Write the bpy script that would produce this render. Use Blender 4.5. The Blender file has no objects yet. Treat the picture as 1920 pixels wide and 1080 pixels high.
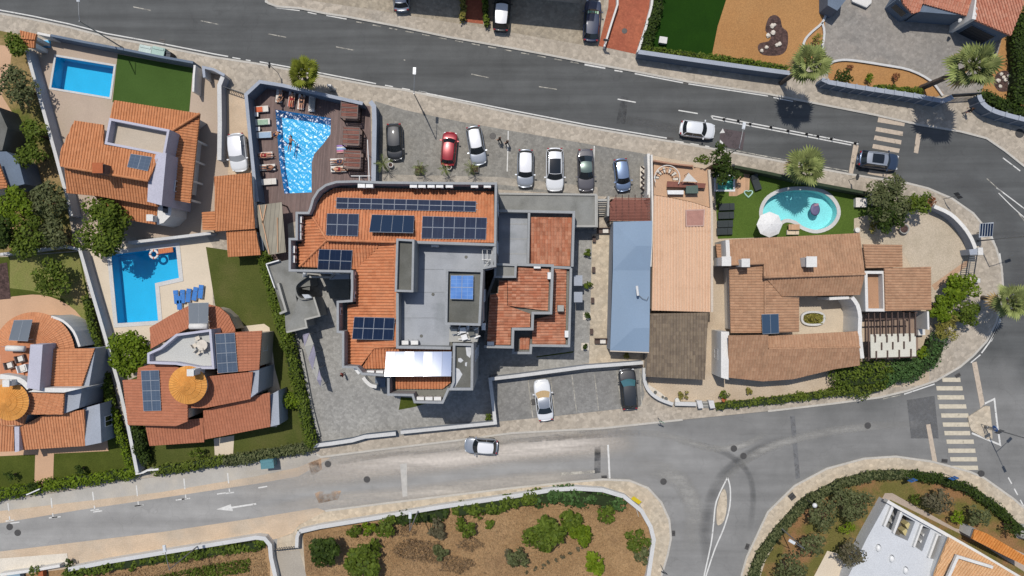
import bpy, bmesh, math, random
import numpy as np
from mathutils import Vector, Matrix
from mathutils.geometry import tessellate_polygon
R = math.radians
scene = bpy.context.scene
COL = scene.collection
rng = random.Random(7)
nrg = np.random.default_rng(11)

# ------------------------------------------------------------------ camera, sky, sun
HC, S = 75.0, 17.0                     # camera height in m; photo pixels per metre on the ground
cam = bpy.data.cameras.new("camera")
camo = bpy.data.objects.new("camera", cam)
COL.objects.link(camo)
camo.location = (0, 0, HC)
cam.sensor_width = 36
cam.lens = 18 * HC / (960 / S)
cam.clip_end = 2000
scene.camera = camo

SUN_EL, SUN_AZ = 67.0, math.degrees(math.atan2(-.42, .9))
w = bpy.data.worlds.new("World")
scene.world = w
w.use_nodes = True
wn = w.node_tree
bg = wn.nodes["Background"]
sky = wn.nodes.new("ShaderNodeTexSky")
sky.sky_type = 'NISHITA'
sky.sun_disc = False
sky.sun_elevation = R(SUN_EL)
sky.sun_rotation = R(SUN_AZ)
wn.links.new(sky.outputs[0], bg.inputs[0])
bg.inputs[1].default_value = .115
sun = bpy.data.lights.new("sun", 'SUN')
sun.energy = 3.7
sun.angle = R(.5)
sun.color = (1, .955, .89)
suno = bpy.data.objects.new("sun", sun)
COL.objects.link(suno)
sdir = Vector((math.sin(R(SUN_AZ)) * math.cos(R(SUN_EL)), math.cos(R(SUN_AZ)) * math.cos(R(SUN_EL)), math.sin(R(SUN_EL))))
suno.rotation_euler = (-sdir).to_track_quat('-Z', 'Y').to_euler()
suno.location = (0, 0, 100)
scene.view_settings.view_transform = 'Standard'
scene.view_settings.look = 'None'
scene.view_settings.exposure = 0
scene.view_settings.gamma = 1
scene.cycles.max_bounces = 6
scene.cycles.transparent_max_bounces = 8

# ------------------------------------------------------------------ materials
GAIN = 1.42
def lin(h):
    h = h.lstrip('#')
    o = []
    for i in (0, 2, 4):
        c = int(h[i:i + 2], 16) / 255
        o.append((c / 12.92 if c <= .04045 else ((c + .055) / 1.055) ** 2.4))
    return o
def alb(h):
    return tuple(min(.9, c / GAIN) for c in lin(h)) + (1,)

class NT:
    def __init__(s, name):
        s.m = bpy.data.materials.new(name)
        s.m.use_nodes = True
        s.t = s.m.node_tree
        s.b = s.t.nodes["Principled BSDF"]
        s.out = s.t.nodes["Material Output"]
    def n(s, typ, **kw):
        x = s.t.nodes.new("ShaderNode" + typ)
        for k, v in kw.items():
            setattr(x, k, v)
        return x
    def l(s, a, b):
        s.t.links.new(a, b)
    def pos(s):
        return s.n("NewGeometry").outputs["Position"]
    def noise(s, vec, scale, detail=3, rough=.55):
        x = s.n("TexNoise")
        x.inputs["Scale"].default_value = scale
        x.inputs["Detail"].default_value = detail
        x.inputs["Roughness"].default_value = rough
        if vec is not None:
            s.l(vec, x.inputs["Vector"])
        return x.outputs["Fac"]
    def mr(s, v, a, b, c, d):
        x = s.n("MapRange")
        s.l(v, x.inputs[0])
        for i, q in enumerate((a, b, c, d)):
            x.inputs[i + 1].default_value = q
        return x.outputs[0]
    def math(s, op, a, b):
        x = s.n("Math", operation=op)
        for i, q in enumerate((a, b)):
            if isinstance(q, (int, float)):
                x.inputs[i].default_value = q
            else:
                s.l(q, x.inputs[i])
        return x.outputs[0]
    def mix(s, f, a, b, mode='MIX'):
        x = s.n("Mix", data_type='RGBA', blend_type=mode)
        for sock, q in ((x.inputs[0], f), (x.inputs[6], a), (x.inputs[7], b)):
            if isinstance(q, (int, float, tuple)):
                sock.default_value = q
            else:
                s.l(q, sock)
        return x.outputs[2]
    def scale(s, c, f):
        x = s.n("VectorMath", operation='SCALE')
        if isinstance(c, tuple):
            x.inputs[0].default_value = c[:3]
        else:
            s.l(c, x.inputs[0])
        s.l(f, x.inputs[3])
        return x.outputs[0]
    def bump(s, v, strength, dist=.05):
        x = s.n("Bump")
        x.inputs["Strength"].default_value = strength
        x.inputs["Distance"].default_value = dist
        s.l(v, x.inputs["Height"])
        s.l(x.outputs[0], s.b.inputs["Normal"])

def M(name, c, r=.85, var=.1, sc=.6, grain=.1, gsc=9, c2=None, c2sc=.25, lo=.45, hi=.62, bump=.15, metal=0, coat=0, spec=.3, local=False):
    """Plain weathered surface: base colour, optional second colour in patches, soft mottling and fine grain."""
    q = NT(name)
    p = q.n("TexCoord").outputs["Object"] if local else q.pos()
    col = alb(c)
    if c2:
        col = q.mix(q.mr(q.noise(p, c2sc, 6, .6), lo, hi, 0, 1), alb(c), alb(c2))
    g = q.noise(p, gsc, 2)
    f = q.math('MULTIPLY', q.mr(q.noise(p, sc, 5), .3, .7, 1 - var, 1 + var), q.mr(g, .3, .7, 1 - grain, 1 + grain))
    q.l(q.scale(col, f), q.b.inputs["Base Color"])
    q.b.inputs["Roughness"].default_value = r
    q.b.inputs["Metallic"].default_value = metal
    q.b.inputs["Specular IOR Level"].default_value = spec
    if coat:
        q.b.inputs["Coat Weight"].default_value = coat
        q.b.inputs["Coat Roughness"].default_value = .04
    if bump:
        q.bump(g, bump)
    return q.m

def M_cobble(name, c, c2, scale=3.2, var=.22, patch=.3, joint=.75, c3=None):
    """Small stone setts: a cell tone each, darker joints, worn patches."""
    q = NT(name)
    p = q.pos()
    v = q.n("TexVoronoi")
    v.inputs["Scale"].default_value = scale
    q.l(p, v.inputs["Vector"])
    e = q.n("TexVoronoi", feature='DISTANCE_TO_EDGE')
    e.inputs["Scale"].default_value = scale
    q.l(p, e.inputs["Vector"])
    sep = q.n("SeparateColor")
    q.l(v.outputs["Color"], sep.inputs[0])
    col = q.mix(q.mr(q.noise(p, patch, 6, .65), .38, .64, 0, 1), alb(c), alb(c2))
    if c3:
        col = q.mix(q.mr(q.noise(p, patch * .35, 5, .6), .56, .68, 0, .8), col, alb(c3))
    f = q.math('MULTIPLY', q.mr(sep.outputs[0], 0, 1, 1 - var, 1 + var), q.mr(e.outputs["Distance"], 0, .07, joint, 1))
    f = q.math('MULTIPLY', f, q.mr(q.noise(p, 1.4, 4), .3, .7, .9, 1.1))
    q.l(q.scale(col, f), q.b.inputs["Base Color"])
    q.b.inputs["Roughness"].default_value = .9
    q.b.inputs["Specular IOR Level"].default_value = .25
    q.bump(q.mr(e.outputs["Distance"], 0, .1, 0, 1), .4, .02)
    return q.m

def M_asphalt():
    q = NT("asphalt")
    p = q.pos()
    sx = q.n("SeparateXYZ")
    q.l(p, sx.inputs[0])
    wob = q.noise(p, .07, 3)
    south = q.mr(q.math('ADD', sx.outputs[1], q.mr(wob, .3, .7, -5, 5)), -6, -15, 0, 1)
    west = q.mr(sx.outputs[0], 2, 30, 1, .52)
    dust = q.math('MULTIPLY', south, west)
    col = q.mix(dust, alb('5f605f'), alb('a3a19d'))
    # wheel tracks along the upper road and the lower road
    def streak(ang, sc):
        mp = q.n("Mapping")
        mp.inputs["Rotation"].default_value = (0, 0, R(ang))
        mp.inputs["Scale"].default_value = (.035, sc, 1)
        q.l(p, mp.inputs["Vector"])
        return q.noise(mp.outputs[0], 1, 4, .6)
    up = q.mr(streak(9.7, .75), .3, .7, .78, 1.24)
    dn = q.mr(streak(-7, .6), .3, .7, .85, 1.14)
    f = q.n("Mix", data_type='FLOAT')
    q.l(south, f.inputs[0]); q.l(up, f.inputs[2]); q.l(dn, f.inputs[3])
    g = q.noise(p, 22, 2)
    ff = q.math('MULTIPLY', f.outputs[0], q.mr(g, .3, .7, .9, 1.1))
    ff = q.math('MULTIPLY', ff, q.mr(q.noise(p, .35, 5, .65), .3, .7, .88, 1.12))
    # tar-filled cracks
    cr = q.n("TexVoronoi", feature='DISTANCE_TO_EDGE')
    cr.inputs["Scale"].default_value = .11
    wv = q.n("VectorMath", operation='ADD')
    nn = q.n("TexNoise"); nn.inputs["Scale"].default_value = .5; q.l(p, nn.inputs["Vector"])
    sc2 = q.n("VectorMath", operation='SCALE'); q.l(nn.outputs["Color"], sc2.inputs[0]); sc2.inputs[3].default_value = 3
    q.l(p, wv.inputs[0]); q.l(sc2.outputs[0], wv.inputs[1]); q.l(wv.outputs[0], cr.inputs["Vector"])
    crack = q.mr(cr.outputs["Distance"], .001, .006, .9, 1)
    ff = q.math('MULTIPLY', ff, crack)
    q.l(q.scale(col, ff), q.b.inputs["Base Color"])
    q.b.inputs["Roughness"].default_value = .88
    q.b.inputs["Specular IOR Level"].default_value = .25
    q.bump(g, .2, .02)
    return q.m

def M_tile(name, c, c2, dark, moss=.35, jit=.07):
    q = NT(name)
    uv = q.n("UVMap"); uv.uv_map = "tile"
    wn_ = q.n("TexWhiteNoise", noise_dimensions='2D')
    q.l(uv.outputs[0], wn_.inputs["Vector"])
    sep = q.n("SeparateColor"); q.l(wn_.outputs["Color"], sep.inputs[0])
    p = q.pos()
    col = q.mix(q.mr(sep.outputs[0], 0, 1, .5 - jit * 5, .5 + jit * 5), alb(c), alb(c2))
    st = q.mr(q.noise(p, .7, 6, .7), .5, .72, 0, moss)
    st2 = q.math('MULTIPLY', st, q.mr(sep.outputs[1], 0, 1, .4, 1.3))
    col = q.mix(st2, col, alb(dark))
    f = q.math('MULTIPLY', q.mr(sep.outputs[2], 0, 1, 1 - jit, 1 + jit), q.mr(q.noise(p, 8, 2), .3, .7, .9, 1.1))
    q.l(q.scale(col, f), q.b.inputs["Base Color"])
    q.b.inputs["Roughness"].default_value = .85
    q.b.inputs["Specular IOR Level"].default_value = .2
    return q.m

def M_leaf(name, c, c2, trans=.12, perobj=False):
    q = NT(name)
    g = q.n("NewGeometry")
    oi = q.n("ObjectInfo")
    col = q.mix(g.outputs["Random Per Island"], alb(c), alb(c2))
    if perobj:
        col = q.scale(col, q.mr(oi.outputs["Random"], 0, 1, .55, 1.3))
    q.l(q.scale(col, q.mr(q.noise(g.outputs["Position"], .8, 3), .3, .7, .78, 1.22)), q.b.inputs["Base Color"])
    q.b.inputs["Roughness"].default_value = .6
    q.b.inputs["Specular IOR Level"].default_value = .12
    tr = q.n("BsdfTranslucent")
    q.l(col, tr.inputs[0])
    mx = q.n("MixShader"); mx.inputs[0].default_value = trans
    q.l(q.b.outputs[0], mx.inputs[1]); q.l(tr.outputs[0], mx.inputs[2]); q.l(mx.outputs[0], q.out.inputs[0])
    return q.m

def M_grass(name, c, c2, sc=.5, fine=12, dry=None, lo=.52, hi=.7):
    q = NT(name)
    p = q.pos()
    col = q.mix(q.mr(q.noise(p, sc, 6, .6), .35, .65, 0, 1), alb(c), alb(c2))
    if dry:
        col = q.mix(q.mr(q.noise(p, sc * .5, 6, .65), lo, hi, 0, .9), col, alb(dry))
    g = q.noise(p, fine, 3, .7)
    q.l(q.scale(col, q.mr(g, .3, .7, .72, 1.28)), q.b.inputs["Base Color"])
    q.b.inputs["Roughness"].default_value = .95
    q.b.inputs["Specular IOR Level"].default_value = .1
    q.bump(g, .6, .06)
    return q.m

def M_wood(name, c, c2, ang=0, pitch=7.0):
    """Timber boards: a tone per board, dark gaps, grain along the board."""
    q = NT(name)
    mp = q.n("Mapping"); mp.inputs["Rotation"].default_value = (0, 0, R(ang)); q.l(q.pos(), mp.inputs["Vector"])
    sx = q.n("SeparateXYZ"); q.l(mp.outputs[0], sx.inputs[0])
    u = q.math('MULTIPLY', sx.outputs[0], pitch)
    fl = q.math('FLOOR', u, 0)
    wn_ = q.n("TexWhiteNoise", noise_dimensions='1D'); q.l(fl, wn_.inputs["W"])
    fr = q.math('FRACT', u, 0)
    gap = q.math('MULTIPLY', q.mr(fr, 0, .1, .45, 1), q.mr(fr, .9, 1, 1, .45))
    m2 = q.n("Mapping"); m2.inputs["Scale"].default_value = (9, .6, 1); q.l(mp.outputs[0], m2.inputs["Vector"])
    col = q.mix(q.mr(q.noise(m2.outputs[0], 1.5, 5, .7), .3, .7, 0, 1), alb(c), alb(c2))
    f = q.math('MULTIPLY', q.mr(wn_.outputs["Value"], 0, 1, .82, 1.18), gap)
    f = q.math('MULTIPLY', f, q.mr(q.noise(q.pos(), .5, 5), .3, .7, .85, 1.15))
    q.l(q.scale(col, f), q.b.inputs["Base Color"])
    q.b.inputs["Roughness"].default_value = .75
    return q.m

def M_water(name, tint, rough=.03):
    q = NT(name)
    tb = q.n("BsdfTransparent"); tb.inputs[0].default_value = tint + (1,)
    gl = q.n("BsdfGlossy"); gl.inputs["Roughness"].default_value = rough
    fr = q.n("Fresnel"); fr.inputs[0].default_value = 1.33
    mx = q.n("MixShader")
    q.l(fr.outputs[0], mx.inputs[0]); q.l(tb.outputs[0], mx.inputs[1]); q.l(gl.outputs[0], mx.inputs[2]); q.l(mx.outputs[0], q.out.inputs[0])
    return q.m

def M_glass(name, c, r=.05, spec=.6):
    q = NT(name)
    q.b.inputs["Base Color"].default_value = alb(c)
    q.b.inputs["Roughness"].default_value = r
    q.b.inputs["Specular IOR Level"].default_value = spec
    return q.m

def M_solar(name, c, c2, r=.06, nu=6, nv=10, line='8f9aa8'):
    """Photovoltaic laminate: cells with thin pale lines, on the panel's own UVs."""
    q = NT(name)
    uv = q.n("UVMap"); uv.uv_map = "cell"
    sx = q.n("SeparateXYZ"); q.l(uv.outputs[0], sx.inputs[0])
    us = q.math('FRACT', q.math('MULTIPLY', sx.outputs[0], nu), 0)
    vs = q.math('FRACT', q.math('MULTIPLY', sx.outputs[1], nv), 0)
    du = q.mr(q.math('ABSOLUTE', q.math('SUBTRACT', us, .5), 0), .45, .49, 0, .35)
    dv = q.mr(q.math('ABSOLUTE', q.math('SUBTRACT', vs, .5), 0), .45, .49, 0, .35)
    col = q.mix(q.mr(q.noise(q.pos(), .9, 4), .3, .7, 0, 1), alb(c), alb(c2))
    col = q.mix(q.math('MAXIMUM', du, dv), col, alb(line))
    q.l(col, q.b.inputs["Base Color"])
    q.b.inputs["Roughness"].default_value = r
    q.b.inputs["Specular IOR Level"].default_value = .5
    return q.m

def M_paint(name, c, metal=.35, r=.32):
    q = NT(name)
    q.b.inputs["Base Color"].default_value = alb(c)
    q.b.inputs["Metallic"].default_value = metal
    q.b.inputs["Roughness"].default_value = r
    q.b.inputs["Coat Weight"].default_value = .8
    q.b.inputs["Coat Roughness"].default_value = .05
    return q.m

def M_worn(name, c, lo=.3, hi=.5, sc=1.6, ang=None):
    """Road paint or dust that has partly worn off the asphalt below."""
    q = NT(name)
    p = q.pos()
    q.l(q.scale(alb(c), q.mr(q.noise(p, 3, 4), .3, .7, .88, 1.12)), q.b.inputs["Base Color"])
    q.b.inputs["Roughness"].default_value = .9
    tb = q.n("BsdfTransparent")
    mx = q.n("MixShader")
    v = p
    if ang is not None:
        mp = q.n("Mapping"); mp.inputs["Rotation"].default_value = (0, 0, R(ang)); mp.inputs["Scale"].default_value = (.12, 1, 1)
        q.l(p, mp.inputs["Vector"]); v = mp.outputs[0]
    al = q.mr(q.noise(v, sc, 6, .7), lo, hi, 0, 1)
    if ang is not None:                      # thins out towards its own edges
        uv = q.n("UVMap"); uv.uv_map = "edge"; sx = q.n("SeparateXYZ"); q.l(uv.outputs[0], sx.inputs[0])
        al = q.math('MULTIPLY', al, q.math('MULTIPLY', q.mr(sx.outputs[0], 0, 1, 0, 1), q.mr(sx.outputs[1], 0, 1, 0, 1)))
    q.l(al, mx.inputs[0])
    q.l(tb.outputs[0], mx.inputs[1]); q.l(q.b.outputs[0], mx.inputs[2]); q.l(mx.outputs[0], q.out.inputs[0])
    return q.m

# ------------------------------------------------------------------ geometry helpers
def P(x, y, z=0.0):
    """Photo pixel of a point at height z -> its place in the world (the camera looks straight down from HC)."""
    k = (HC - z) / HC / S
    return Vector(((x - 960) * k, (540 - y) * k, z))
def area2(p):
    return sum(p[i][0] * p[(i + 1) % len(p)][1] - p[(i + 1) % len(p)][0] * p[i][1] for i in range(len(p)))
def ccw(p):
    return list(p) if area2(p) > 0 else list(reversed(p))
def offset(poly, d, closed=True):
    """Offset a 2D polyline to its left by d (mitred)."""
    n = len(poly); out = []
    for i in range(n):
        a = poly[i - 1] if (closed or i > 0) else None
        b = poly[i]; c = poly[(i + 1) % n] if (closed or i < n - 1) else None
        ds = []
        for u, v in ((a, b), (b, c)):
            if u is not None and v is not None:
                e = Vector((v[0] - u[0], v[1] - u[1]))
                if e.length > 1e-6:
                    e.normalize(); ds.append(Vector((-e.y, e.x)))
        if len(ds) == 2:
            m = ds[0] + ds[1]
            if m.length < 1e-3:
                m = ds[0]
            else:
                m.normalize()
            k = d / max(.4, m.dot(ds[0]))
        else:
            m = ds[0]; k = d
        out.append((b[0] + m.x * k, b[1] + m.y * k))
    return out
def smoothpts(pts, k=3, closed=False):
    """Catmull-Rom through the points."""
    n = len(pts); out = []
    rg = range(n) if closed else range(n - 1)
    for i in rg:
        p0 = pts[(i - 1) % n] if closed or i > 0 else pts[i]
        p1 = pts[i]; p2 = pts[(i + 1) % n]
        p3 = pts[(i + 2) % n] if closed or i < n - 2 else p2
        for j in range(k):
            t = j / k
            out.append(tuple(.5 * (2 * p1[m] + (p2[m] - p0[m]) * t + (2 * p0[m] - 5 * p1[m] + 4 * p2[m] - p3[m]) * t * t + (3 * p1[m] - p0[m] - 3 * p2[m] + p3[m]) * t ** 3) for m in range(len(p1))))
    if not closed:
        out.append(tuple(pts[-1]))
    return out

class MB:
    def __init__(s):
        s.v = []; s.f = []; s.m = []; s.uvs = None
    def add(s, vs, fs, mi=0):
        o = len(s.v)
        s.v += [tuple(v) for v in vs]
        s.f += [tuple(i + o for i in f) for f in fs]
        s.m += [mi] * len(fs)
        return s
    def wprism(s, pts, z0, z1, mi=0, top=None, bottom=False, cap=True):
        """Upright prism on world xy points; top: mesh slot of the top face; z1 a number or one per point."""
        pz = z1 if isinstance(z1, (list, tuple)) else [z1] * len(pts)
        q = list(zip(pts, pz))
        if area2(pts) < 0:
            q.reverse()
        n = len(q)
        vs = [(p[0], p[1], z0) for p, _ in q] + [(p[0], p[1], z) for p, z in q]
        s.add(vs, [(i, (i + 1) % n, n + (i + 1) % n, n + i) for i in range(n)], mi)
        if cap:
            tri = tessellate_polygon([[Vector((p[0], p[1], 0)) for p, _ in q]])
            t = []
            for a, b, c in tri:
                A = [q[a][0], q[b][0], q[c][0]]
                t.append((a, b, c) if area2(A) > 0 else (a, c, b))
            s.add([(p[0], p[1], z) for p, z in q], t, mi if top is None else top)
            if bottom:
                s.add([(p[0], p[1], z0) for p, _ in q], [tuple(reversed(f)) for f in t], mi)
        return s
    def prism(s, px, z0, z1, mi=0, top=None, bottom=False):
        return s.wprism([tuple(P(x, y, z1)[:2]) for x, y in px], z0, z1, mi, top, bottom)
    def sheet(s, loops, z, mi=0):
        """Flat sheet with holes, world xy loops."""
        vv = [[Vector((p[0], p[1], 0)) for p in lp] for lp in loops]
        fl = [p for lp in vv for p in lp]
        t = []
        for a, b, c in tessellate_polygon(vv):
            t.append((a, b, c) if area2([fl[a], fl[b], fl[c]]) > 0 else (a, c, b))
        return s.add([(p.x, p.y, z) for p in fl], t, mi)
    def ring(s, px, z0, z1, th, mi=0):
        """Closed parapet: outer edge at the photo pixels, th thick inwards."""
        o = ccw([tuple(P(x, y, z1)[:2]) for x, y in px])
        i = offset(o, th)
        n = len(o)
        vs = [(p[0], p[1], z) for lp in (o, i) for z in (z0, z1) for p in lp]
        fs = []
        for k in range(n):
            j = (k + 1) % n
            fs += [(k, j, n + j, n + k), (n + k, n + j, 3 * n + j, 3 * n + k), (2 * n + j, 2 * n + k, 3 * n + k, 3 * n + j)]
        return s.add(vs, fs, mi)
    def band(s, px, z0, z1, th, mi=0, closed=False, smooth=0, world=False):
        """Wall of thickness th along a polyline (top centre line in photo pixels)."""
        c = px if world else [tuple(P(x, y, z1)[:2]) for x, y in px]
        if smooth:
            c = smoothpts(c, smooth, closed)
        a = offset(c, th / 2, closed); b = offset(c, -th / 2, closed)
        n = len(c)
        vs = [(p[0], p[1], z) for lp in (a, b) for z in (z0, z1) for p in lp]
        fs = []
        for k in range(n if closed else n - 1):
            j = (k + 1) % n
            fs += [(j, k, n + k, n + j), (n + j, n + k, 3 * n + k, 3 * n + j), (2 * n + k, 2 * n + j, 3 * n + j, 3 * n + k)]
        if not closed:
            fs += [(0, 2 * n, 3 * n, n), (2 * n + n - 1, n - 1, n + n - 1, 3 * n + n - 1)]
        return s.add(vs, fs, mi)
    def box(s, c, size, rz=0, mi=0, rx=0, top=None):
        m = Matrix.Translation(c) @ Matrix.Rotation(rz, 4, 'Z') @ Matrix.Rotation(rx, 4, 'X')
        hx, hy, hz = size[0] / 2, size[1] / 2, size[2] / 2
        vs = [m @ Vector((x * hx, y * hy, z * hz)) for x, y, z in ((-1, -1, -1), (1, -1, -1), (1, 1, -1), (-1, 1, -1), (-1, -1, 1), (1, -1, 1), (1, 1, 1), (-1, 1, 1))]
        s.add(vs, [(0, 3, 2, 1), (0, 1, 5, 4), (1, 2, 6, 5), (2, 3, 7, 6), (3, 0, 4, 7)], mi)
        return s.add(vs[4:], [(0, 1, 2, 3)], mi if top is None else top)
    def tube(s, pts, rad, n=8, mi=0, cap=True):
        pts = [Vector(p) for p in pts]
        if isinstance(rad, (int, float)):
            rad = [rad] * len(pts)
        o = len(s.v); vs = []
        for i, p in enumerate(pts):
            d = (pts[min(i + 1, len(pts) - 1)] - pts[max(i - 1, 0)]).normalized()
            a = d.orthogonal() if i == 0 else (a - d * a.dot(d))
            a.normalize(); b = d.cross(a)
            vs += [p + (a * math.cos(t) + b * math.sin(t)) * rad[i] for t in [2 * math.pi * k / n for k in range(n)]]
        fs = [(i * n + k, i * n + (k + 1) % n, (i + 1) * n + (k + 1) % n, (i + 1) * n + k) for i in range(len(pts) - 1) for k in range(n)]
        if cap:
            fs += [tuple(reversed(range(n))), tuple((len(pts) - 1) * n + k for k in range(n))]
        return s.add(vs, fs, mi)
    def lathe(s, c, prof, n=16, mi=0, sy=1.0):
        vs = []; fs = []
        for r, z in prof:
            vs += [(c[0] + r * math.cos(2 * math.pi * k / n), c[1] + sy * r * math.sin(2 * math.pi * k / n), c[2] + z) for k in range(n)]
        for i in range(len(prof) - 1):
            fs += [(i * n + k, i * n + (k + 1) % n, (i + 1) * n + (k + 1) % n, (i + 1) * n + k) for k in range(n)]
        fs.append(tuple((len(prof) - 1) * n + k for k in range(n)))
        return s.add(vs, fs, mi)
    def mesh(s, name, mats, org=(0, 0, 0), smooth=False):
        me = bpy.data.meshes.new(name)
        me.from_pydata([(v[0] - org[0], v[1] - org[1], v[2] - org[2]) for v in s.v], [], s.f)
        for m in (mats if isinstance(mats, (list, tuple)) else [mats]):
            me.materials.append(m)
        me.polygons.foreach_set("material_index", s.m)
        if smooth:
            me.polygons.foreach_set("use_smooth", [True] * len(s.f))
        me.update()
        return me

KIDS = {}
def tag(o, label=None, cat=None, group=None, kind=None):
    for k, v in (("label", label), ("category", cat), ("group", group), ("kind", kind)):
        if v:
            o[k] = v
    return o
def link(name, me, parent=None, loc=None, rz=None):
    o = bpy.data.objects.new(name, me)
    COL.objects.link(o)
    if parent:
        o.parent = parent
        KIDS.setdefault(parent.name, []).append(o)
    if loc is not None:
        o.location = loc
    if rz is not None:
        o.rotation_euler = (0, 0, rz)
    return o
def T(name, label, cat, loc, group=None, rz=0, kind=None):
    o = bpy.data.objects.new(name, None)
    o.empty_display_size = .3
    COL.objects.link(o)
    o.location = loc
    o.rotation_euler = (0, 0, rz)
    return tag(o, label, cat, group, kind)
def org(t):
    v = Vector((0, 0, 0))
    while t is not None:
        v += t.location; t = t.parent
    return v
def part(t, name, mb, mats, smooth=False, kind=None, label=None):
    """World-space builder -> child of an unrotated thing."""
    o = link(name, mb.mesh(name, mats, org(t), smooth), t)
    return tag(o, label=label, kind=kind)
def lpart(t, name, mb, mats, smooth=False, label=None):
    """Builder already in the thing's own space."""
    return tag(link(name, mb.mesh(name, mats, (0, 0, 0), smooth), t), label=label)
def solo(name, mb, mats, label=None, cat=None, group=None, kind=None, smooth=False):
    a = np.array(mb.v)
    c = (float((a[:, 0].min() + a[:, 0].max()) / 2), float((a[:, 1].min() + a[:, 1].max()) / 2), float(a[:, 2].min()))
    return tag(link(name, mb.mesh(name, mats, c, smooth), None, c), label, cat, group, kind)
def copy_tree(o, parent=None):
    c = o.copy(); COL.objects.link(c)
    if parent:
        c.parent = parent
        KIDS.setdefault(parent.name, []).append(c)
    for ch in KIDS.get(o.name, []):
        copy_tree(ch, c)
    return c
def W2(px, z=0):
    return [tuple(P(x, y, z)[:2]) for x, y in px]
def sheet(name, px, level, mat, holes=(), world=False, lift=.12, kind='structure'):
    z = lift + level * .006
    mb = MB().sheet([px if world else W2(px)] + [list(h) for h in holes], z)
    return solo(name, mb, mat, kind=kind)
# ------------------------------------------------------------------ tiled roofs
class Plane:
    """Sloping plane through a point: falls along the horizontal unit vector d by pitch per metre."""
    def __init__(s, p, d, pitch):
        s.p, s.d, s.k = p, d, pitch
    def z(s, x, y):
        return s.p.z - s.k * ((x - s.p.x) * s.d.x + (y - s.p.y) * s.d.y)
    def at(s, px, py):
        g = P(px, py, 0); c = Vector((0, 0, HC)); r = g - c
        den = r.z + s.k * (r.x * s.d.x + r.y * s.d.y)
        t = (s.p.z - HC - s.k * ((c.x - s.p.x) * s.d.x + (c.y - s.p.y) * s.d.y)) / den
        return c + r * t

def tile_grid(us, vs, plane, a, d, w, row, amp):
    u0, u1 = math.floor(min(us) / w) * w, max(us)
    v0, v1 = math.floor(min(vs) / row) * row, max(vs)
    nt = int((u1 - u0) / w) + 3
    pu = np.array([0, .17, .2, .29, .5, .71, .8, .83]); ph = np.array([0, 0, .5, .85, 1, .85, .5, 0])
    U = (u0 + (np.arange(nt)[:, None] + pu[None, :]) * w).ravel(); nu = len(U)
    nr = int((v1 - v0) / row) + 2
    V = []; O = []
    for k in range(nr):
        V += [v0 + k * row, v0 + (k + 1) * row - .004]; O += [0, .022]
    V = np.array(V); O = np.array(O)
    hu = amp * np.tile(ph, nt)
    UU, VV = np.meshgrid(U, V)
    X = UU * a.x + VV * d.x; Y = UU * a.y + VV * d.y
    Z = plane.p.z - plane.k * ((X - plane.p.x) * d.x + (Y - plane.p.y) * d.y) + hu[None, :] + O[:, None]
    vv = np.stack([X, Y, Z], -1).reshape(-1, 3)
    I, J = np.meshgrid(np.arange(len(V) - 1), np.arange(nu - 1), indexing='ij')
    b = (I * nu + J).ravel()
    fs = np.stack([b, b + nu, b + nu + 1, b + 1], -1)
    e = Vector((a.x, a.y)); 
    if e.x * d.y - e.y * d.x < 0:
        pass
    else:
        fs = fs[:, ::-1]
    return vv, fs

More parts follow.
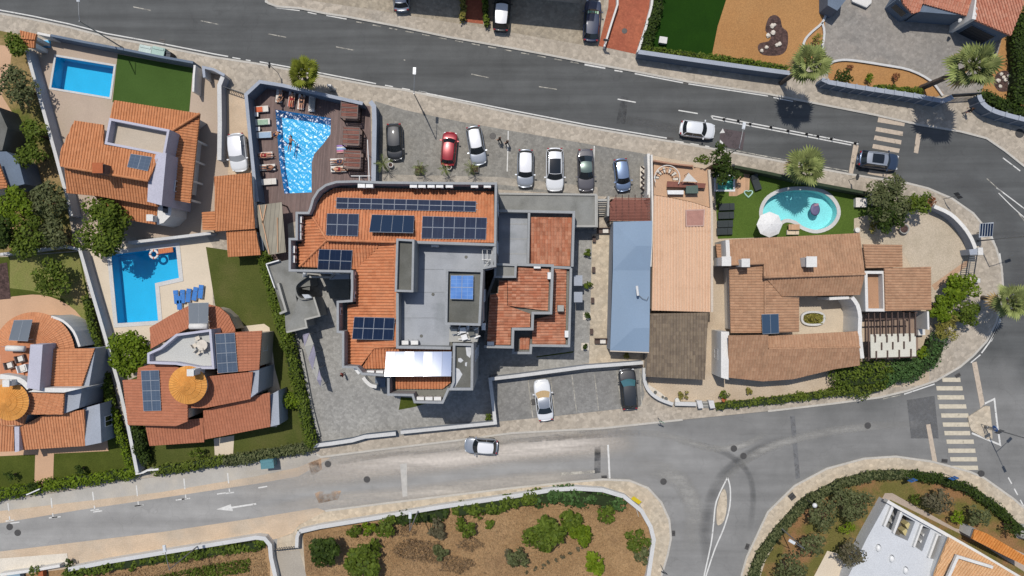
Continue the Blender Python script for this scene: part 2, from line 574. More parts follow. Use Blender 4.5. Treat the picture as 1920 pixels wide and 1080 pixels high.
SOFT = {'brick_tiles': .055, 'sandy_tiles': .075, 'salmon_tiles': .08, 'villa_tiles': .09}
def roof(t, px, down, ze, pitch, mat, w=.29, row=.42, amp=None, wall=None, inset=.0, name='roof', z0=0, label=None, skirt=.16, plane=None):
    """One roof slope of barrel tiles, real relief, clipped to its outline; optional wall body beneath."""
    amp = amp or SOFT.get(mat.name, .115)
    dn = Vector((down[0], -down[1], 0)).normalized()
    if plane is None:
        low = max(px, key=lambda q: q[0] * down[0] + q[1] * down[1])
        plane = Plane(P(low[0], low[1], ze), dn, pitch)
    pts = [plane.at(x, y) for x, y in px]
    if area2(pts) < 0:
        pts.reverse()
    a = Vector((dn.y, -dn.x, 0))
    n = len(pts)
    conv = all(((pts[(i + 1) % n] - pts[i]).cross(pts[(i + 2) % n] - pts[(i + 1) % n])).z > -1e-3 for i in range(n))
    if conv:
        pieces = [pts]
    else:
        pieces = []
        for tr in tessellate_polygon([[Vector((p.x, p.y, 0)) for p in pts]]):
            q = [pts[i] for i in tr]
            ar = area2(q)
            if abs(ar) < 1e-3:
                continue
            pieces.append(q if ar > 0 else q[::-1])
    bm = bmesh.new()
    for q in pieces:
        b2 = bmesh.new()
        us = [p.x * a.x + p.y * a.y for p in q]; vs = [p.x * dn.x + p.y * dn.y for p in q]
        vv, fs = tile_grid(us, vs, plane, a, dn, w, row, amp)
        me = bpy.data.meshes.new("tmp"); me.from_pydata(vv.tolist(), [], fs.tolist())
        b2.from_mesh(me); bpy.data.meshes.remove(me)
        for i in range(len(q)):
            p1, p2 = q[i], q[(i + 1) % len(q)]
            e = p2 - p1
            nrm = Vector((e.y, -e.x, 0))
            if nrm.length < 1e-6:
                continue
            bmesh.ops.bisect_plane(b2, geom=b2.verts[:] + b2.edges[:] + b2.faces[:], dist=1e-5, plane_co=p1, plane_no=nrm, clear_outer=True)
        me = bpy.data.meshes.new("tmp"); b2.to_mesh(me); b2.free()
        bm.from_mesh(me); bpy.data.meshes.remove(me)
    # roof deck with its fascia; the tiles lie on it
    fb = MB()
    fb.wprism([(p.x, p.y) for p in pts], -99, [p.z - .004 for p in pts])
    fb.v = [(x, y, z if z > -90 else plane.z(x, y) - skirt) for x, y, z in fb.v]
    uv = bm.loops.layers.uv.new("tile")
    for f in bm.faces:
        c = f.calc_center_median()
        tu = (math.floor((c.x * a.x + c.y * a.y) / w) + .5, math.floor((c.x * dn.x + c.y * dn.y) / row) + .5)
        for l in f.loops:
            l[uv].uv = tu
    me = bpy.data.meshes.new(name)
    o_ = org(t)
    bm.transform(Matrix.Translation(-o_))
    bm.to_mesh(me); bm.free()
    me.materials.append(mat)
    ro = part(t, name, fb, mat, label=label)
    ro.data.uv_layers.new(name="tile")
    tag(link('roof_tiles', me, ro), kind='stuff')
    if wall:
        ip = offset([(p.x, p.y) for p in pts], inset) if inset else [(p.x, p.y) for p in pts]
        mb = MB().wprism(ip, z0, [plane.z(x, y) - skirt + .02 for x, y in ip])
        part(t, 'wall', mb, wall)
    return plane

def ridge(t, pts, mat, r=.13, name='ridge_cap'):
    """Row of half-round ridge tiles along world points."""
    mb = MB()
    for a, b in zip(pts[:-1], pts[1:]):
        n = max(1, int((b - a).length / .45))
        for i in range(n):
            p, q = a.lerp(b, i / n), a.lerp(b, (i + 1.06) / n)
            mb.tube([p + Vector((0, 0, .05)), q + Vector((0, 0, .05))], [r * 1.08, r * .9], 7)
    me = mb.mesh(name, mat, org(t))
    u = me.uv_layers.new(name="tile")
    for pl in me.polygons:
        k = (pl.index // 9) * 1.0 + .5
        for li in pl.loop_indices:
            u.data[li].uv = (k, 77.5)
    return link(name, me, t)

def cone_roof(t, c, r, z0, h, mat, a0=0, a1=360, n=56, name='roof', rin=0.0):
    """Conical roof of radial barrel tiles."""
    mb = MB(); vs = []; fs = []
    rows = max(3, int((r - rin) / .4))
    na = n * 4
    U = []
    for k in range(rows):
        for j, off in ((k, 0), (k + .99, .035)):
            q = rin + (r - rin) * (j / rows)
            for i in range(na + 1):
                th = R(a0 + (a1 - a0) * i / na)
                z = z0 + h * (1 - j / rows) + off + .06 * (.5 + .5 * math.cos(2 * math.pi * n * i / na)) * min(1, q / r * 2)
                vs.append((c[0] + q * math.cos(th), c[1] + q * math.sin(th), z))
    L = na + 1
    for k in range(rows * 2 - 1):
        for i in range(na):
            fs.append((k * L + i, (k + 1) * L + i, (k + 1) * L + i + 1, k * L + i + 1)); U.append((i // 4 + .5, k // 2 + .5))
    mb.add(vs, fs)
    me = mb.mesh(name, mat, org(t))
    u = me.uv_layers.new(name="tile")
    for pl in me.polygons:
        for li in pl.loop_indices:
            u.data[li].uv = U[pl.index]
    return link(name, me, t)

def windows(t, px, zt, z0, z1, frame, glass, every=3.2, ww=1.1, wh=1.2, world=None, face=.3):
    """Recessed-looking windows on the walls of an outline that face the middle of the picture."""
    pts = ccw([tuple(P(x, y, zt)[:2]) for x, y in px] if world is None else world)
    n = len(pts)
    for i in range(n):
        a, b = Vector(pts[i]), Vector(pts[(i + 1) % n])
        e = b - a; L = e.length
        if L < 2.4:
            continue
        e.normalize(); nr = Vector((e.y, -e.x)); mid = (a + b) / 2
        if nr.dot(-mid.normalized()) < face:
            continue
        k = max(1, int(L / every)); fl = max(1, int((z1 - z0) / 2.8))
        for f in range(fl):
            zc = z0 + (z1 - z0) / fl * (f + .55)
            for j in range(k):
                c = a + e * (L * (j + .5) / k)
                rz = math.atan2(e.y, e.x)
                mb = MB()
                for dx, dz, sx, sz in ((-ww / 2, 0, .08, wh + .08), (ww / 2, 0, .08, wh + .08), (0, wh / 2, ww - .08, .08), (0, -wh / 2, ww + .2, .08), (0, 0, .05, wh - .08)):
                    mb.box((c.x + e.x * dx + nr.x * .03, c.y + e.y * dx + nr.y * .03, zc + dz), (sx, .1, sz), rz)
                fo = part(t, 'window', mb, frame)
                part(fo, 'pane', MB().box((c.x + nr.x * .005, c.y + nr.y * .005, zc), (ww - .06, .02, wh - .06), rz), glass) if False else lpart(fo, 'pane', MB().box(Vector((c.x + nr.x * .01, c.y + nr.y * .01, zc)) - org(t), (ww - .06, .03, wh - .06), rz), glass)

# ------------------------------------------------------------------ foliage
def quads_mesh(name, q, mats, mi=None):
    """q: (n,4,3) array of quads."""
    n = len(q)
    me = bpy.data.meshes.new(name)
    me.vertices.add(n * 4); me.vertices.foreach_set("co", np.ascontiguousarray(q, np.float32).ravel())
    me.loops.add(n * 4); me.loops.foreach_set("vertex_index", np.arange(n * 4, dtype=np.int32))
    me.polygons.add(n); me.polygons.foreach_set("loop_start", np.arange(0, n * 4, 4, dtype=np.int32))
    for m in (mats if isinstance(mats, (list, tuple)) else [mats]):
        me.materials.append(m)
    if mi is not None:
        me.polygons.foreach_set("material_index", np.asarray(mi, np.int32))
    me.update(calc_edges=True)
    return me
def leaf_quads(c, nrm, size, asp=.6):
    n = len(c)
    nrm = nrm / np.linalg.norm(nrm, axis=1, keepdims=True)
    r = nrg.normal(size=(n, 3)); a = np.cross(nrm, r); a /= np.linalg.norm(a, axis=1, keepdims=True)
    b = np.cross(nrm, a)
    s = size[:, None]
    return np.stack([c - a * s, c - b * s * asp + a * s * .1, c + a * s, c + b * s * asp + a * s * .1], 1)
def blob_leaves(blobs, dens, size, asp=.6, up=.5, zmin=.03):
    out = []
    for x, y, z, rx, ry, rz in blobs:
        n = int(max(12, dens * (rx * ry + (rx + ry) * rz * .6) * 3.2))
        d = nrg.normal(size=(n, 3)); d /= np.linalg.norm(d, axis=1, keepdims=True)
        d[:, 2] = np.where(d[:, 2] < -.35, -d[:, 2], d[:, 2])
        k = np.power(nrg.random(n), .45) * .5 + .52 + nrg.normal(size=n) * .07
        rr = np.array([rx, ry, rz])
        c = np.array([x, y, z]) + d * rr * k[:, None]
        c[:, 2] = np.maximum(c[:, 2], zmin)
        nr = d + nrg.normal(size=(n, 3)) * .55 + np.array([0, 0, up])
        out.append(leaf_quads(c, nr, size * (.6 + .8 * nrg.random(n)), asp))
    return np.concatenate(out)
def crown_blobs(r, h, z, n, seed, flat=.7):
    g = random.Random(seed); b = [(0, 0, z, r * .62, r * .62, h * .6)]
    for i in range(n):
        a = g.uniform(0, 2 * math.pi); q = r * math.sqrt(g.uniform(.12, .62)); rr = r * g.uniform(.28, .44)
        b.append((q * math.cos(a), q * math.sin(a), z + g.uniform(-.25, .35) * h, rr, rr, rr * flat * g.uniform(.8, 1.2)))
    return b
TREE_MESH = {}
def tree(name, label, cat, px, py, r, h, leaf, trunkmat, group=None, n=11, dens=26, size=.17, seed=None, z0=.13, key=None, flat=.7, stretch=1.0, asp=.6, up=.5):
    """A tree or bush: tapered trunk with limbs and a crown of leaf-sized faces. r crown radius in px (as seen), h total height in m."""
    zc = h * .72
    rm = r / S * (HC - zc) / HC
    p = P(px, py, zc); p.z = z0
    seed = seed if seed is not None else int(px * 7 + py)
    t = T(name, label, cat, p, group)
    hz = min(h * .34, rm * .95)
    bl = crown_blobs(rm, hz, h - hz * 1.05, n, seed, flat)
    bl = [(x * stretch, y / stretch, max(z, rz * .6), rx, ry, rz) for x, y, z, rx, ry, rz in bl]
    q = blob_leaves(bl, dens, size, asp, up)
    link('crown', quads_mesh('crown', q, leaf), t)
    tr = MB()
    zt = max(.25, h - hz * 1.2)
    k = .035 * h + .04
    tr.tube([(0, 0, 0), (.04 * h * .2, .02, zt * .5), (0, 0, zt)], [k * 1.3, k, k * .7], 7)
    g = random.Random(seed + 1)
    for x, y, z, rx, ry, rz in bl[1:6]:
        tr.tube([(0, 0, zt * .8), (x * .5, y * .5, (zt * .8 + z) / 2 + .1), (x, y, z)], [k * .55, k * .35, k * .15], 5)
    lpart(t, 'trunk', tr, trunkmat)
    return t
def hedge(label, px, width, h, leaf, core, name='hedge', cat='hedge', dens=30, size=.13, z0=.13, group=None, world=False, wob=.12, top=None):
    """Clipped or loose hedge along a photo-pixel line (centre line at its top)."""
    pts = px if world else [tuple(P(x, y, h)[:2]) for x, y in px]
    acc = [0]
    for a, b in zip(pts[:-1], pts[1:]):
        acc.append(acc[-1] + math.hypot(b[0] - a[0], b[1] - a[1]))
    L = acc[-1]; st = max(.35, width * .45); n = max(2, int(L / st))
    g = random.Random(int(pts[0][0] * 100))
    bl = []; cl = []
    for i in range(n + 1):
        s = L * i / n; k = max(j for j in range(len(acc)) if acc[j] <= s + 1e-6); k = min(k, len(pts) - 2)
        f = (s - acc[k]) / max(1e-6, acc[k + 1] - acc[k])
        x = pts[k][0] + (pts[k + 1][0] - pts[k][0]) * f; y = pts[k][1] + (pts[k + 1][1] - pts[k][1]) * f
        ww = width / 2 * g.uniform(1 - wob, 1 + wob); hh = h * g.uniform(1 - wob, 1 + wob * .6)
        bl.append((x + g.uniform(-wob, wob) * width * .4, y + g.uniform(-wob, wob) * width * .4, z0 + hh * .5, ww, ww, hh * .52))
        cl.append((x, y))
    o0 = (bl[0][0], bl[0][1], z0)
    o = T(name, label, cat, o0, group)
    q = blob_leaves(bl, dens, size, .65, .6, z0 + .03) - np.array(o0)
    link('foliage', quads_mesh('foliage', q, leaf), o)
    part(o, 'branches', MB().band(cl, z0, z0 + h * .72, width * .62, world=True), core)
    return o

def patch_leaves(name, label, cat, poly, n, h, leaf, size=.13, kind=None, z0=.13, world=False):
    """Loose low cover scattered over an outline."""
    pts = poly if world else W2(poly)
    xs = [p[0] for p in pts]; ys = [p[1] for p in pts]
    c = []
    a = np.array(pts); b = np.roll(a, -1, 0)
    while len(c) < n:
        q = nrg.random((n, 2)) * [max(xs) - min(xs), max(ys) - min(ys)] + [min(xs), min(ys)]
        cr = np.zeros(len(q), bool)
        for (x1, y1), (x2, y2) in zip(a, b):
            with np.errstate(divide='ignore', invalid='ignore'):
                cr ^= ((y1 > q[:, 1]) != (y2 > q[:, 1])) & (q[:, 0] < (x2 - x1) * (q[:, 1] - y1) / (y2 - y1 + 1e-9) + x1)
        c += q[cr].tolist()
    c = np.array(c[:n])
    z = z0 + .03 + h * nrg.random(n) ** 1.5
    cc = np.stack([c[:, 0], c[:, 1], z], 1)
    o0 = np.array([xs[0], ys[0], z0])
    nr = nrg.normal(size=(n, 3)) * .6 + np.array([0, 0, .7])
    me = quads_mesh(name, leaf_quads(cc, nr, size * (.5 + nrg.random(n))) - o0, leaf)
    return tag(link(name, me, None, o0), label, cat, None, kind)

def frond_mesh(mat, L=1.7, blades=15, droop=.5, fan=True, name='frond'):
    vs = []; fs = []; mi = []
    if fan:
        pl = L * .5
        def arc(s):
            return Vector((s, 0, -droop * .35 * (s / L) ** 2 * L))
        for i in range(blades):
            t = (i / (blades - 1) - .5) * 2
            an = t * 1.75
            bl = (L - pl) * (1 - .28 * abs(t)) * (1 + .08 * math.sin(i * 7.3))
            d = Vector((math.cos(an), math.sin(an), -.06 - .1 * abs(t)))
            s = Vector((-math.sin(an), math.cos(an), 0))
            o = arc(pl); wd = bl * .1
            m = o + d * bl * .55; e = o + d * bl; e.z -= droop * bl * .55; m.z -= droop * bl * .12
            k = len(vs)
            vs += [o, m - s * wd, m + Vector((0, 0, -.03)), m + s * wd, e]
            fs += [(k, k + 1, k + 2), (k, k + 2, k + 3), (k + 1, k + 4, k + 2), (k + 2, k + 4, k + 3)]
        k = len(vs)
        vs += [Vector((0, -.03, 0)), Vector((0, .03, 0)), arc(pl) + Vector((0, .02, 0)), arc(pl) + Vector((0, -.02, 0))]
        fs.append((k, k + 3, k + 2, k + 1))
    else:
        n = blades
        def arc(s):
            u = s / L
            return Vector((s * (1 - .12 * u * u), 0, .28 * L * u - droop * L * u * u))
        for i in range(n):
            s = L * (.15 + .85 * i / n)
            for sg in (-1, 1):
                o = arc(s); bl = L * .34 * math.sin(math.pi * (.12 + .8 * i / n))
                d = Vector((.62, sg * .78, -.22)).normalized()
                sd = Vector((.5 * L / n, 0, 0))
                k = len(vs)
                vs += [o, o + d * bl * .5 + sd, o + d * bl, o + sd * .9 + d * bl * .1]
                fs.append((k, k + 3, k + 1) if sg > 0 else (k, k + 1, k + 3)); fs.append((k + 1, k + 3, k + 2) if sg < 0 else (k + 3, k + 2, k + 1))
        for i in range(6):
            a, b = arc(L * i / 6), arc(L * (i + 1) / 6); k = len(vs); q = Vector((0, .022, .01))
            vs += [a - q, a + q, b + q, b - q]; fs.append((k, k + 3, k + 2, k + 1))
    me = bpy.data.meshes.new(name)
    me.from_pydata([tuple(v) for v in vs], [], fs); me.materials.append(mat)
    return me

def palm(label, base, top, h, r, fr, bark, n=38, group=None, name='palm_tree', z0=.13, lean=True, trunk_r=.2, cat='palm tree', dead=None):
    """Palm: base pixel on the ground, crown-centre pixel at height h, crown radius r in px."""
    b = P(base[0], base[1], z0); c = P(top[0], top[1], h)
    t = T(name, label, cat, b, group)
    d = c - b
    mid = d * .5 + Vector((0, 0, .1))
    mb = MB()
    pts = smoothpts([tuple(Vector((0, 0, 0))), tuple(mid), tuple(d)], 8)
    rad = [trunk_r * (1.25 - .45 * i / (len(pts) - 1)) * (1 + .06 * (i % 2)) for i in range(len(pts))]
    mb.tube(pts, rad, 10)
    lpart(t, 'trunk', mb, bark)
    rm = r / S * (HC - h) / HC
    g = random.Random(int(base[0]))
    for i in range(n):
        k = i / n
        me = fr[i % len(fr)]
        if dead and k > .86:
            me = dead
        o = link('frond', me, t, d + Vector((0, 0, .05)))
        az = i * 2.39996 + g.uniform(-.2, .2)
        el = R(82 - 108 * k + g.uniform(-10, 10))
        o.rotation_euler = (g.uniform(-.25, .25), -el, az)
        s = rm * (.84 + .22 * g.random()) * (1 if k > .3 else .72)
        o.scale = (s, s, s)
    return t
# ------------------------------------------------------------------ material palette
asphalt = M_asphalt()
calcada = M_cobble("calcada_stone", 'b7ab9a', 'c2b6a5', 3.0, .16, .25, .88, 'a8a094')
calcada_pale = M_cobble("calcada_pale", 'd3c2a9', 'c6b9a4', 3.0, .14, .3, .88)
setts = M_cobble("parking_setts", '8f8c85', '9b978e', 4.2, .14, .22, .86, '7f7d79')
yard_setts = M_cobble("yard_setts", 'aaa8a2', '9e9c97', 4.2, .14, .2, .88, 'b5b1a8')
lane_conc = M("lane_concrete", 'bcb7ae', .9, .1, .5, .08, 9, 'c8bfb0', .2)
sand = M("sandy_verge", 'd5bda1', .95, .1, .5, .12, 9, 'c9b8a2', .18)
kerb = M("kerb_stone", 'c9c3b8', .85, .08)
paint_w = M_worn("road_paint", 'e2e0da', .28, .42, 1.8)
paint_old = M_worn("old_road_paint", 'c8c2b4', .34, .6, 1.6)
zebra_m = M_worn("zebra_paint", 'c9b8a4', .25, .42, 1.5)
dust_m = M_worn("road_dust", 'cfc3b4', .36, .66, .35)
dust_t = M_worn("tan_dust", 'dcb794', .4, .62, .5)
patch_d = M("asphalt_patch", '6b6b6b', .85, .12)
patch_r = M_worn("red_surfacing", '5c5152', .2, .5, 1.2)
tyre_m = M_worn("tyre_marks", '444446', .45, .8, .5)
iron = M("cast_iron", '5b5957', .6, .1, metal=.4)
earth = M_grass("dry_earth", 'a3835f', '8f7152', .35, 7, 'b7966c')
field_m = M_grass("dry_field", '9c7c58', 'b4936c', .22, 5, '80644a', .52, .68)
gardsoil = M_grass("garden_soil", 'a98f66', '857546', .2, 6, '5f6a30', .48, .6)
lawn_art = M_grass("artificial_turf", '4c6630', '47602c', .3, 14)
lawn_dark = M_grass("dark_turf", '1f3d0e', '24440f', .3, 14)
lawn_v2 = M_grass("villa_lawn", '525a2a', '5f6432', .3, 8, '66643a')
lawn_v3 = M_grass("front_lawn", '4a5420', '586028', .4, 10)
lawn_v5 = M_grass("pool_turf", '5a7030', '536a2c', .3, 12)
lawn_dry = M_grass("dry_lawn", '808548', '8f8a55', .4, 8, 'a08a62')
lawn_se = M_grass("patchy_lawn", '6f6a38', '7a7142', .35, 7, '9a7350', .46, .58)
beige_yard = M("beige_paving", 'c4b09d', .9, .07, .4, .06, 7, 'baa894', .2)
cream_deck = M("cream_paving", 'e3d3bb', .9, .05, .4, .05, 7)
rose_pave = M("rose_paving", 'd3ac8b', .9, .06, .4, .06, 7)
tanyard = M("gravel_yard", 'cdbba3', .95, .07, .35, .14, 8, 'c2ae95', .2)
redpave = M_cobble("red_pavers", 'b56b4f', 'ab6048', 5, .12, .3, .85)
ochre = M("ochre_gravel", 'b98a57', .95, .06, .4, .2, 10, 'b28250', .2)
mulch = M_cobble("dark_mulch", '5f4a44', '55423e', 5, .4, .4, .6)
driveway = M_cobble("driveway_setts", 'a39c93', '96918a', 3.6, .12, .25, .85, 'b4a596')
deckwood = M_wood("deck_boards", '705852', '84706a', 4, 7)
conc = M("concrete", '91918c', .88, .14, .6, .08, 9, '7e7e78', .35, .5, .66)
conc_d = M("dark_concrete", '75756f', .9, .12, .5, .1, 9, '66665f', .3)
conc_l = M("pale_concrete", 'b4b2ab', .88, .08, .5, .06, 9)
gutter = M("gutter_felt", '85847c', .92, .12, .7, .1, 9, '75746d', .4)
flatgrey = M("roof_membrane", 'a9adb3', .7, .1, .5, .06, 9, '959a9f', .3, .5, .64)
wall_white = M("white_render", 'e9e6e0', .85, .05)
wall_grey = M("grey_render", 'aab0ba', .85, .07)
wall_hotel = M("hotel_render", 'a3a5a6', .85, .07)
wall_slate = M("slate_render", '6f7c8c', .85, .08)
wall_lav = M("lavender_render", 'c6c4d0', .85, .06)
wall_cream = M("cream_render", 'd6c7b4', .85, .06)
coping = M("wall_coping", 'd6d5d2', .8, .06)
frame_m = M("window_frame", 'ededed', .5, .02)
winglass = M_glass("window_glass", '1d242b')
darkglass = M_glass("dark_glass", '20262c', .08)
tile_hot = M_tile("hotel_tiles", 'd08258', 'de9a70', '8f553a', .5)
tile_east = M_tile("weathered_tiles", 'bc7658', 'd49a7c', '7d4c38', .6, .13)
tile_v1 = M_tile("villa_tiles", 'c88458', 'd69468', 'a46a48', .45)
tile_v2 = M_tile("brick_tiles", 'b87658', 'c28062', '9c664c', .4)
tile_v3 = M_tile("salmon_tiles", 'd08c62', 'da9a70', 'a5684a', .3)
tile_v5 = M_tile("sandy_tiles", 'b48a6c', 'c49c7c', '8a6c54', .55, .09)
tile_peach = M_tile("peach_tiles", 'e6bd9c', 'ebc6a6', 'd0a582', .45, .03)
tile_brown = M_tile("old_brown_tiles", '7c6e60', '968672', '5f554b', .6, .1)
tile_gold = M_tile("golden_tiles", 'e09a4a', 'eaa95c', 'b87837', .3)
tile_ne = M_tile("pinkish_tiles", 'c4795f', 'ddA58a', '9a5947', .4)
tile_se = M_tile("straw_tiles", 'e0b080', 'e8bd90', 'bd8a5c', .35)
bluepaint = M("blue_grey_paint", '8fa4ba', .7, .06, .5, .04, 9, '889db3', .25)
leaf_dark = M_leaf("leaf_dark", '30401a', '4a5c22', .18)
leaf_mid = M_leaf("leaf_mid", '4a5c1e', '70802e', .18)
leaf_bright = M_leaf("leaf_bright", '566c18', '7c9024', .2)
leaf_lime = M_leaf("leaf_lime", '668018', '8a9c2a', .2)
leaf_olive = M_leaf("leaf_olive", '525a36', '747850', .15)
leaf_grey = M_leaf("leaf_grey", '54523a', '746c54', .05)
leaf_yel = M_leaf("leaf_yellow", '7c7a34', 'a59a52')
leaf_hedge = M_leaf("leaf_hedge", '54641e', '768236', .18)
leaf_ivy = M_leaf("leaf_ivy", '3c562c', '5c7a42', .15)
leaf_red = M_leaf("leaf_russet", '7a4a34', '9a6a44', .05)
straw = M_leaf("dry_straw", 'a0815c', 'c0a278', .05)
straw_d = M_leaf("dry_twigs", '7c664c', '94795a', .02)
frond_m = M_leaf("palm_frond", '4f6428', 'a0a868', .1, True)
frond_o = M_leaf("palm_frond_olive", '56641e', '8a9034', .1, True)
frond_dead = M_leaf("dead_frond", 'a88a5a', 'c2a878', .05)
bark = M("bark", '6e5a48', .95, .2, 2, .3, 6)
barkpalm = M("palm_bark", '6b5f55', .95, .2, 3, .3, 7)
pv_dark = M_solar("solar_cells", '1b2840', '22304a', .07, 2, 1, '4a586e')
pv_plain = M_glass("collector_glass", '182a44', .06)
pv_mid = M_solar("solar_cells_grey", '4e5c6e', '58677a', .12, 2, 4)
pv_reflect = M_solar("solar_cells_blue_reflection", '4a7ac0', '6a9ada', .1, 2, 6, 'bcd0ee')  # bright blue reflection is put into the cell colour
pv_bright = M_glass("solar_glass_polished", '6a86b4', .08, 1.0)
alu = M("aluminium", 'c2c7cc', .6, .03)
frame_g = M("panel_frame", 'a8aeb6', .7, .02)
steel = M("galvanised_steel", '9a9c9e', .45, .05, metal=.6)
steel_d = M("dark_steel", '3c4046', .5, .05, metal=.4)
white_pl = M("white_plastic", 'f0efec', .45, .03)
black_pl = M("black_plastic", '26272a', .5, .03)
rubber = M("tyre_rubber", '1f1f20', .9, .03)
pooltile = M("pool_tile_blue", '74d3f2', .6, .05, .6, .04, 9)
pooltile_l = M("pool_tile_light", 'cdf6f6', .6, .05)
pooltile_d = M("pool_tile_deep", '7accf2', .6, .06)
pooltile_g = M("spa_shell", '9fe0cc', .5, .05)
water_v = M_water("pool_water", (.40, .88, .99))
water_h = M_water("rippling_water", (.5, .89, .99), .24)
water_k = M_water("kidney_water", (.68, .96, .98))
wood_l = M_wood("light_boards", 'cfa27c', 'dab08c', 0, 6)
wood_r = M("red_brown_timber", '8a5648', .7, .14, 1.5)
wood_d = M("dark_timber", '5c4a42', .7, .14, 1.5)
fabric_w = M("white_canvas", 'ece6dc', .9, .03)
fabric_b = M("blue_canvas", '4a86d0', .9, .05)
fabric_lb = M("pale_blue_towel", 'a9c0d6', .9, .05)
fabric_d = M("charcoal_cushion", '3f4546', .9, .06)
fabric_o = M("orange_towel", 'e0734f', .9, .05)
fabric_r = M("red_towel", 'c44a35', .9, .06)
fabric_g = M("green_print_towel", 'a9c4ac', .9, .2, 3)
fabric_p = M("pink_towel", 'd8a89a', .9, .15, 3)
fabric_l = M("lilac_shade_cloth", '9c98aa', .9, .1, 1)
skin_m = M("skin", 'd6a180', .6, .03, bump=0)
skin_t = M("tanned_skin", 'a87254', .6, .03, bump=0)
hair_m = M("dark_hair", '33251d', .7, .1, bump=0)
cl_black = M("black_cloth", '2a2a2e', .9, .08)
cl_red = M("red_cloth", 'a02c34', .9, .08)
cl_navy = M("navy_cloth", '34405e', .9, .08)
cl_white = M("white_cloth", 'e6e2de', .9, .05)
sign_b = M("sign_blue", '2c6fb8', .4, .03)
sign_y = M("sign_yellow", 'ecd02c', .5, .04)
sign_k = M("sign_back", '55585c', .5, .06)
lampglass = M("lamp_lens", 'dfe2e4', .3, .02)
clay = M("terracotta", 'b5663f', .85, .1)
bin_t = M("teal_plastic", '5f8f96', .5, .08)
bin_g = M("green_glass_bin", '8fb0a4', .5, .1)
rattan = M_wood("rattan", '6e5a52', '867067', 90, 9)
stone_w = M("white_stone", 'e0d6c6', .9, .1, 3)
rug_m = M("faded_rug", 'b98a7c', .95, .12, 2)

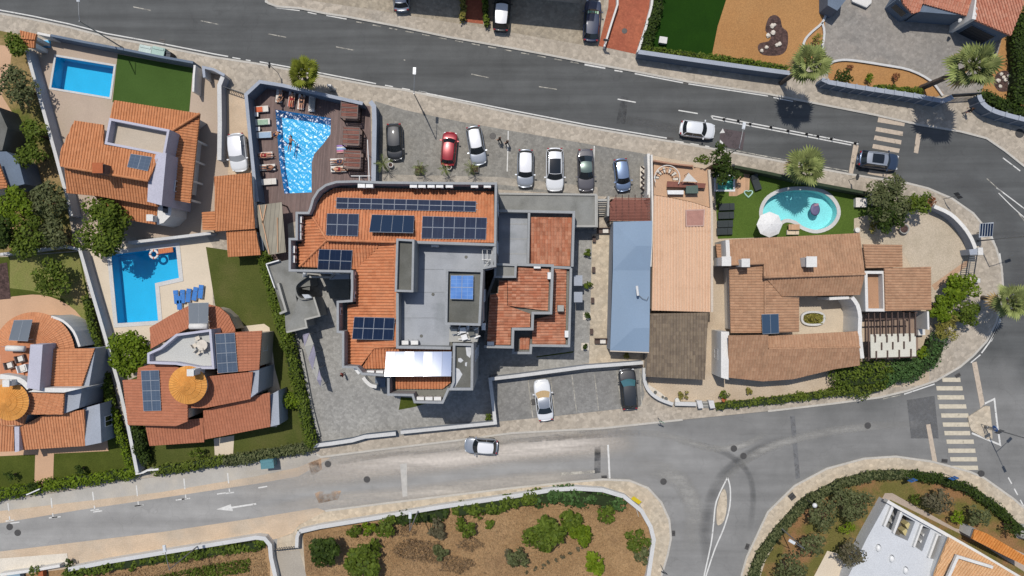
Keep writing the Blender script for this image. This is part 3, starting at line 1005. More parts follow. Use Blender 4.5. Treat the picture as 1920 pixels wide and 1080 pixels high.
# ------------------------------------------------------------------ vehicles
def car(label, c, ang, L, Wd, H, paint, roofm=None, kind='hatch', glass=None, sunroof=None, rails=False, shade=None, covered=False, group=None):
    """c: pixel of the middle; ang: heading in degrees (0 = to the photo's right, 90 = up)."""
    z0 = .014 if not c[2:] else c[2]
    p = P(c[0], c[1], .7); p.z = z0
    t = T('parked_car' if group else 'car', label, 'car', p, group, R(ang))
    glass = glass or darkglass
    hw = Wd / 2; hl = L / 2
    hood, tail = {'hatch': (.25, .06), 'sedan': (.26, .17), 'suv': (.24, .04), 'wagon': (.25, .04), 'micro': (.2, .05)}[kind]
    x_ws0 = hl - L * hood                      # windscreen foot
    x_ws1 = x_ws0 - L * (.15 if kind != 'suv' else .12)
    x_rw0 = -hl + L * tail                     # rear window foot
    x_rw1 = x_rw0 + L * (.15 if kind == 'sedan' else .08)
    belt = H * .60
    N = 26
    body = MB(); vs = []; fs = []
    for i in range(N + 1):
        u = i / N; x = hl - L * u
        e = abs(2 * u - 1)
        front = u < .5
        wk = hw * (1 - (.22 if front else .16) * max(0, (e - .62) / .38) ** 2.2)
        nose = max(0, (e - .88) / .12) ** 2
        if x > x_ws0:
            f = (hl - x) / (hl - x_ws0)
            zt = H * (.46 + .14 * f ** .7) - .10 * nose
        elif x < x_rw0:
            f = (x + hl) / max(.01, x_rw0 + hl)
            zt = (belt - .02) * (.93 + .07 * f) - .06 * nose
        else:
            zt = belt
        xo = x
        prof = [(.80, .20), (.97, .30), (1.0, .48), (.985, zt * .86), (.93, zt - .025), (.80, zt), (.45, zt + .025), (0, zt + .03)]
        if i in (0, N):
            prof = [(.7, .26), (.84, .32), (.88, .45), (.86, zt * .8), (.78, zt - .06), (.6, zt - .05), (.35, zt - .04), (0, zt - .04)]
        ring_ = [(xo, wk * y, z) for y, z in prof] + [(xo, -wk * y, z) for y, z in reversed(prof[:-1])]
        # bow the ends
        ring_ = [(px_ - math.copysign(.16 * (abs(py_) / hw) ** 2 * max(0, (e - .7) / .3), px_), py_, pz_) for px_, py_, pz_ in ring_]
        vs += ring_
    n = 15
    for i in range(N):
        fs += [(i * n + k, i * n + k + 1, (i + 1) * n + k + 1, (i + 1) * n + k) for k in range(n - 1)]
        fs.append((i * n + n - 1, i * n, (i + 1) * n, (i + 1) * n + n - 1))
    fs += [tuple(range(n)), tuple(N * n + k for k in reversed(range(n)))]
    body.add(vs, fs)
    cut = [(hl - .02, hw * .3), (hl - .02, -hw * .3)]
    lpart(t, 'body', body, paint, True)
    # greenhouse: roof panel, screens, side glass, pillars
    rw = hw * (.70 if kind != 'suv' else .74)
    bw = hw * .91
    def roofpt(x, y):
        u = (x_ws1 - x) / (x_ws1 - x_rw1)
        return Vector((x - .10 * (y / rw) ** 2 * (1 - 2 * u) * (1 if u < .3 or u > .7 else .5), y, H - .05 * (y / rw) ** 2 - .07 * (2 * u - .9) ** 2))
    nx, ny = 9, 8
    rp = MB()
    g = [[roofpt(x_ws1 + (x_rw1 - x_ws1) * i / nx, rw * (2 * j / ny - 1) * (1 - .06 * (2 * i / nx - .8) ** 2)) for j in range(ny + 1)] for i in range(nx + 1)]
    rp.add([v for r_ in g for v in r_], [(i * (ny + 1) + j, (i + 1) * (ny + 1) + j, (i + 1) * (ny + 1) + j + 1, i * (ny + 1) + j + 1)[::-1] for i in range(nx) for j in range(ny)])
    lpart(t, 'roof', rp, roofm or paint, True)
    if sunroof:
        a, b, wd = sunroof
        sp = MB(); xa = x_ws1 + (x_rw1 - x_ws1) * a; xb = x_ws1 + (x_rw1 - x_ws1) * b
        q = [[roofpt(xa + (xb - xa) * i / 5, rw * wd * (2 * j / 5 - 1)) + Vector((0, 0, .02)) for j in range(6)] for i in range(6)]
        sp.add([v for r_ in q for v in r_], [(i * 6 + j, i * 6 + j + 1, (i + 1) * 6 + j + 1, (i + 1) * 6 + j) for i in range(5) for j in range(5)])
        lpart(t, 'sunroof', sp, darkglass, True)
    def screen(name, xf, xr_idx, mat, bow):
        m = MB(); k = 8
        lo = [Vector((xf - bow * (2 * j / k - 1) ** 2, bw * .94 * (2 * j / k - 1), belt + .03)) for j in range(k + 1)]
        hi = [g[xr_idx][j] + Vector((0, 0, -.015)) for j in range(ny + 1)]
        m.add(lo + hi, [(j, j + 1, k + 2 + j, k + 1 + j) for j in range(k)])
        lpart(t, name, m, mat, True)
    screen('windscreen', x_ws0, 0, shade or glass, .22)
    screen('rear_window', x_rw0, nx, glass, -.12)
    for sg in (1, -1):
        m = MB(); j = ny if sg > 0 else 0
        xs = [x_ws0 - .22] + [x_ws0 - .22 + (x_rw0 + .12 - x_ws0 + .22) * i / nx for i in range(1, nx)] + [x_rw0 + .12]
        lo = [Vector((x, sg * bw * .985, belt)) for x in xs]
        hi = [g[i][j] + Vector((0, sg * .015, -.03)) for i in range(nx + 1)]
        m.add(lo + hi, [(i, i + 1, nx + 2 + i, nx + 1 + i) for i in range(nx)])
        lpart(t, 'side_window', m, glass, True)
        pm = MB()
        for i in (0, 5, nx):
            pm.tube([lo[i] + Vector((0, sg * .01, 0)), hi[i] + Vector((0, sg * .01, .03))], .04 if i != 5 else .03, 5)
        pm.tube([hi[i] + Vector((0, -sg * .01, .03)) for i in range(nx + 1)], .035, 5)
        lpart(t, 'pillars', pm, paint)
        mr_ = MB().box((x_ws0 - .32, sg * (hw + .1), belt + .05), (.13, .2, .13))
        lpart(t, 'mirror', mr_, paint)
        hl_ = MB(); hl_.box((hl - .24, sg * hw * .66, H * .435), (.2, .3, .12), -sg * .5)
        lpart(t, 'headlight', hl_, lampglass)
        tl = MB(); tl.box((-hl + .13, sg * hw * .72, H * .50), (.12, .22, .16), sg * .3)
        lpart(t, 'taillight', tl, cl_red)
        if rails:
            lpart(t, 'roof_rail', MB().tube([g[i][j] + Vector((0, -sg * .03, .09)) for i in range(nx + 1)], .028, 6), alu)
    for sx in (1, -1):
        for sg in (1, -1):
            wc = Vector((sx * L * .305, sg * (hw - .12), .31))
            m = MB(); m.tube([wc + Vector((0, -.1, 0)), wc + Vector((0, .1, 0))], .31, 16)
            wo = lpart(t, 'wheel', m, rubber)
            r_ = MB(); r_.tube([wc + Vector((0, sg * .08, 0)), wc + Vector((0, sg * .112, 0))], .2, 12)
            lpart(wo, 'rim', r_, steel)
    lpart(t, 'wiper', MB().tube([(x_ws0 - .06, .25, belt + .05), (x_ws0 - .2, -.35, belt + .09)], .014, 4), black_pl)
    return t

# ------------------------------------------------------------------ people
def skin_body(joints, edges, radii, name='body'):
    me = bpy.data.meshes.new(name)
    me.from_pydata([tuple(j) for j in joints], edges, [])
    ob = bpy.data.objects.new("tmp_body", me); COL.objects.link(ob)
    md = ob.modifiers.new("skin", 'SKIN')
    for i, r in enumerate(radii):
        me.skin_vertices[0].data[i].radius = r if isinstance(r, tuple) else (r, r)
    me.skin_vertices[0].data[0].use_root = True
    sb = ob.modifiers.new("sub", 'SUBSURF'); sb.levels = 1; sb.render_levels = 1
    dg = bpy.context.evaluated_depsgraph_get(); dg.update()
    m2 = bpy.data.meshes.new_from_object(ob.evaluated_get(dg))
    bpy.data.objects.remove(ob); bpy.data.meshes.remove(me)
    m2.name = name
    return m2
def person(label, loc, rz, pose, mats, hair=None, tilt=None):
    """pose 'stand', 'walk', 'lie', 'sit_lie' or 'swim'. mats: (skin, top, bottom, shoes)."""
    t = T('person', label, 'person', loc, None, rz)
    if pose in ('stand', 'walk'):
        s = .22 if pose == 'walk' else .05
        J = [(0, 0, .95), (0, 0, 1.18), (0, 0, 1.42), (.02, 0, 1.52), (.03, 0, 1.66), (.01, 0, 1.74),
             (0, .19, 1.40), (-s * .5, .23, 1.13), (s * .4 + .06, .22, .88),
             (0, -.19, 1.40), (s * .5, -.23, 1.13), (s * .8 + .06, -.22, .92),
             (0, .10, .90), (s * .7, .10, .50), (s * .5, .10, .09), (s * .5 + .17, .11, .04),
             (0, -.10, .90), (-s * .2, -.10, .50), (-s * 1.2, -.10, .11), (-s * 1.2 + .16, -.11, .05)]
    else:
        b = .35 if pose == 'sit_lie' else (.0 if pose != 'swim' else .05)
        J = [(0, 0, .12), (.24, 0, .13 + b * .4), (.47, 0, .14 + b), (.57, 0, .16 + b * 1.2), (.70, 0, .18 + b * 1.45), (.78, 0, .18 + b * 1.6),
             (.45, .19, .13 + b), (.20, .27, .10 + b * .4), (-.03, .25, .08),
             (.45, -.19, .13 + b), (.22, -.29, .10 + b * .4), (-.02, -.24, .08),
             (-.06, .10, .11), (-.48, .13, .14), (-.88, .13, .07), (-.94, .15, .18),
             (-.06, -.10, .11), (-.46, -.11, .20 if pose == 'lie' else .1), (-.84, -.12, .07), (-.90, -.14, .18)]
        if pose == 'swim':
            J[7] = (.62, .30, .1); J[8] = (.85, .2, .1); J[10] = (.30, -.40, .06); J[11] = (.05, -.5, .05)
    Rr = [(.15, .12), (.13, .10), (.16, .11), .06, .095, .08, .07, .045, .03, .07, .045, .03, .09, .06, .042, .035, .09, .06, .042, .035]
    E = [(0, 1), (1, 2), (2, 3), (3, 4), (4, 5), (2, 6), (6, 7), (7, 8), (2, 9), (9, 10), (10, 11), (0, 12), (12, 13), (13, 14), (14, 15), (0, 16), (16, 17), (17, 18), (18, 19)]
    # hands: palm and five fingers
    for w_, e_ in ((8, 7), (11, 10)):
        a = Vector(J[w_]); d = (a - Vector(J[e_])).normalized(); sd = d.cross(Vector((.3, .2, 1))).normalized()
        J.append(tuple(a + d * .07)); Rr.append((.035, .018)); pi = len(J) - 1; E.append((w_, pi))
        for k in range(5):
            o = sd * (.032 * (k - 2)); ln = (.055, .075, .085, .078, .06)[k]
            st = a + d * (.02 if k == 0 else .085) + o * (1.4 if k == 0 else .8)
            J.append(tuple(st)); Rr.append(.011); J.append(tuple(st + d * ln * .6 + o * .3)); Rr.append(.009); J.append(tuple(st + d * ln + Vector((0, 0, -.012)))); Rr.append(.008)
            E.extend([(pi, len(J) - 3), (len(J) - 3, len(J) - 2), (len(J) - 2, len(J) - 1)])
    me = skin_body(J, E, Rr)
    for m in mats:
        me.materials.append(m)
    up = pose in ('stand', 'walk')
    for pl in me.polygons:
        c = pl.center
        q = c.z if up else c.x + .95
        side = abs(c.y)
        if up:
            mi = 0 if q > 1.47 else (1 if q > .98 and side < .3 else (2 if q > .12 and side < .19 and q < 1.0 else (3 if q <= .12 else 0)))
        else:
            mi = 2 if .80 < q < 1.08 and side < .2 else (1 if mats[1] is not mats[0] and 1.22 < q < 1.38 and side < .2 else 0)
        pl.material_index = mi; pl.use_smooth = True
    link('body', me, t)
    hm = MB(); hc = Vector(J[4]) + (Vector((-.015, 0, .045)) if up else Vector((.05, 0, -.01)))
    hm.lathe(tuple(hc), [(.104, -.08), (.112, -.02), (.105, .05), (.07, .09), (.02, .105)], 12)
    lpart(t, 'hair', hm, hair or hair_m, True)
    f = Vector((.1, 0, 0)) if up else Vector((0, 0, .1))
    nz = MB(); h0 = Vector(J[4])
    nz.box(h0 + f * .98, (.03, .03, .04)); lpart(t, 'nose', nz, mats[0])
    ey = MB()
    for sy in (-.035, .035):
        ey.box(h0 + f * .93 + Vector((0 if up else .03, sy, .03 if up else 0)), (.012, .02, .012))
    lpart(t, 'eyes', ey, black_pl)
    return t

# ------------------------------------------------------------------ small built things
def lounger(label, px, ang, matt, L=1.85, Wd=.68, z0=.14, fr=None, group=None, back=.0):
    p = P(px[0], px[1], .4); p.z = z0
    t = T('sun_lounger', label, 'sun lounger', p, group, R(ang))
    fr = fr or white_pl
    mb = MB()
    for s in (-1, 1):
        mb.box((0, s * (Wd / 2 - .03), .28), (L, .05, .06))
    for s in (-1, 1):
        mb.box((s * (L / 2 - .03), 0, .28), (.05, Wd - .1, .06))
    lpart(t, 'frame', mb, fr)
    for sx in (-1, 1):
        for sy in (-1, 1):
            lpart(t, 'leg', MB().box((sx * (L / 2 - .2), sy * (Wd / 2 - .03), .125), (.05, .05, .25)), fr)
    m = MB(); k = L * .3
    m.box((-k * .5, 0, .35), (L - k - .04, Wd - .06, .08))
    lpart(t, 'seat_cushion', m, matt)
    m2 = MB(); m2.box((L / 2 - k / 2, 0, .37 + back * .5), (k, Wd - .06, .08)); 
    if back:
        m2 = MB(); a = [(L / 2 - k, .31), (L / 2 - .05, .31 + back), (L / 2 - .05, .39 + back), (L / 2 - k, .39)]
        y = Wd / 2 - .03
        m2.add([(x, s * y, z) for s in (-1, 1) for x, z in a], [(0, 1, 2, 3)[::-1], (4, 5, 6, 7), (0, 4, 5, 1)[::-1], (1, 5, 6, 2)[::-1], (2, 6, 7, 3)[::-1], (3, 7, 4, 0)[::-1]])
    lpart(t, 'backrest', m2, matt)
    return t
AC0 = []
def aircon(label, px, z, rz=0, group='air conditioners on the hotel roof', w=.68, d=.38):
    p = P(px[0], px[1], z + .35); p.z = z
    if not AC0:
        t = T('air_conditioner', label, 'air conditioner', p, group, rz)
        lpart(t, 'casing', MB().box((0, 0, .38), (w, d, .62)), white_pl)
        lpart(t, 'fan_grille', MB().tube([(-.1, -d / 2 + .01, .38), (-.1, -d / 2 - .02, .38)], .2, 16), black_pl)
        for s in (-1, 1):
            lpart(t, 'foot', MB().box((s * w * .35, 0, .035), (.06, d + .1, .07)), black_pl)
        AC0.append(t)
        return t
    t = copy_tree(AC0[0]); t.location = p; t.rotation_euler = (0, 0, rz); t['label'] = label; t['group'] = group
    return t

def solar(label, quad, z, cols, rows, mat, plane=None, tilt=None, group=None, standoff=.12, name='solar_array', mid=False, cell_uv=True, frame=None, gap=.008, jit=0):
    """Array of framed panels on a quad of photo pixels TL,TR,BR,BL. plane: roof Plane it lies on; tilt: (z_top, z_bottom)."""
    TL, TR, BR, BL = quad
    if plane:
        c = [plane.at(*q) + Vector((0, 0, standoff)) for q in quad]
        c = [Plane(plane.p + Vector((0, 0, standoff)), plane.d, plane.k).at(*q) for q in quad]
    else:
        zt, zb = tilt
        c = [P(TL[0], TL[1], zt), P(TR[0], TR[1], zt), P(BR[0], BR[1], zb), P(BL[0], BL[1], zb)]
    nrm = (c[1] - c[0]).cross(c[3] - c[0]).normalized()
    if nrm.z < 0:
        nrm = -nrm
    t = T(name, label, 'solar panels', (c[0] + c[2]) / 2 - Vector((0, 0, standoff)), group)
    def bi(u, v):
        return c[0] * (1 - u) * (1 - v) + c[1] * u * (1 - v) + c[2] * u * v + c[3] * (1 - u) * v
    o = org(t)
    for i in range(cols):
        for j in range(rows):
            u0, u1, v0, v1 = i / cols, (i + 1) / cols, j / rows, (j + 1) / rows
            q = [bi(u0, v0), bi(u1, v0), bi(u1, v1), bi(u0, v1)]
            if jit:
                jz = rng.uniform(-jit, jit); q[0].z += jz; q[1].z += jz
            mb = MB(); m = (q[0] + q[2]) / 2
            outer = [m + (p - m) * (1 - gap * 2) for p in q]
            inn = [p + (m - p).normalized() * .03 for p in outer]
            dz = nrm * .04
            vs = [p - o for p in outer] + [p - dz - o for p in outer] + [p - o for p in inn]
            for k in range(4):
                l = (k + 1) % 4
                mb.add([vs[k], vs[l], vs[4 + l], vs[4 + k]], [(0, 1, 2, 3)], 0)
                mb.add([vs[k], vs[l], vs[8 + l], vs[8 + k]], [(3, 2, 1, 0)], 0)
            mb.add([vs[8], vs[9], vs[10], vs[11]], [(3, 2, 1, 0)], 1)
            if mid:
                a, b = (inn[0] + inn[3]) / 2 + nrm * .006 - o, (inn[1] + inn[2]) / 2 + nrm * .006 - o
                e = (inn[3] - inn[0]).normalized() * .025
                mb.add([a - e, b - e, b + e, a + e], [(3, 2, 1, 0)], 0)
            me = mb.mesh('panel', [frame or frame_g, mat])
            uv = me.uv_layers.new(name="cell")
            for pl in me.polygons:
                if pl.material_index == 1:
                    for li, uvc in zip(pl.loop_indices, ((0, 1), (1, 1), (1, 0), (0, 0))):
                        uv.data[li].uv = uvc
            link('panel', me, t)
    mb = MB()
    for v in (.22, .78):
        a, b = bi(-.012, v) - nrm * .07, bi(1.012, v) - nrm * .07
        mb.tube([a, b], .025, 4)
    if tilt:
        for u in (.05, .5, .95):
            for v in (.08, .92):
                p = bi(u, v) - nrm * .07
                mb.tube([p, (p.x, p.y, z)], .025, 4)
    part(t, 'mounting_rail', mb, alu)
    return t

def lamp(label, base, rz, h=7.6, arm=1.9, arms=(0,), group='street lamps', z0=.12, head='flat', name='street_lamp'):
    p = P(base[0], base[1], 0); p.z = z0
    t = T(name, label, 'street lamp', p, group, R(rz))
    mb = MB(); mb.tube([(0, 0, 0), (0, 0, .5), (0, 0, .52), (0, 0, h)], [.11, .11, .075, .045], 10)
    lpart(t, 'pole', mb, steel)
    for a in arms:
        d = Vector((math.cos(R(a)), math.sin(R(a)), 0))
        m = MB(); m.tube([Vector((0, 0, h - .12)), d * arm * .3 + Vector((0, 0, h + .04)), d * arm + Vector((0, 0, h + .12))], [.04, .035, .03], 8)
        lpart(t, 'arm', m, steel)
        hm = MB(); q = d * (arm + .3) + Vector((0, 0, h + .13))
        hm.box(q, (.68, .3, .1), R(a)); hm.box(q + Vector((0, 0, .07)), (.5, .22, .06), R(a))
        ho = lpart(t, 'lamp_head', hm, lampglass)
        lpart(ho, 'lens', MB().box(q + Vector((0, 0, -.065)), (.5, .22, .03), R(a)), winglass)
    return t
def signpost(label, base, rz, h, plate, pm, back=None, shape='square', z0=.12, name='road_sign', cat='road sign', face=None):
    """Post with a plate; face: extra mesh builder (local) with the sign's emblem."""
    p = P(base[0], base[1], 0); p.z = z0
    t = T(name, label, cat, p, None, R(rz))
    lpart(t, 'post', MB().tube([(0, 0, 0), (0, 0, h)], .035, 8), steel)
    mb = MB()
    if shape == 'square':
        mb.box((.05, 0, h - plate / 2), (.03, plate, plate))
    elif shape == 'rect':
        mb.box((.05, 0, h - plate * .35), (.03, plate, plate * .7))
    else:
        mb.tube([(.035, 0, h - plate / 2), (.065, 0, h - plate / 2)], plate / 2, 20)
    so = lpart(t, 'plate', mb, [pm])
    if face:
        face(so, h, plate)
    lpart(t, 'bracket', MB().box((.02, 0, h - plate / 2), (.05, .08, .08)), steel)
    return t
def man_emblem(so, h, pl):
    m = MB(); z = h - pl / 2
    m.add([(.067, -.24 * pl, z - .3 * pl), (.067, .24 * pl, z - .3 * pl), (.067, 0, z + .36 * pl)], [(0, 1, 2)])
    lpart(so, 'emblem', m, cl_white)
    m = MB()
    m.box((.07, 0, z - .02), (.004, .05 * pl * 1.6, .22 * pl)); m.box((.07, .03, z - .16), (.004, .03, .16)); m.box((.07, -.04, z - .16), (.004, .03, .16)); m.box((.07, 0, z + .12), (.004, .06, .06))
    lpart(so, 'walking_figure', m, black_pl)
def chimney(t, px, z0, z1, s=.9, mat=None, cap=None, name='chimney'):
    p = P(px[0], px[1], z1)
    o = part(t, name, MB().box((p.x, p.y, (z0 + z1) / 2), (s, s, z1 - z0)), mat or wall_white)
    lpart(o, 'cap', MB().box(p + Vector((0, 0, .16)) - org(t), (s * .7, s * .7, .3)).box(p + Vector((0, 0, .34)) - org(t), (s * 1.15, s * 1.15, .07)), cap or wall_white)
    return o
def wall(label, px, h, th, mat, cap=None, name='garden_wall', cat='wall', z0=.0, smooth=0, capw=.06, piers=None):
    c = W2(px, h)
    p = Vector((c[0][0], c[0][1], z0))
    t = T(name, label, cat, p)
    part(t, 'wall_body', MB().band(px, z0, h - .06 if cap else h, th, smooth=smooth), mat)
    if cap:
        mb = MB(); cc = smoothpts(c, smooth) if smooth else c
        part(t, 'coping', mb.band(cc, h - .057, h, th + capw, world=True), cap)
    if piers:
        L = 0; cc = smoothpts(c, smooth) if smooth else c
        nxt = piers[0] * .5
        for a, b in zip(cc[:-1], cc[1:]):
            a, b = Vector(a), Vector(b); e = (b - a).length
            while nxt < L + e:
                q = a + (b - a) * ((nxt - L) / e); an = math.atan2(b.y - a.y, b.x - a.x)
                part(t, 'pier', MB().box((q.x, q.y, (h + piers[2]) / 2), (piers[1], th + .12, h + piers[2]), an), piers[3])
                nxt += piers[0]
            L += e
    return t
def pool(label, px, depth, basin, water, cop, waves=0, zt=.15, copw=.28, smooth=0, inset=0.0):
    loop = ccw(W2(px, 0))
    if smooth:
        loop = ccw(smoothpts(loop, smooth, True))
    c = Vector((sum(p[0] for p in loop) / len(loop), sum(p[1] for p in loop) / len(loop), 0))
    t = T('swimming_pool', label, 'swimming pool', c)
    n = len(loop); mb = MB()
    zb = zt - depth
    for i in range(n):
        a, b = loop[i], loop[(i + 1) % n]
        mb.add([(a[0], a[1], zb), (b[0], b[1], zb), (b[0], b[1], zt), (a[0], a[1], zt)], [(3, 2, 1, 0)])
    mb.sheet([loop], zb)
    part(t, 'basin', mb, basin)
    if cop:
        out = offset(loop, -copw)
        m = MB(); m.sheet([out, list(reversed(loop))], zt + .03)
        for i in range(n):
            j = (i + 1) % n
            m.add([(out[i][0], out[i][1], 0), (out[j][0], out[j][1], 0), (out[j][0], out[j][1], zt + .03), (out[i][0], out[i][1], zt + .03)], [(0, 1, 2, 3)])
            m.add([(loop[i][0], loop[i][1], zt - .02), (loop[j][0], loop[j][1], zt - .02), (loop[j][0], loop[j][1], zt + .03), (loop[i][0], loop[i][1], zt + .03)], [(3, 2, 1, 0)])
        part(t, 'coping', m, cop)
    zw = zt - .1
    if not waves:
        part(t, 'water', MB().sheet([loop], zw), water)
    else:
        xs = [p[0] for p in loop]; ys = [p[1] for p in loop]; st = .055
        bm = bmesh.new(); me = bpy.data.meshes.new("tmp"); MB_ = MB().sheet([loop], zw)
        me.from_pydata(MB_.v, [], MB_.f); bm.from_mesh(me); bpy.data.meshes.remove(me)
        for ax, lo, hi in ((Vector((1, 0, 0)), min(xs), max(xs)), (Vector((0, 1, 0)), min(ys), max(ys))):
            k = lo + st
            while k < hi:
                bmesh.ops.bisect_plane(bm, geom=bm.verts[:] + bm.edges[:] + bm.faces[:], dist=1e-5, plane_co=ax * k, plane_no=ax)
                k += st
        g = random.Random(5)
        wv = [(g.uniform(-1, 1), g.uniform(-1, 1), g.uniform(8, 24), g.uniform(0, 6.28)) for _ in range(20)]
        for v in bm.verts:
            z = 0
            for kx, ky, f, ph in wv:
                ln = math.hypot(kx, ky)
                z += math.sin((kx * v.co.x + ky * v.co.y) / ln * f + ph) / f
            v.co.z += z * waves
        for f in bm.faces:
            f.smooth = True
        bm.transform(Matrix.Translation(-org(t)))
        m2 = bpy.data.meshes.new("water"); bm.to_mesh(m2); bm.free(); m2.materials.append(water)
        link('water', m2, t)
    return t, loop
# ================================================================== GROUND, ROADS, PAVEMENTS
BLOCK = [(-320, -30), (0, 25), (60, 36), (130, 51), (200, 69), (300, 87), (400, 107), (480, 119), (560, 134), (700, 161), (760, 169), (960, 212), (1100, 239), (1250, 264), (1320, 276), (1440, 298), (1590, 326), (1640, 334), (1700, 343), (1740, 353), (1785, 372), (1825, 400), (1850, 430), (1868, 465), (1878, 500), (1881, 540), (1878, 570), (1868, 605), (1850, 640), (1825, 667), (1800, 688), (1755, 714), (1700, 733), (1650, 745), (1560, 757), (1440, 771), (1280, 787), (1130, 803), (960, 812), (855, 826), (720, 842), (602, 857), (590, 850), (420, 874), (300, 893), (245, 900), (150, 917), (0, 940), (-320, 992)]
block = ccw(W2(BLOCK, .12))
hole = offset(block, .05)
NB = [(497, -140), (497, -2), (503, 6), (520, 12), (560, 15), (610, 25), (650, 31), (740, 48), (840, 69), (960, 90), (1040, 105), (1100, 117), (1200, 135.5), (1290, 153), (1440, 176), (1640, 215), (1720, 233), (1800, 246), (1850, 259), (1885, 283), (1925, 315), (2300, 620), (2300, -140)]
SC = [(520, 1300), (513, 1100), (520, 1010), (548, 1000), (560, 985), (610, 958), (720, 944), (960, 915), (1060, 905), (1130, 899), (1180, 901), (1215, 915), (1240, 942), (1255, 975), (1258, 1010), (1252, 1040), (1240, 1080), (1190, 1300)]
SE = [(1330, 1300), (1390, 1080), (1400, 1045), (1440, 960), (1490, 911), (1550, 879), (1620, 860), (1680, 856), (1750, 866), (1820, 885), (1845, 896), (1900, 935), (1935, 965), (2300, 1250), (2300, 1300)]
SW = [(-320, 1080), (0, 1046), (128, 1036), (132, 1062), (505, 1010), (512, 1100), (520, 1300), (-320, 1300)]
L, T_ = -75, 45
big = [(-320, -320), (320, -320), (320, 320), (-320, 320)]
solo("ground", MB().sheet([big, list(reversed(hole))], 0), sand, kind='structure')
apx = ccw([tuple(P(x, y, .012)[:2]) for x, y in [(-320, -140), (2300, -140), (2300, 1300), (520, 1300), (512, 1012), (500, 968), (300, 998), (0, 1034), (-320, 1085)]])
solo("road", MB().sheet([apx, list(reversed(hole))], .012), asphalt, kind='structure')

POOL1 = [(107, 107), (215, 125), (207, 183), (98, 165)]
POOL2 = [(210, 478), (331, 463), (337, 521), (292, 531), (298, 601), (222, 606)]
POOLH = [(517, 206), (621, 222), (620, 252), (607, 270), (590, 289), (585, 305), (585, 361), (534, 363), (524, 300)]
POOLK = [(1430, 392), (1442, 372), (1468, 360), (1505, 357), (1540, 362), (1562, 380), (1568, 402), (1555, 422), (1530, 431), (1506, 425), (1490, 414), (1470, 411), (1448, 424), (1432, 412)]
SPA = [(1341, 330), (1374, 330), (1374, 356), (1341, 356)]
H1, H2, HH, HS = (list(reversed(ccw(W2(p, 0)))) for p in (POOL1, POOL2, POOLH, SPA))
HK = list(reversed(ccw(smoothpts(ccw(W2(POOLK, 0)), 4, True))))
top = MB().sheet([block, H1, H2, HH, HK, HS], .12)
n = len(block)
for i in range(n):
    a, b = block[i], block[(i + 1) % n]
    top.add([(a[0], a[1], 0), (b[0], b[1], 0), (b[0], b[1], .12), (a[0], a[1], .12)], [(0, 1, 2, 3)])
solo("pavement", top, calcada, kind='structure')
solo("pavement", MB().prism(NB, 0, .12), calcada, kind='structure')
solo("pavement", MB().prism(SC, 0, .12), calcada_pale, kind='structure')
solo("pavement", MB().prism(SE, 0, .12), calcada_pale, kind='structure')
def kerbline(px, closed=False, wd=.22):
    pts = W2(px, .13)
    solo("kerb", MB().band(pts, .0, .135, wd, world=True), kerb, kind='structure')
kerbline(BLOCK[1:36]); kerbline(BLOCK[36:43]); kerbline(NB[1:21]); kerbline(SC[5:17]); kerbline(SE[1:13])
# traffic islands
TRI = [(1815, 782), (1848, 761), (1856, 762), (1859, 790), (1861, 822), (1852, 824), (1822, 808), (1818, 798)]
solo("traffic_island", MB().prism(TRI, 0, .12), calcada_pale, kind='structure')
TEAR = [(1357, 917), (1362, 925), (1363, 950), (1358, 975), (1350, 984), (1344, 982), (1344, 955), (1350, 930)]
solo("traffic_island", MB().prism(smoothpts(TEAR, 2, True), 0, .12), calcada_pale, kind='structure')

# road-level strips and patches (each a few mm above the one below)
def rsheet(name, px, lev, mat, kind='structure'):
    return solo(name, MB().sheet([ccw(W2(px))], .012 + .004 * lev), mat, kind=kind)
rsheet("parking_lane", [(-320, 985), (0, 938), (150, 915), (300, 891), (420, 872), (592, 847), (602, 858), (560, 876), (480, 893), (300, 923), (0, 958), (-320, 1008)], 1, lane_conc)
rsheet("sandy_strip", [(-320, 1008), (0, 958), (300, 923), (480, 893), (560, 876), (602, 858), (620, 858), (560, 893), (480, 907), (300, 934), (150, 956), (0, 981), (-320, 1030)], 2, sand)
rsheet("sandy_strip", [(-320, 1085), (0, 1034), (300, 999), (480, 971), (595, 952), (610, 958), (560, 985), (548, 1000), (520, 1010), (130, 1062), (128, 1036), (0, 1046), (-320, 1080)], 2, sand)
rsheet("road_dust", [(590, 925), (600, 921), (640, 920), (634, 936), (598, 944)], 3, dust_t)
rsheet("road_dust", [(578, 868), (602, 860), (604, 880), (584, 892)], 3, dust_t)
rsheet("asphalt_patch", [(750, 870), (763, 868), (764, 930), (755, 932)], 7, M_worn("pale_patch", 'c6c2ba', .15, .35))
rsheet("asphalt_patch", [(1115, 838), (1126, 836), (1126, 886), (1114, 888)], 3, M_worn("grey_patch", '83817e', .25, .5))
rsheet("asphalt_patch", [(1481, 780), (1490, 779), (1500, 896), (1492, 898)], 3, M_worn("tar_patch", '777777', .2, .5))
rsheet("asphalt_patch", [(1700, 750), (1752, 742), (1760, 822), (1708, 822)], 2, M_worn("dark_patch", '707070', .25, .6, .6))
rsheet("tyre_marks", [(1165, 180), (1178, 182), (1172, 232), (1155, 232)], 3, tyre_m)
rsheet("red_surfacing", [(1352, 241), (1397, 248), (1392, 282), (1347, 273)], 3, patch_r)

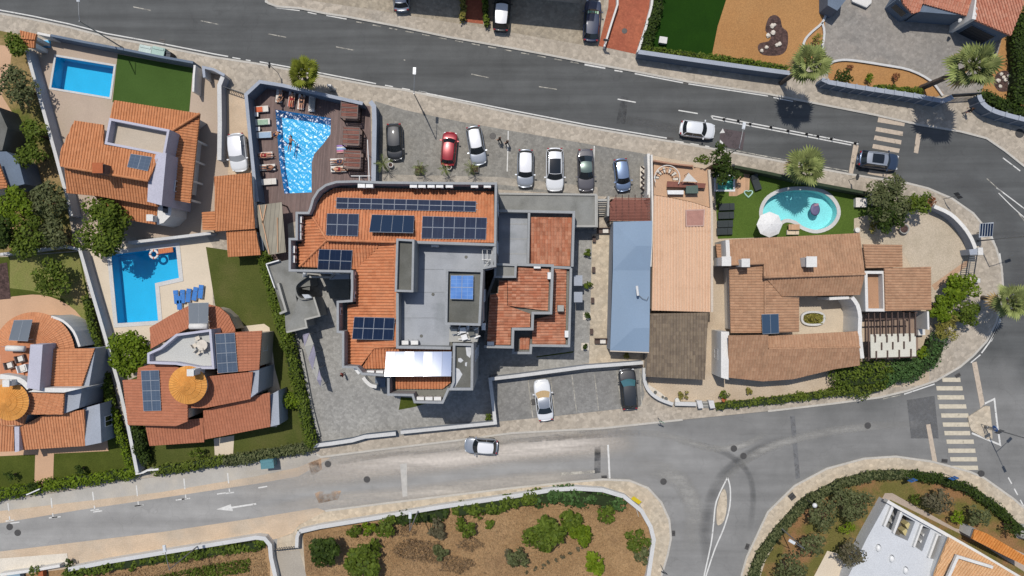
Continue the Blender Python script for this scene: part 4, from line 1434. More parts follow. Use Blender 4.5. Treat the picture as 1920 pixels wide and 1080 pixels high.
def smear(px, w, mt, lev=4):
    """Strip of dust or rubber along the road that thins out at its sides and ends."""
    c = smoothpts(W2(px), 5); n_ = len(c)
    rows = [offset(c, w * (.5 - j / 4), False) for j in range(5)]
    m = MB(); m.add([(p[0], p[1], .012 + .004 * lev) for r_ in rows for p in r_], [(j * n_ + i, (j + 1) * n_ + i, (j + 1) * n_ + i + 1, j * n_ + i + 1) for j in range(4) for i in range(n_ - 1)])
    o = solo("road_dust", m, mt, kind='structure')
    u = o.data.uv_layers.new(name="edge")
    for l in o.data.loops:
        j, i = divmod(l.vertex_index, n_)
        u.data[l.index].uv = (min(1, 4 * i / n_, 4 * (n_ - 1 - i) / n_), (0, .75, 1, .75, 0)[j])
DW = M_worn("dust_wash", 'cfc6b9', .2, .65, .5, 7); DB = M_worn("bright_dust", 'dcd2c6', .12, .5, .6, 7); DP = M_worn("pale_streak", 'b4b1aa', .25, .7, .6, -20)
TM = M_worn("rubber_wash", '6c6c6b', .3, .9, .5, 20)
smear([(440, 912), (600, 884), (760, 862), (960, 838), (1130, 824), (1200, 818)], 4.6, DW, 3)
smear([(560, 897), (700, 873), (840, 862), (960, 846), (1100, 830), (1180, 822)], 2.6, DB, 4)
smear([(470, 970), (600, 944), (760, 928), (960, 905), (1060, 897), (1150, 896)], 2.2, DW, 3)
smear([(630, 860), (720, 847), (860, 832), (960, 820), (1120, 810), (1200, 804)], 1.4, DW, 4)
smear([(1345, 915), (1395, 866), (1450, 836), (1540, 812), (1640, 799), (1745, 796)], 1.1, DP, 4)
smear([(1140, 812), (1240, 815), (1330, 840), (1390, 836), (1440, 810)], .9, DP, 4)
smear([(1180, 870), (1260, 890), (1300, 950), (1290, 1040)], 2.4, DP, 3)
smear([(1330, 1060), (1322, 985), (1350, 900), (1420, 845), (1500, 815)], 1.5, TM, 2)
smear([(1405, 1000), (1412, 930), (1398, 880), (1350, 845), (1270, 826)], .8, TM, 3)
smear([(1730, 322), (1808, 340), (1862, 382), (1900, 445), (1914, 540), (1900, 620)], 2.6, TM, 2)
smear([(1165, 222), (1215, 232), (1290, 246)], 1.3, TM, 2)
# markings
def stripe(pts, wd=.12, mat=None, lev=5, name="road_marking"):
    return solo(name, MB().sheet([ccw(offset(pts, wd / 2, False) + offset(pts, -wd / 2, False)[::-1])], .012 + .004 * lev), mat or paint_w, kind='structure')
def line(px, wd=.12, mat=None, lev=5):
    return stripe(W2(px), wd, mat, lev)
def dashes(px, on, off, wd=.12, mat=None, skip=()):
    pts = W2(px); acc = 0; d = on + off; k = 0
    for a, b in zip(pts[:-1], pts[1:]):
        a, b = Vector(a), Vector(b); e = (b - a).length; s = acc
        while s < e:
            if s + on > 0 and k not in skip:
                stripe([tuple(a + (b - a) * max(0, s / e)), tuple(a + (b - a) * min(1, (s + on) / e))], wd, mat)
            s += d; k += 1
        acc = s - e
line([(-320, -36), (0, 19), (60, 30), (130, 45), (200, 63), (300, 81), (400, 101), (428, 106)], .13)
dashes([(436, 108), (470, 114)], .9, .6, .12)
line([(487, 116), (560, 129), (705, 157)], .13)
dashes([(722, 160), (800, 174)], .9, 1.0, .12)
line([(785, 172), (960, 207), (1100, 234), (1250, 259)], .13)
dashes([(1265, 264), (1330, 275)], 1.0, .7, .1)
line([(1350, 277), (1440, 294), (1590, 321)], .11, paint_old)
line([(497, 3), (520, 15), (562, 20)], .12)
dashes([(577, 23), (595, 27)], 1, 1, .12); line([(612, 29), (650, 36)], .13)
dashes([(668, 41), (840, 74), (960, 96), (1085, 119)], .9, .95, .11, paint_old)
line([(1096, 121), (1135, 128)], .2); dashes([(1152, 132), (1170, 135)], .9, .5, .15)
line([(1190, 138), (1290, 157), (1440, 180)], .16)
dashes([(250, 13), (420, 48), (600, 82), (760, 113), (960, 155), (1060, 170)], 2.0, 5.6, .1, paint_old)
line([(1158, 186), (1192, 192)], .13); line([(1272, 207), (1308, 213)], .13)
line([(1333, 217), (1470, 243), (1609, 270)], .13); line([(1337, 223), (1470, 248), (1596, 272)], .13)
line([(1333, 217), (1337, 223)], .12)
dashes([(1450, 183), (1620, 216)], 2.2, 30, .12)
# zebra at the top right
def bar(q, mat=None, nm="crosswalk_bar", lev=5):
    return solo(nm, MB().sheet([ccw(W2(q))], .012 + .004 * lev), mat or zebra_m, kind='structure')
for q in ([(1647, 219), (1697, 228), (1695, 237), (1645, 229)], [(1643, 238), (1693, 247), (1692, 255), (1641, 246)], [(1640, 254), (1690, 263), (1689, 271), (1638, 262)], [(1637, 270), (1687, 279), (1685, 287), (1635, 278)], [(1630, 318), (1677, 327), (1675, 335), (1626, 326)], [(1633, 301), (1683, 310), (1681, 318), (1630, 309)], [(1635, 285), (1685, 294), (1683, 302), (1632, 293)]):
    bar(q)
bar([(1600, 271), (1610, 273), (1599, 326), (1591, 324)], None, "stop_line"); bar([(1718, 250), (1727, 252), (1721, 288), (1713, 286)], None, "stop_line")
dashes([(1880, 296), (1925, 330)], 2.4, 1.5, .13); dashes([(1850, 335), (1880, 362), (1925, 420)], 3, 2.2, .1, paint_old)
line(smoothpts([(1868, 352), (1895, 372), (1925, 395)], 3), .12); line(smoothpts([(1872, 362), (1898, 388), (1925, 412)], 3), .1)
for a in ([(1858, 440), (1870, 470)], [(1874, 475), (1880, 515)], [(1876, 600), (1858, 640)], [(1838, 665), (1820, 680)]):
    line(a, .13)
line(smoothpts([(1875, 597), (1862, 630), (1840, 662)], 3), .16); line([(1752, 720), (1695, 739)], .14); line([(1690, 740), (1655, 748)], .1, paint_old)
# zebra at the lower right
for k, (x0, x1, y) in enumerate(((1766, 1800, 712), (1755, 1804, 728), (1757, 1807, 745), (1760, 1811, 762), (1764, 1815, 779), (1767, 1817, 796), (1770, 1818, 812), (1774, 1825, 828), (1777, 1828, 845), (1781, 1831, 861), (1784, 1833, 877))):
    bar([(x0, y - 4), (x1, y - 4), (x1 + 1, y + 4), (x0 + 1, y + 4)], M_worn("zebra_paint_cream", 'd6cbb4', .2, .4) if k == 0 else bpy.data.materials["zebra_paint_cream"])
bar([(1822, 680), (1831, 678), (1846, 757), (1838, 765)], None, "stop_line"); bar([(1736, 796), (1744, 795), (1757, 866), (1748, 865)], None, "stop_line")
line([(1845, 757), (1864, 748), (1869, 792), (1875, 834), (1846, 822), (1822, 812)], .2)
line(smoothpts([(1364, 895), (1343, 940), (1338, 980), (1333, 1020), (1320, 1080), (1315, 1110)], 3), .15)
line(smoothpts([(1364, 895), (1369, 915), (1368, 950), (1357, 990), (1340, 1030), (1322, 1085), (1316, 1110)], 3), .15)
line([(1140, 834), (1143, 897)], .2)
line([(1050, 889), (1115, 884)], .3, paint_old)
dashes([(1890, 895), (1925, 960)], .8, .6, .14); line([(1845, 896), (1900, 936), (1925, 955)], .14)
line([(1678, 855), (1745, 864)], .14)
for px in ((15, 943, 958), (96, 932, 952), (174, 922, 938), (256, 910, 930), (345, 897, 917), (427, 887, 906)):
    line([(px[0], px[1]), (px[0] + 2, px[2])], .14, paint_w)
    line([(px[0] + 3, px[2] + 10), (px[0] + 4, px[2] + 18)], .13); line([(px[0] - 4, px[2] + 19), (px[0] + 12, px[2] + 17)], .13)
for a_, b_ in (((990, 712), (999, 782)), ((1032, 708), (1040, 777)), ((1072, 703), (1081, 773)), ((1114, 699), (1122, 769)), ((1156, 695), (1165, 765)), ((1199, 692), (1203, 761))):
    solo("bay_marking", MB().sheet([ccw(offset(W2([a_, b_]), .05, False) + offset(W2([a_, b_]), -.05, False)[::-1])], .146), paint_old, kind='structure')
for a_, b_ in (((953, 246), (951, 322)), ((1114, 274), (1112, 330))):
    solo("bay_marking", MB().sheet([ccw(offset(W2([a_, b_]), .06, False) + offset(W2([a_, b_]), -.06, False)[::-1])], .14), paint_w, kind='structure')
dashes([(20, 981), (140, 965), (300, 942), (470, 917), (560, 902)], 1.0, 3.6, .13)
solo("road_arrow", MB().sheet([ccw(W2([(406, 955), (433, 945), (434, 950), (480, 943), (481, 946), (436, 953), (437, 958)]))], .034), paint_w, kind='structure')
solo("road_arrow", MB().sheet([ccw(W2([(1355, 241), (1359, 249), (1349, 250)]))], .034), paint_w, kind='structure')
solo("road_arrow", MB().sheet([ccw(W2([(1350, 262), (1358, 270), (1348, 274)]))], .034), paint_w, kind='structure')
def manhole(px, py, r=.36, square=False, z=.03, lab=None):
    p = P(px, py, z)
    mb = MB()
    if square:
        mb.box((p.x, p.y, z), (square[0], square[1], .02), square[2])
        for k in range(5):
            mb.box((p.x, p.y, z + .008), (square[0] * .9, .03, .02), square[2])
    else:
        mb.lathe((p.x, p.y, z - .012), [(r, 0), (r, .018), (r * .86, .022), (r * .84, .014), (r * .4, .014), (r * .38, .02), (.02, .02)], 20)
    solo("manhole_cover" if not square else "drain_grate", mb, iron, kind='structure')
for a in ((860, 57), (1376, 841), (1394, 855), (1627, 798), (1244, 903), (688, 899), (18, 988), (33, 999), (615, 870)):
    manhole(*a)
manhole(924, 255, .36, z=.15); manhole(1171, 58, .3, z=.15); manhole(1000, 754, .36, z=.14); manhole(1840, 888, .36, z=.14); manhole(1912, 250, .5, z=.14)
for a in ((304, 76, .6, .35, -.17), (1286, 155, .6, .4, -.17), (1257, 260, .7, .4, -.17), (1133, 800, .62, .35, .07), (1133, 895, .62, .4, .05), (1263, 1000, .35, .6, 0), (1401, 1025, .4, .65, -.35), (1800, 247, .6, .4, -.2), (1771, 864, .65, .4, -.1), (1796, 704, .6, .4, .5)):
    manhole(a[0], a[1], .3, (a[2], a[3], a[4]), z=.03)
manhole(1485, 931, .3, (.7, .7, .7), z=.14)

# ================================================================== PLOT SURFACES
sheet("garden_ground", [(-320, 20), (0, 58), (40, 66), (52, 88), (110, 300), (140, 455), (152, 470), (45, 478), (-320, 500)], 1, gardsoil)
sheet("garden_path", [(-10, 84), (25, 88), (20, 130), (5, 180), (30, 220), (25, 260), (48, 310), (60, 350), (45, 352), (30, 300), (0, 250), (-10, 200)], 2, rose_pave)
sheet("paved_yard", [(66, 90), (100, 72), (230, 97), (362, 126), (425, 140), (426, 185), (430, 322), (480, 318), (490, 470), (385, 440), (152, 450), (112, 300)], 1, beige_yard, [H1])
sheet("artificial_lawn", [(222, 102), (363, 128), (356, 210), (212, 192)], 2, lawn_art)
sheet("dirt_track", [(425, 165), (462, 180), (470, 340), (428, 330)], 2, sand)
sheet("pool_deck_paving", [(160, 462), (390, 444), (400, 462), (400, 580), (420, 625), (225, 650), (200, 655), (172, 500)], 1, cream_deck, [H2])
sheet("villa_lawn", [(387, 463), (486, 478), (510, 560), (560, 700), (580, 830), (420, 868), (275, 885), (240, 800), (230, 720), (420, 620), (404, 570)], 2, lawn_v2)
sheet("garden_path", [(452, 612), (496, 607), (506, 614), (516, 690), (530, 745), (520, 800), (508, 800), (500, 700), (455, 625)], 3, cream_deck)
sheet("garden_path", [(402, 822), (440, 816), (438, 850), (404, 858)], 3, cream_deck)
sheet("villa_lawn", [(-320, 500), (40, 480), (150, 472), (200, 700), (250, 890), (0, 925), (-320, 975)], 1, lawn_v3)
sheet("dry_garden_lawn", [(20, 480), (148, 474), (165, 560), (180, 650), (120, 560), (60, 545), (20, 540)], 2, lawn_dry)
sheet("terrace_paving", smoothpts([(-320, 560), (-20, 562), (25, 556), (80, 553), (130, 572), (160, 605), (172, 650)], 3) + [(196, 770), (205, 845), (-320, 870)], 3, rose_pave)
sheet("garden_path", [(68, 842), (103, 842), (101, 906), (66, 912)], 4, rose_pave)
sheet("gravel_bed", [(0, 495), (15, 492), (20, 540), (22, 560), (0, 562)], 4, mulch)
sheet("hotel_yard", [(505, 490), (560, 480), (640, 500), (900, 500), (1080, 430), (1118, 430), (1118, 560), (1105, 680), (930, 712), (930, 790), (755, 816), (600, 836), (560, 660)], 1, yard_setts)
sheet("pool_deck", [(470, 172), (487, 160), (530, 165), (695, 200), (698, 345), (600, 400), (540, 420), (545, 520), (500, 500), (482, 380)], 2, deckwood, [HH])
sheet("car_park", [(703, 190), (760, 207), (860, 228), (960, 246), (1100, 270), (1215, 290), (1218, 372), (1120, 368), (705, 340)], 2, setts)
sheet("car_park", [(925, 712), (1200, 688), (1208, 740), (1200, 762), (1030, 781), (935, 790)], 3, M_cobble("lower_parking_setts", '96948f', '8b8985', 4.2, .12, .25, .86, '9f9c96'))
sheet("garden_court", [(1110, 440), (1150, 430), (1145, 660), (1205, 660), (1205, 685), (1104, 692)], 3, calcada_pale)
sheet("roof_terrace_ground", [(1222, 292), (1335, 312), (1337, 720), (1215, 712)], 1, tanyard)
sheet("yard_paving", [(1335, 312), (1345, 312), (1345, 440), (1760, 440), (1740, 720), (1580, 735), (1340, 757), (1235, 752), (1210, 712), (1330, 712)], 2, tanyard, [])
sheet("pool_turf", [(1338, 318), (1440, 326), (1560, 348), (1630, 368), (1640, 440), (1600, 440), (1345, 448)], 3, lawn_v5, [HK, HS])
sheet("gravel_drive", [(1600, 410), (1640, 400), (1760, 385), (1800, 410), (1825, 460), (1828, 500), (1815, 545), (1740, 560), (1690, 470), (1600, 440)], 4, M("pale_gravel", 'cbbca6', .95, .06, .3, .16, 9, 'bcae98', .3))
sheet("brick_path", [(1745, 535), (1812, 487), (1814, 497), (1752, 545)], 5, M("brick_strip", 'c4a184', .9, .1, 1, .15, 8))
sheet("timber_deck", [(1375, 324), (1405, 327), (1404, 356), (1382, 367), (1380, 368), (1366, 368), (1366, 360), (1374, 357)], 4, wood_l)
sheet("pale_walkway", [(705, 327), (932, 332), (1120, 351), (1120, 368), (934, 346), (705, 341)], 3, M_cobble("walkway_setts", 'aaa295', 'b3ab9e', 3.4, .12, .3, .88))
# north side
sheet("parking_strip", [(500, -140), (1150, -140), (1122, 90), (960, 62), (720, 22), (560, -2), (505, -12)], 1, M_cobble("worn_setts", 'b5a995', 'a99c88', 3.4, .16, .3, .85, '9a9184'))
sheet("brick_path", [(874, -140), (908, -140), (906, 46), (872, 42)], 2, redpave)
sheet("brick_drive", [(1150, -140), (1225, -140), (1222, 0), (1196, 103), (1122, 87), (1140, 15)], 2, redpave)
sheet("dark_turf", [(1228, -140), (1362, -140), (1361, 0), (1345, 50), (1335, 100), (1330, 118), (1205, 95), (1215, 60)], 2, lawn_dark)
sheet("ochre_bed", [(1362, -140), (1545, -140), (1548, 5), (1552, 20), (1540, 40), (1520, 60), (1505, 85), (1500, 120), (1480, 140), (1330, 118), (1335, 100), (1345, 50), (1361, 0)], 2, ochre)
sheet("mulch_bed", smoothpts([(1440, 35), (1452, 29), (1462, 36), (1466, 52), (1476, 62), (1475, 90), (1462, 104), (1430, 104), (1420, 92), (1424, 82), (1440, 78), (1444, 68), (1434, 58)], 3, True), 3, mulch)
sheet("driveway", [(1548, 0), (1552, -140), (2300, -140), (2300, 300), (1935, 205), (1830, 180), (1760, 178), (1540, 142), (1530, 120), (1540, 60), (1546, 30)], 1, driveway)
sheet("ochre_bed", smoothpts([(1542, 30), (1546, 55), (1541, 88), (1520, 120), (1500, 120), (1505, 85), (1520, 58)], 2, True), 3, ochre)
sheet("ochre_bed", smoothpts([(1552, 130), (1556, 120), (1568, 113), (1590, 112), (1640, 120), (1700, 130), (1740, 148), (1768, 176)], 3) + [(1755, 182), (1650, 170), (1552, 150)], 3, ochre)
sheet("ochre_bed", [(1895, -140), (2300, -140), (2300, 300), (1925, 205), (1880, 195), (1838, 175), (1850, 140), (1870, 100), (1880, 60)], 3, ochre)
sheet("mulch_bed", smoothpts([(1866, 140), (1880, 133), (1896, 138), (1901, 155), (1892, 170), (1872, 172), (1862, 158)], 3, True), 4, mulch)
# south side
sheet("dry_field", [(520, 1300), (575, 1100), (568, 1000), (600, 992), (720, 974), (960, 934), (1060, 918), (1120, 918), (1170, 930), (1205, 962), (1222, 992), (1220, 1030), (1210, 1080), (1150, 1300)], 1, field_m)
solo("dry_field", MB().sheet([ccw(W2([(-320, 1115), (60, 1075), (130, 1066), (500, 1018), (506, 1050), (510, 1300), (-320, 1300)]))], .03), field_m, kind='structure')
sheet("cream_drive", [(-320, 1080), (0, 1047), (126, 1037), (130, 1060), (100, 1066), (0, 1078), (-320, 1110)], 1, M("pale_drive", 'e6dccb', .9, .05), lift=.03)
sheet("concrete_drive", [(516, 1034), (562, 1030), (576, 1082), (600, 1300), (530, 1300), (522, 1082)], 2, M("drive_concrete", 'b3aa9c', .9, .08, .5, .1, 8))
sheet("garden_lawn", [(1370, 1300), (1425, 1080), (1435, 1050), (1462, 1002), (1512, 947), (1580, 912), (1640, 896), (1700, 894), (1760, 901), (1820, 918), (1872, 953), (1925, 992), (2300, 1260), (2300, 1300)], 1, lawn_se)
sheet("garden_path", [(1658, 924), (1672, 924), (1790, 990), (1830, 998), (1925, 1040), (1925, 1075), (1840, 1020), (1668, 936), (1612, 1030), (1600, 1038)], 2, M("pink_path", 'b9a898', .9, .08))
sheet("garden_path", [(1550, 1032), (1568, 1036), (1600, 1075), (1640, 1080), (1640, 1300), (1500, 1300), (1525, 1080)], 3, cream_deck)
# ================================================================== POOLS
pool("rectangular blue pool beside the green artificial lawn", POOL1, 1.5, pooltile, water_v, coping, copw=.22)
pool("large L-shaped blue pool on the cream deck beside the blue loungers", POOL2, 1.5, pooltile, water_v, coping, copw=.45)
pool("sparkling hotel pool set in the dark timber deck", POOLH, 1.4, pooltile_d, water_h, None, waves=.05, zt=.13)
pool("pale turquoise kidney shaped pool in artificial turf", POOLK, 1.1, pooltile_l, water_k, coping, copw=.4, smooth=4)
pool("small square spa tub with pale green water", SPA, .7, pooltile_g, water_k, white_pl, copw=.2)

# ================================================================== HOTEL
hotel = T('hotel_building', "large grey hotel with orange tiled roofs, solar arrays and flat central terrace", 'hotel', P(800, 560))
ZG, ZP = 8.9, 10.8
MAIN = [(932, 342), (713, 340), (665, 338), (630, 339), (610, 345), (595, 356), (585, 372), (580, 390), (577, 397), (554, 397), (554, 446), (541, 446), (541, 509), (658, 511), (658, 541), (657, 562), (631, 564), (631, 624), (641, 625), (641, 690), (668, 691), (678, 703), (722, 706), (726, 707), (726, 742), (772, 743), (776, 756), (831, 757), (842, 732), (886, 733), (890, 610), (905, 605), (905, 505), (930, 500)]
in_ = offset(ccw([tuple(P(x, y, ZP)[:2]) for x, y in MAIN]), .04)
part(hotel, 'body', MB().wprism(in_, 0, ZG, 0, 1), [wall_hotel, gutter])
part(hotel, 'parapet', MB().ring(MAIN, 0.05, ZP, .22), wall_hotel)
windows(hotel, MAIN, ZP, .6, 9.2, frame_m, winglass, 3.4, face=-2)
hp = {}
hp['up'] = roof(hotel, [(627, 353), (714, 353), (926, 359), (927, 455), (742, 453), (613, 449), (587, 407), (592, 388), (606, 366)], (0, -1), 9.15, .27, tile_hot)
rz = hp['up'].at(700, 452).z
hp['west'] = roof(hotel, [(569, 406), (587, 406), (612, 447), (560, 499), (560, 457), (566, 457)], (-1, 0), 9.25, .30, tile_hot)
hp['s1'] = roof(hotel, [(614, 450), (718, 455), (668, 505), (562, 500)], (0, 1), 9.3, .30, tile_hot)
hp['w2'] = roof(hotel, [(717, 456), (742, 455), (742, 651), (703, 651), (677, 686), (652, 681), (652, 572), (668, 570), (668, 505)], (-1, 0), 9.2, .22, tile_hot)
hp['s2'] = roof(hotel, [(702, 651), (847, 652), (847, 690), (678, 691)], (0, 1), 9.15, .30, tile_hot)
hp['s3'] = roof(hotel, [(742, 700), (845, 700), (845, 717), (830, 729), (742, 729)], (0, 1), 9.1, .25, tile_hot)
def rc(pl, pts, mat=tile_hot):
    ridge(hotel, [pl.at(*p) + Vector((0, 0, .04)) for p in pts], mat)
rc(hp['up'], [(587, 407), (613, 449)]); rc(hp['up'], [(613, 450), (742, 454)]); rc(hp['s1'], [(613, 450), (562, 499)]); rc(hp['w2'], [(742, 456), (742, 650)]); rc(hp['s2'], [(702, 651), (845, 652)])
# central flat terrace and its parapets
CT = [(780, 458), (928, 463), (922, 505), (905, 508), (903, 612), (845, 614), (842, 650), (747, 648), (747, 548), (778, 548)]
part(hotel, 'terrace_floor', MB().prism(CT, ZG - .3, 9.1), flatgrey)
for q, zz in (([(780, 454), (929, 459)], 10.9), ([(745, 549), (745, 651), (845, 653)], 10.75), ([(927, 462), (921, 503)], 10.6)):
    part(hotel, 'terrace_parapet', MB().band(q, 8.9, zz, .25), wall_hotel)
m = MB().prism([(745, 449), (775, 451), (773, 545), (742, 545)], 8.9, 11.8, 0, 1); m.ring([(743, 447), (777, 449), (775, 548), (740, 547)], 8.9, 12.3, .2)
part(hotel, 'stair_box', m, [wall_hotel, conc_d])
TW = [(836, 504), (906, 506), (901, 611), (834, 609)]
m = MB().wprism(offset(ccw([tuple(P(x, y, 13.2)[:2]) for x, y in TW]), .03), 8.9, 12.7, 0, 1); m.ring(TW, 8.9, 13.2, .22)
part(hotel, 'lift_tower', m, [wall_hotel, conc_d])
part(hotel, 'plant_platform', MB().prism([(843, 613), (897, 613), (895, 641), (842, 641)], 8.9, 10.9), conc_l)
m = MB()
g = random.Random(4)
for i in range(13):
    a = P(848 + g.random() * 44, 617 + g.random() * 20, 11.15); an = g.choice((0, 1.57, .4, 1.1)); l = g.uniform(.5, 1.2)
    m.tube([a, a + Vector((math.cos(an) * l, math.sin(an) * l, g.uniform(-.1, .15)))], .06, 6)
part(hotel, 'pipes', m, white_pl)
for k, (x, y) in enumerate(((852, 621), (868, 619), (884, 624), (871, 632))):
    part(hotel, 'plant_unit', MB().box(P(x, y, 11.15), (.55, .5, .5), .1 * k), [conc_l, white_pl, conc_d, white_pl][k])
SB = [(849, 643), (888, 644), (887, 732), (842, 732), (848, 716)]
m = MB().wprism(offset(ccw([tuple(P(x, y, 11.4)[:2]) for x, y in SB]), .03), 0, 10.9, 0, 1); m.ring(SB, .05, 11.4, .24)
part(hotel, 'south_tower', m, [wall_hotel, conc_d])
m = MB()
for q in ([(873, 650), (882, 649), (884, 660), (881, 671), (875, 666)], [(859, 672), (864, 671), (869, 676), (864, 680), (859, 678)], [(872, 680), (876, 679), (875, 687), (872, 686)], [(853, 689), (861, 692), (867, 702), (862, 711), (852, 728), (846, 724), (852, 708)]):
    m.sheet([ccw(W2(q, 10.92))], 10.93)
part(hotel, 'roof_patch', m, M_worn("white_sealant", 'd4d6d8', .2, .38, 2))
m = MB(); m.band([(664, 690), (677, 702), (720, 705)], 8.9, 10.2, .15)
part(hotel, 'gutter_wall', m, conc)
# low wings east
w1 = T('hotel_wing', "low hotel wing with flat grey roof and square weathered tile roof", 'building', P(1000, 430))
part(w1, 'terrace', MB().prism([(934, 362), (1118, 364), (1118, 424), (1076, 425), (1076, 398), (938, 396)], 0, 3.0, 0, 1), [wall_hotel, conc])
m = MB().band([(934, 363), (1117, 365), (1117, 424), (1076, 424)], 3.0, 3.18, .2)
part(w1, 'terrace_edge', m, conc_l)
part(w1, 'flat_roof', MB().prism([(935, 396), (992, 397), (991, 500), (934, 496)], 0, 3.9, 0, 1), [wall_hotel, flatgrey])
part(w1, 'parapet', MB().band([(936, 395), (1076, 398), (1073, 500)], .1, 5.2, .26).band([(992, 398), (990, 494)], 0, 5.2, .24), wall_hotel)
roof(w1, [(993, 407), (1072, 408), (1070, 499), (990, 497)], (0, 1), 3.9, .12, tile_east, wall=wall_hotel)
part(w1, 'gutter', MB().prism([(993, 399), (1074, 400), (1073, 409), (993, 408)], 0, 4.3), gutter)
for k in range(3):
    p = P(940 + 8 + k * 0, 420 + k * 28, 3.92)
    part(w1, 'roof_seam', MB().box((P(965, 420, 3.9).x, p.y, 3.91), (2.6, .05, .03)), conc_l)
w2 = T('hotel_wing', "low hotel wing with stepped grey parapet between two weathered tile roofs", 'building', P(990, 580))
OUT = [(934, 494), (1073, 500), (1069, 651), (998, 650), (997, 664), (960, 664), (960, 652), (908, 651), (910, 560)]
part(w2, 'body', MB().wprism(offset(ccw([tuple(P(x, y, 4.8)[:2]) for x, y in OUT]), .05), 0, 4.2, 0, 1), [wall_hotel, gutter])
part(w2, 'parapet', MB().ring(OUT, .05, 4.8, .25), wall_hotel)
roof(w2, [(1037, 502), (1062, 502), (1060, 648), (998, 645), (998, 600), (1037, 590)], (1, 0), 4.35, .14, tile_east)
UP = [(970, 496), (1036, 498), (1033, 587), (999, 587), (998, 617), (962, 617), (961, 651), (910, 650), (917, 549), (932, 549), (933, 522), (968, 520)]
part(w2, 'upper_body', MB().wprism(offset(ccw([tuple(P(x, y, 7.0)[:2]) for x, y in UP]), .05), 4.2, 6.2, 0, 1), [wall_hotel, gutter])
part(w2, 'upper_parapet', MB().band([(970, 496), (1036, 498), (1033, 587), (999, 587), (998, 617), (962, 617), (961, 651), (908, 650)], 4.2, 7.0, .26), wall_hotel)
roof(w2, [(969, 501), (1030, 503), (1027, 583), (952, 573), (952, 525), (968, 524)], (1, 0), 6.25, .1, tile_east)
roof(w2, [(951, 526), (951, 573), (994, 588), (994, 613), (958, 614), (957, 646), (913, 647), (919, 553), (934, 550), (936, 526)], (-1, 0), 6.2, .09, tile_east)
m = MB(); m.prism([(929, 495), (967, 497), (966, 519), (928, 519)], 6.2, 7.3, 0, 1); m.ring([(927, 493), (969, 495), (968, 521), (926, 521)], 6.2, 7.6, .22)
part(w2, 'roof_box', m, [wall_hotel, conc])
roof(w2, [(975, 632), (993, 632), (992, 655), (974, 655)], (0, 1), 4.3, .12, tile_east)
p = P(1051, 578, 5.2); part(w2, 'chimney', MB().box((p.x, p.y, 4.9), (.62, .62, 1.2)), conc_l)
for y in (526, 557):
    p = P(1083, y, .2)
    part(w2, 'door_canopy', MB().box((P(1077, y, 2.6).x + .4, P(1077, y, 2.6).y, 2.6), (.9, 1.1, .12)), wall_grey)

rk = T('drying_rack', "white tubular drying rack on the central roof terrace", 'drying rack', P(914, 478, 9.1)); rk.location.z = 9.1
for a, b in (((-.45, -.5, .8), (-.45, .5, .8)), ((0, -.5, .85), (0, .5, .85)), ((.45, -.5, .8), (.45, .5, .8))):
    lpart(rk, 'bar', MB().tube([a, b], .03, 5), white_pl)
for a, b in (((-.5, -.5, .8), (.5, -.5, .8)), ((-.5, .5, .8), (.5, .5, .8)), ((-.45, -.5, 0), (.45, -.5, .8)), ((.45, .5, 0), (-.45, .5, .8)), ((.3, -.4, .8), (-.6, -1.6, .1))):
    lpart(rk, 'leg', MB().tube([a, b], .035, 5), white_pl)
for y in (505, 548, 596):
    a, b = P(752 if y > 545 else 790, y, 9.1), P(832, y + 2, 9.1)
    part(hotel, 'roof_seam', MB().box(((a.x + b.x) / 2, a.y, 9.11), (b.x - a.x, .05, .03)), M('seam_%d' % y, '979b9f', .8))
for x, y in ((812, 552), (874, 482), (790, 630)):
    p = P(x, y, 9.1); part(hotel, 'roof_drain', MB().lathe((p.x, p.y, 9.1), [(.16, 0), (.14, .05), (.02, .06)], 12), conc_d)
# annexe terraces on the west side
an = T('terrace_annexe', "grey concrete roof terrace with curved stairwell west of the hotel", 'building', P(560, 560))
part(an, 'lower_terrace', MB().prism([(500, 496), (545, 486), (557, 512), (580, 515), (582, 536), (556, 539), (554, 552), (558, 572), (545, 618), (536, 622), (533, 575), (514, 535)], 0, 3.0, 0, 1), [wall_hotel, conc])
part(an, 'upper_terrace', MB().prism([(559, 560), (588, 557), (598, 592), (573, 599), (576, 612), (538, 622), (545, 600)], 0, 3.4, 0, 1), [wall_hotel, conc])
part(an, 'terrace_edge', MB().band([(588, 557), (599, 592), (572, 599), (575, 614), (537, 623)], 3.2, 3.6, .18), conc_l)
m = MB().band(smoothpts([(580, 516), (566, 524), (554, 536), (556, 552), (566, 561), (586, 558)], 3), .1, 3.7, .18)
part(an, 'stairwell_wall', m, conc)
for k in range(10):
    an_ = R(200 - k * 24); c = P(572, 541, 1.2)
    m = MB(); z = .3 + k * .27
    m.add([(c.x + r_ * math.cos(a), c.y + r_ * math.sin(a), zz) for zz in (z, z + .2) for a, r_ in ((an_, .25), (an_ + .1, 1.05), (an_ + .46, 1.05), (an_ + .36, .25))], [(0, 1, 2, 3)[::-1], (4, 5, 6, 7), (0, 1, 5, 4), (1, 2, 6, 5), (2, 3, 7, 6), (3, 0, 4, 7)])
    part(an, 'stair_tread', m, conc_d)
m = MB().band([(521, 531), (536, 583), (524, 588)], 2.9, 3.7, .22); part(an, 'parapet', m, conc_l)
m = MB().band([(499, 495), (523, 488)], 2.9, 3.5, .12).band([(499, 495), (515, 540)], 2.9, 3.5, .1); part(an, 'railing', m, white_pl)
part(an, 'recess_floor', MB().prism([(514, 537), (522, 532), (535, 582), (528, 585)], 0, 2.0), conc_d)
p = P(573, 511, 4.4); part(an, 'vent_duct', MB().tube([P(570, 519, 3), P(572, 511, 4.6), P(575, 505, 4.9)], [.18, .22, .2], 10), white_pl)
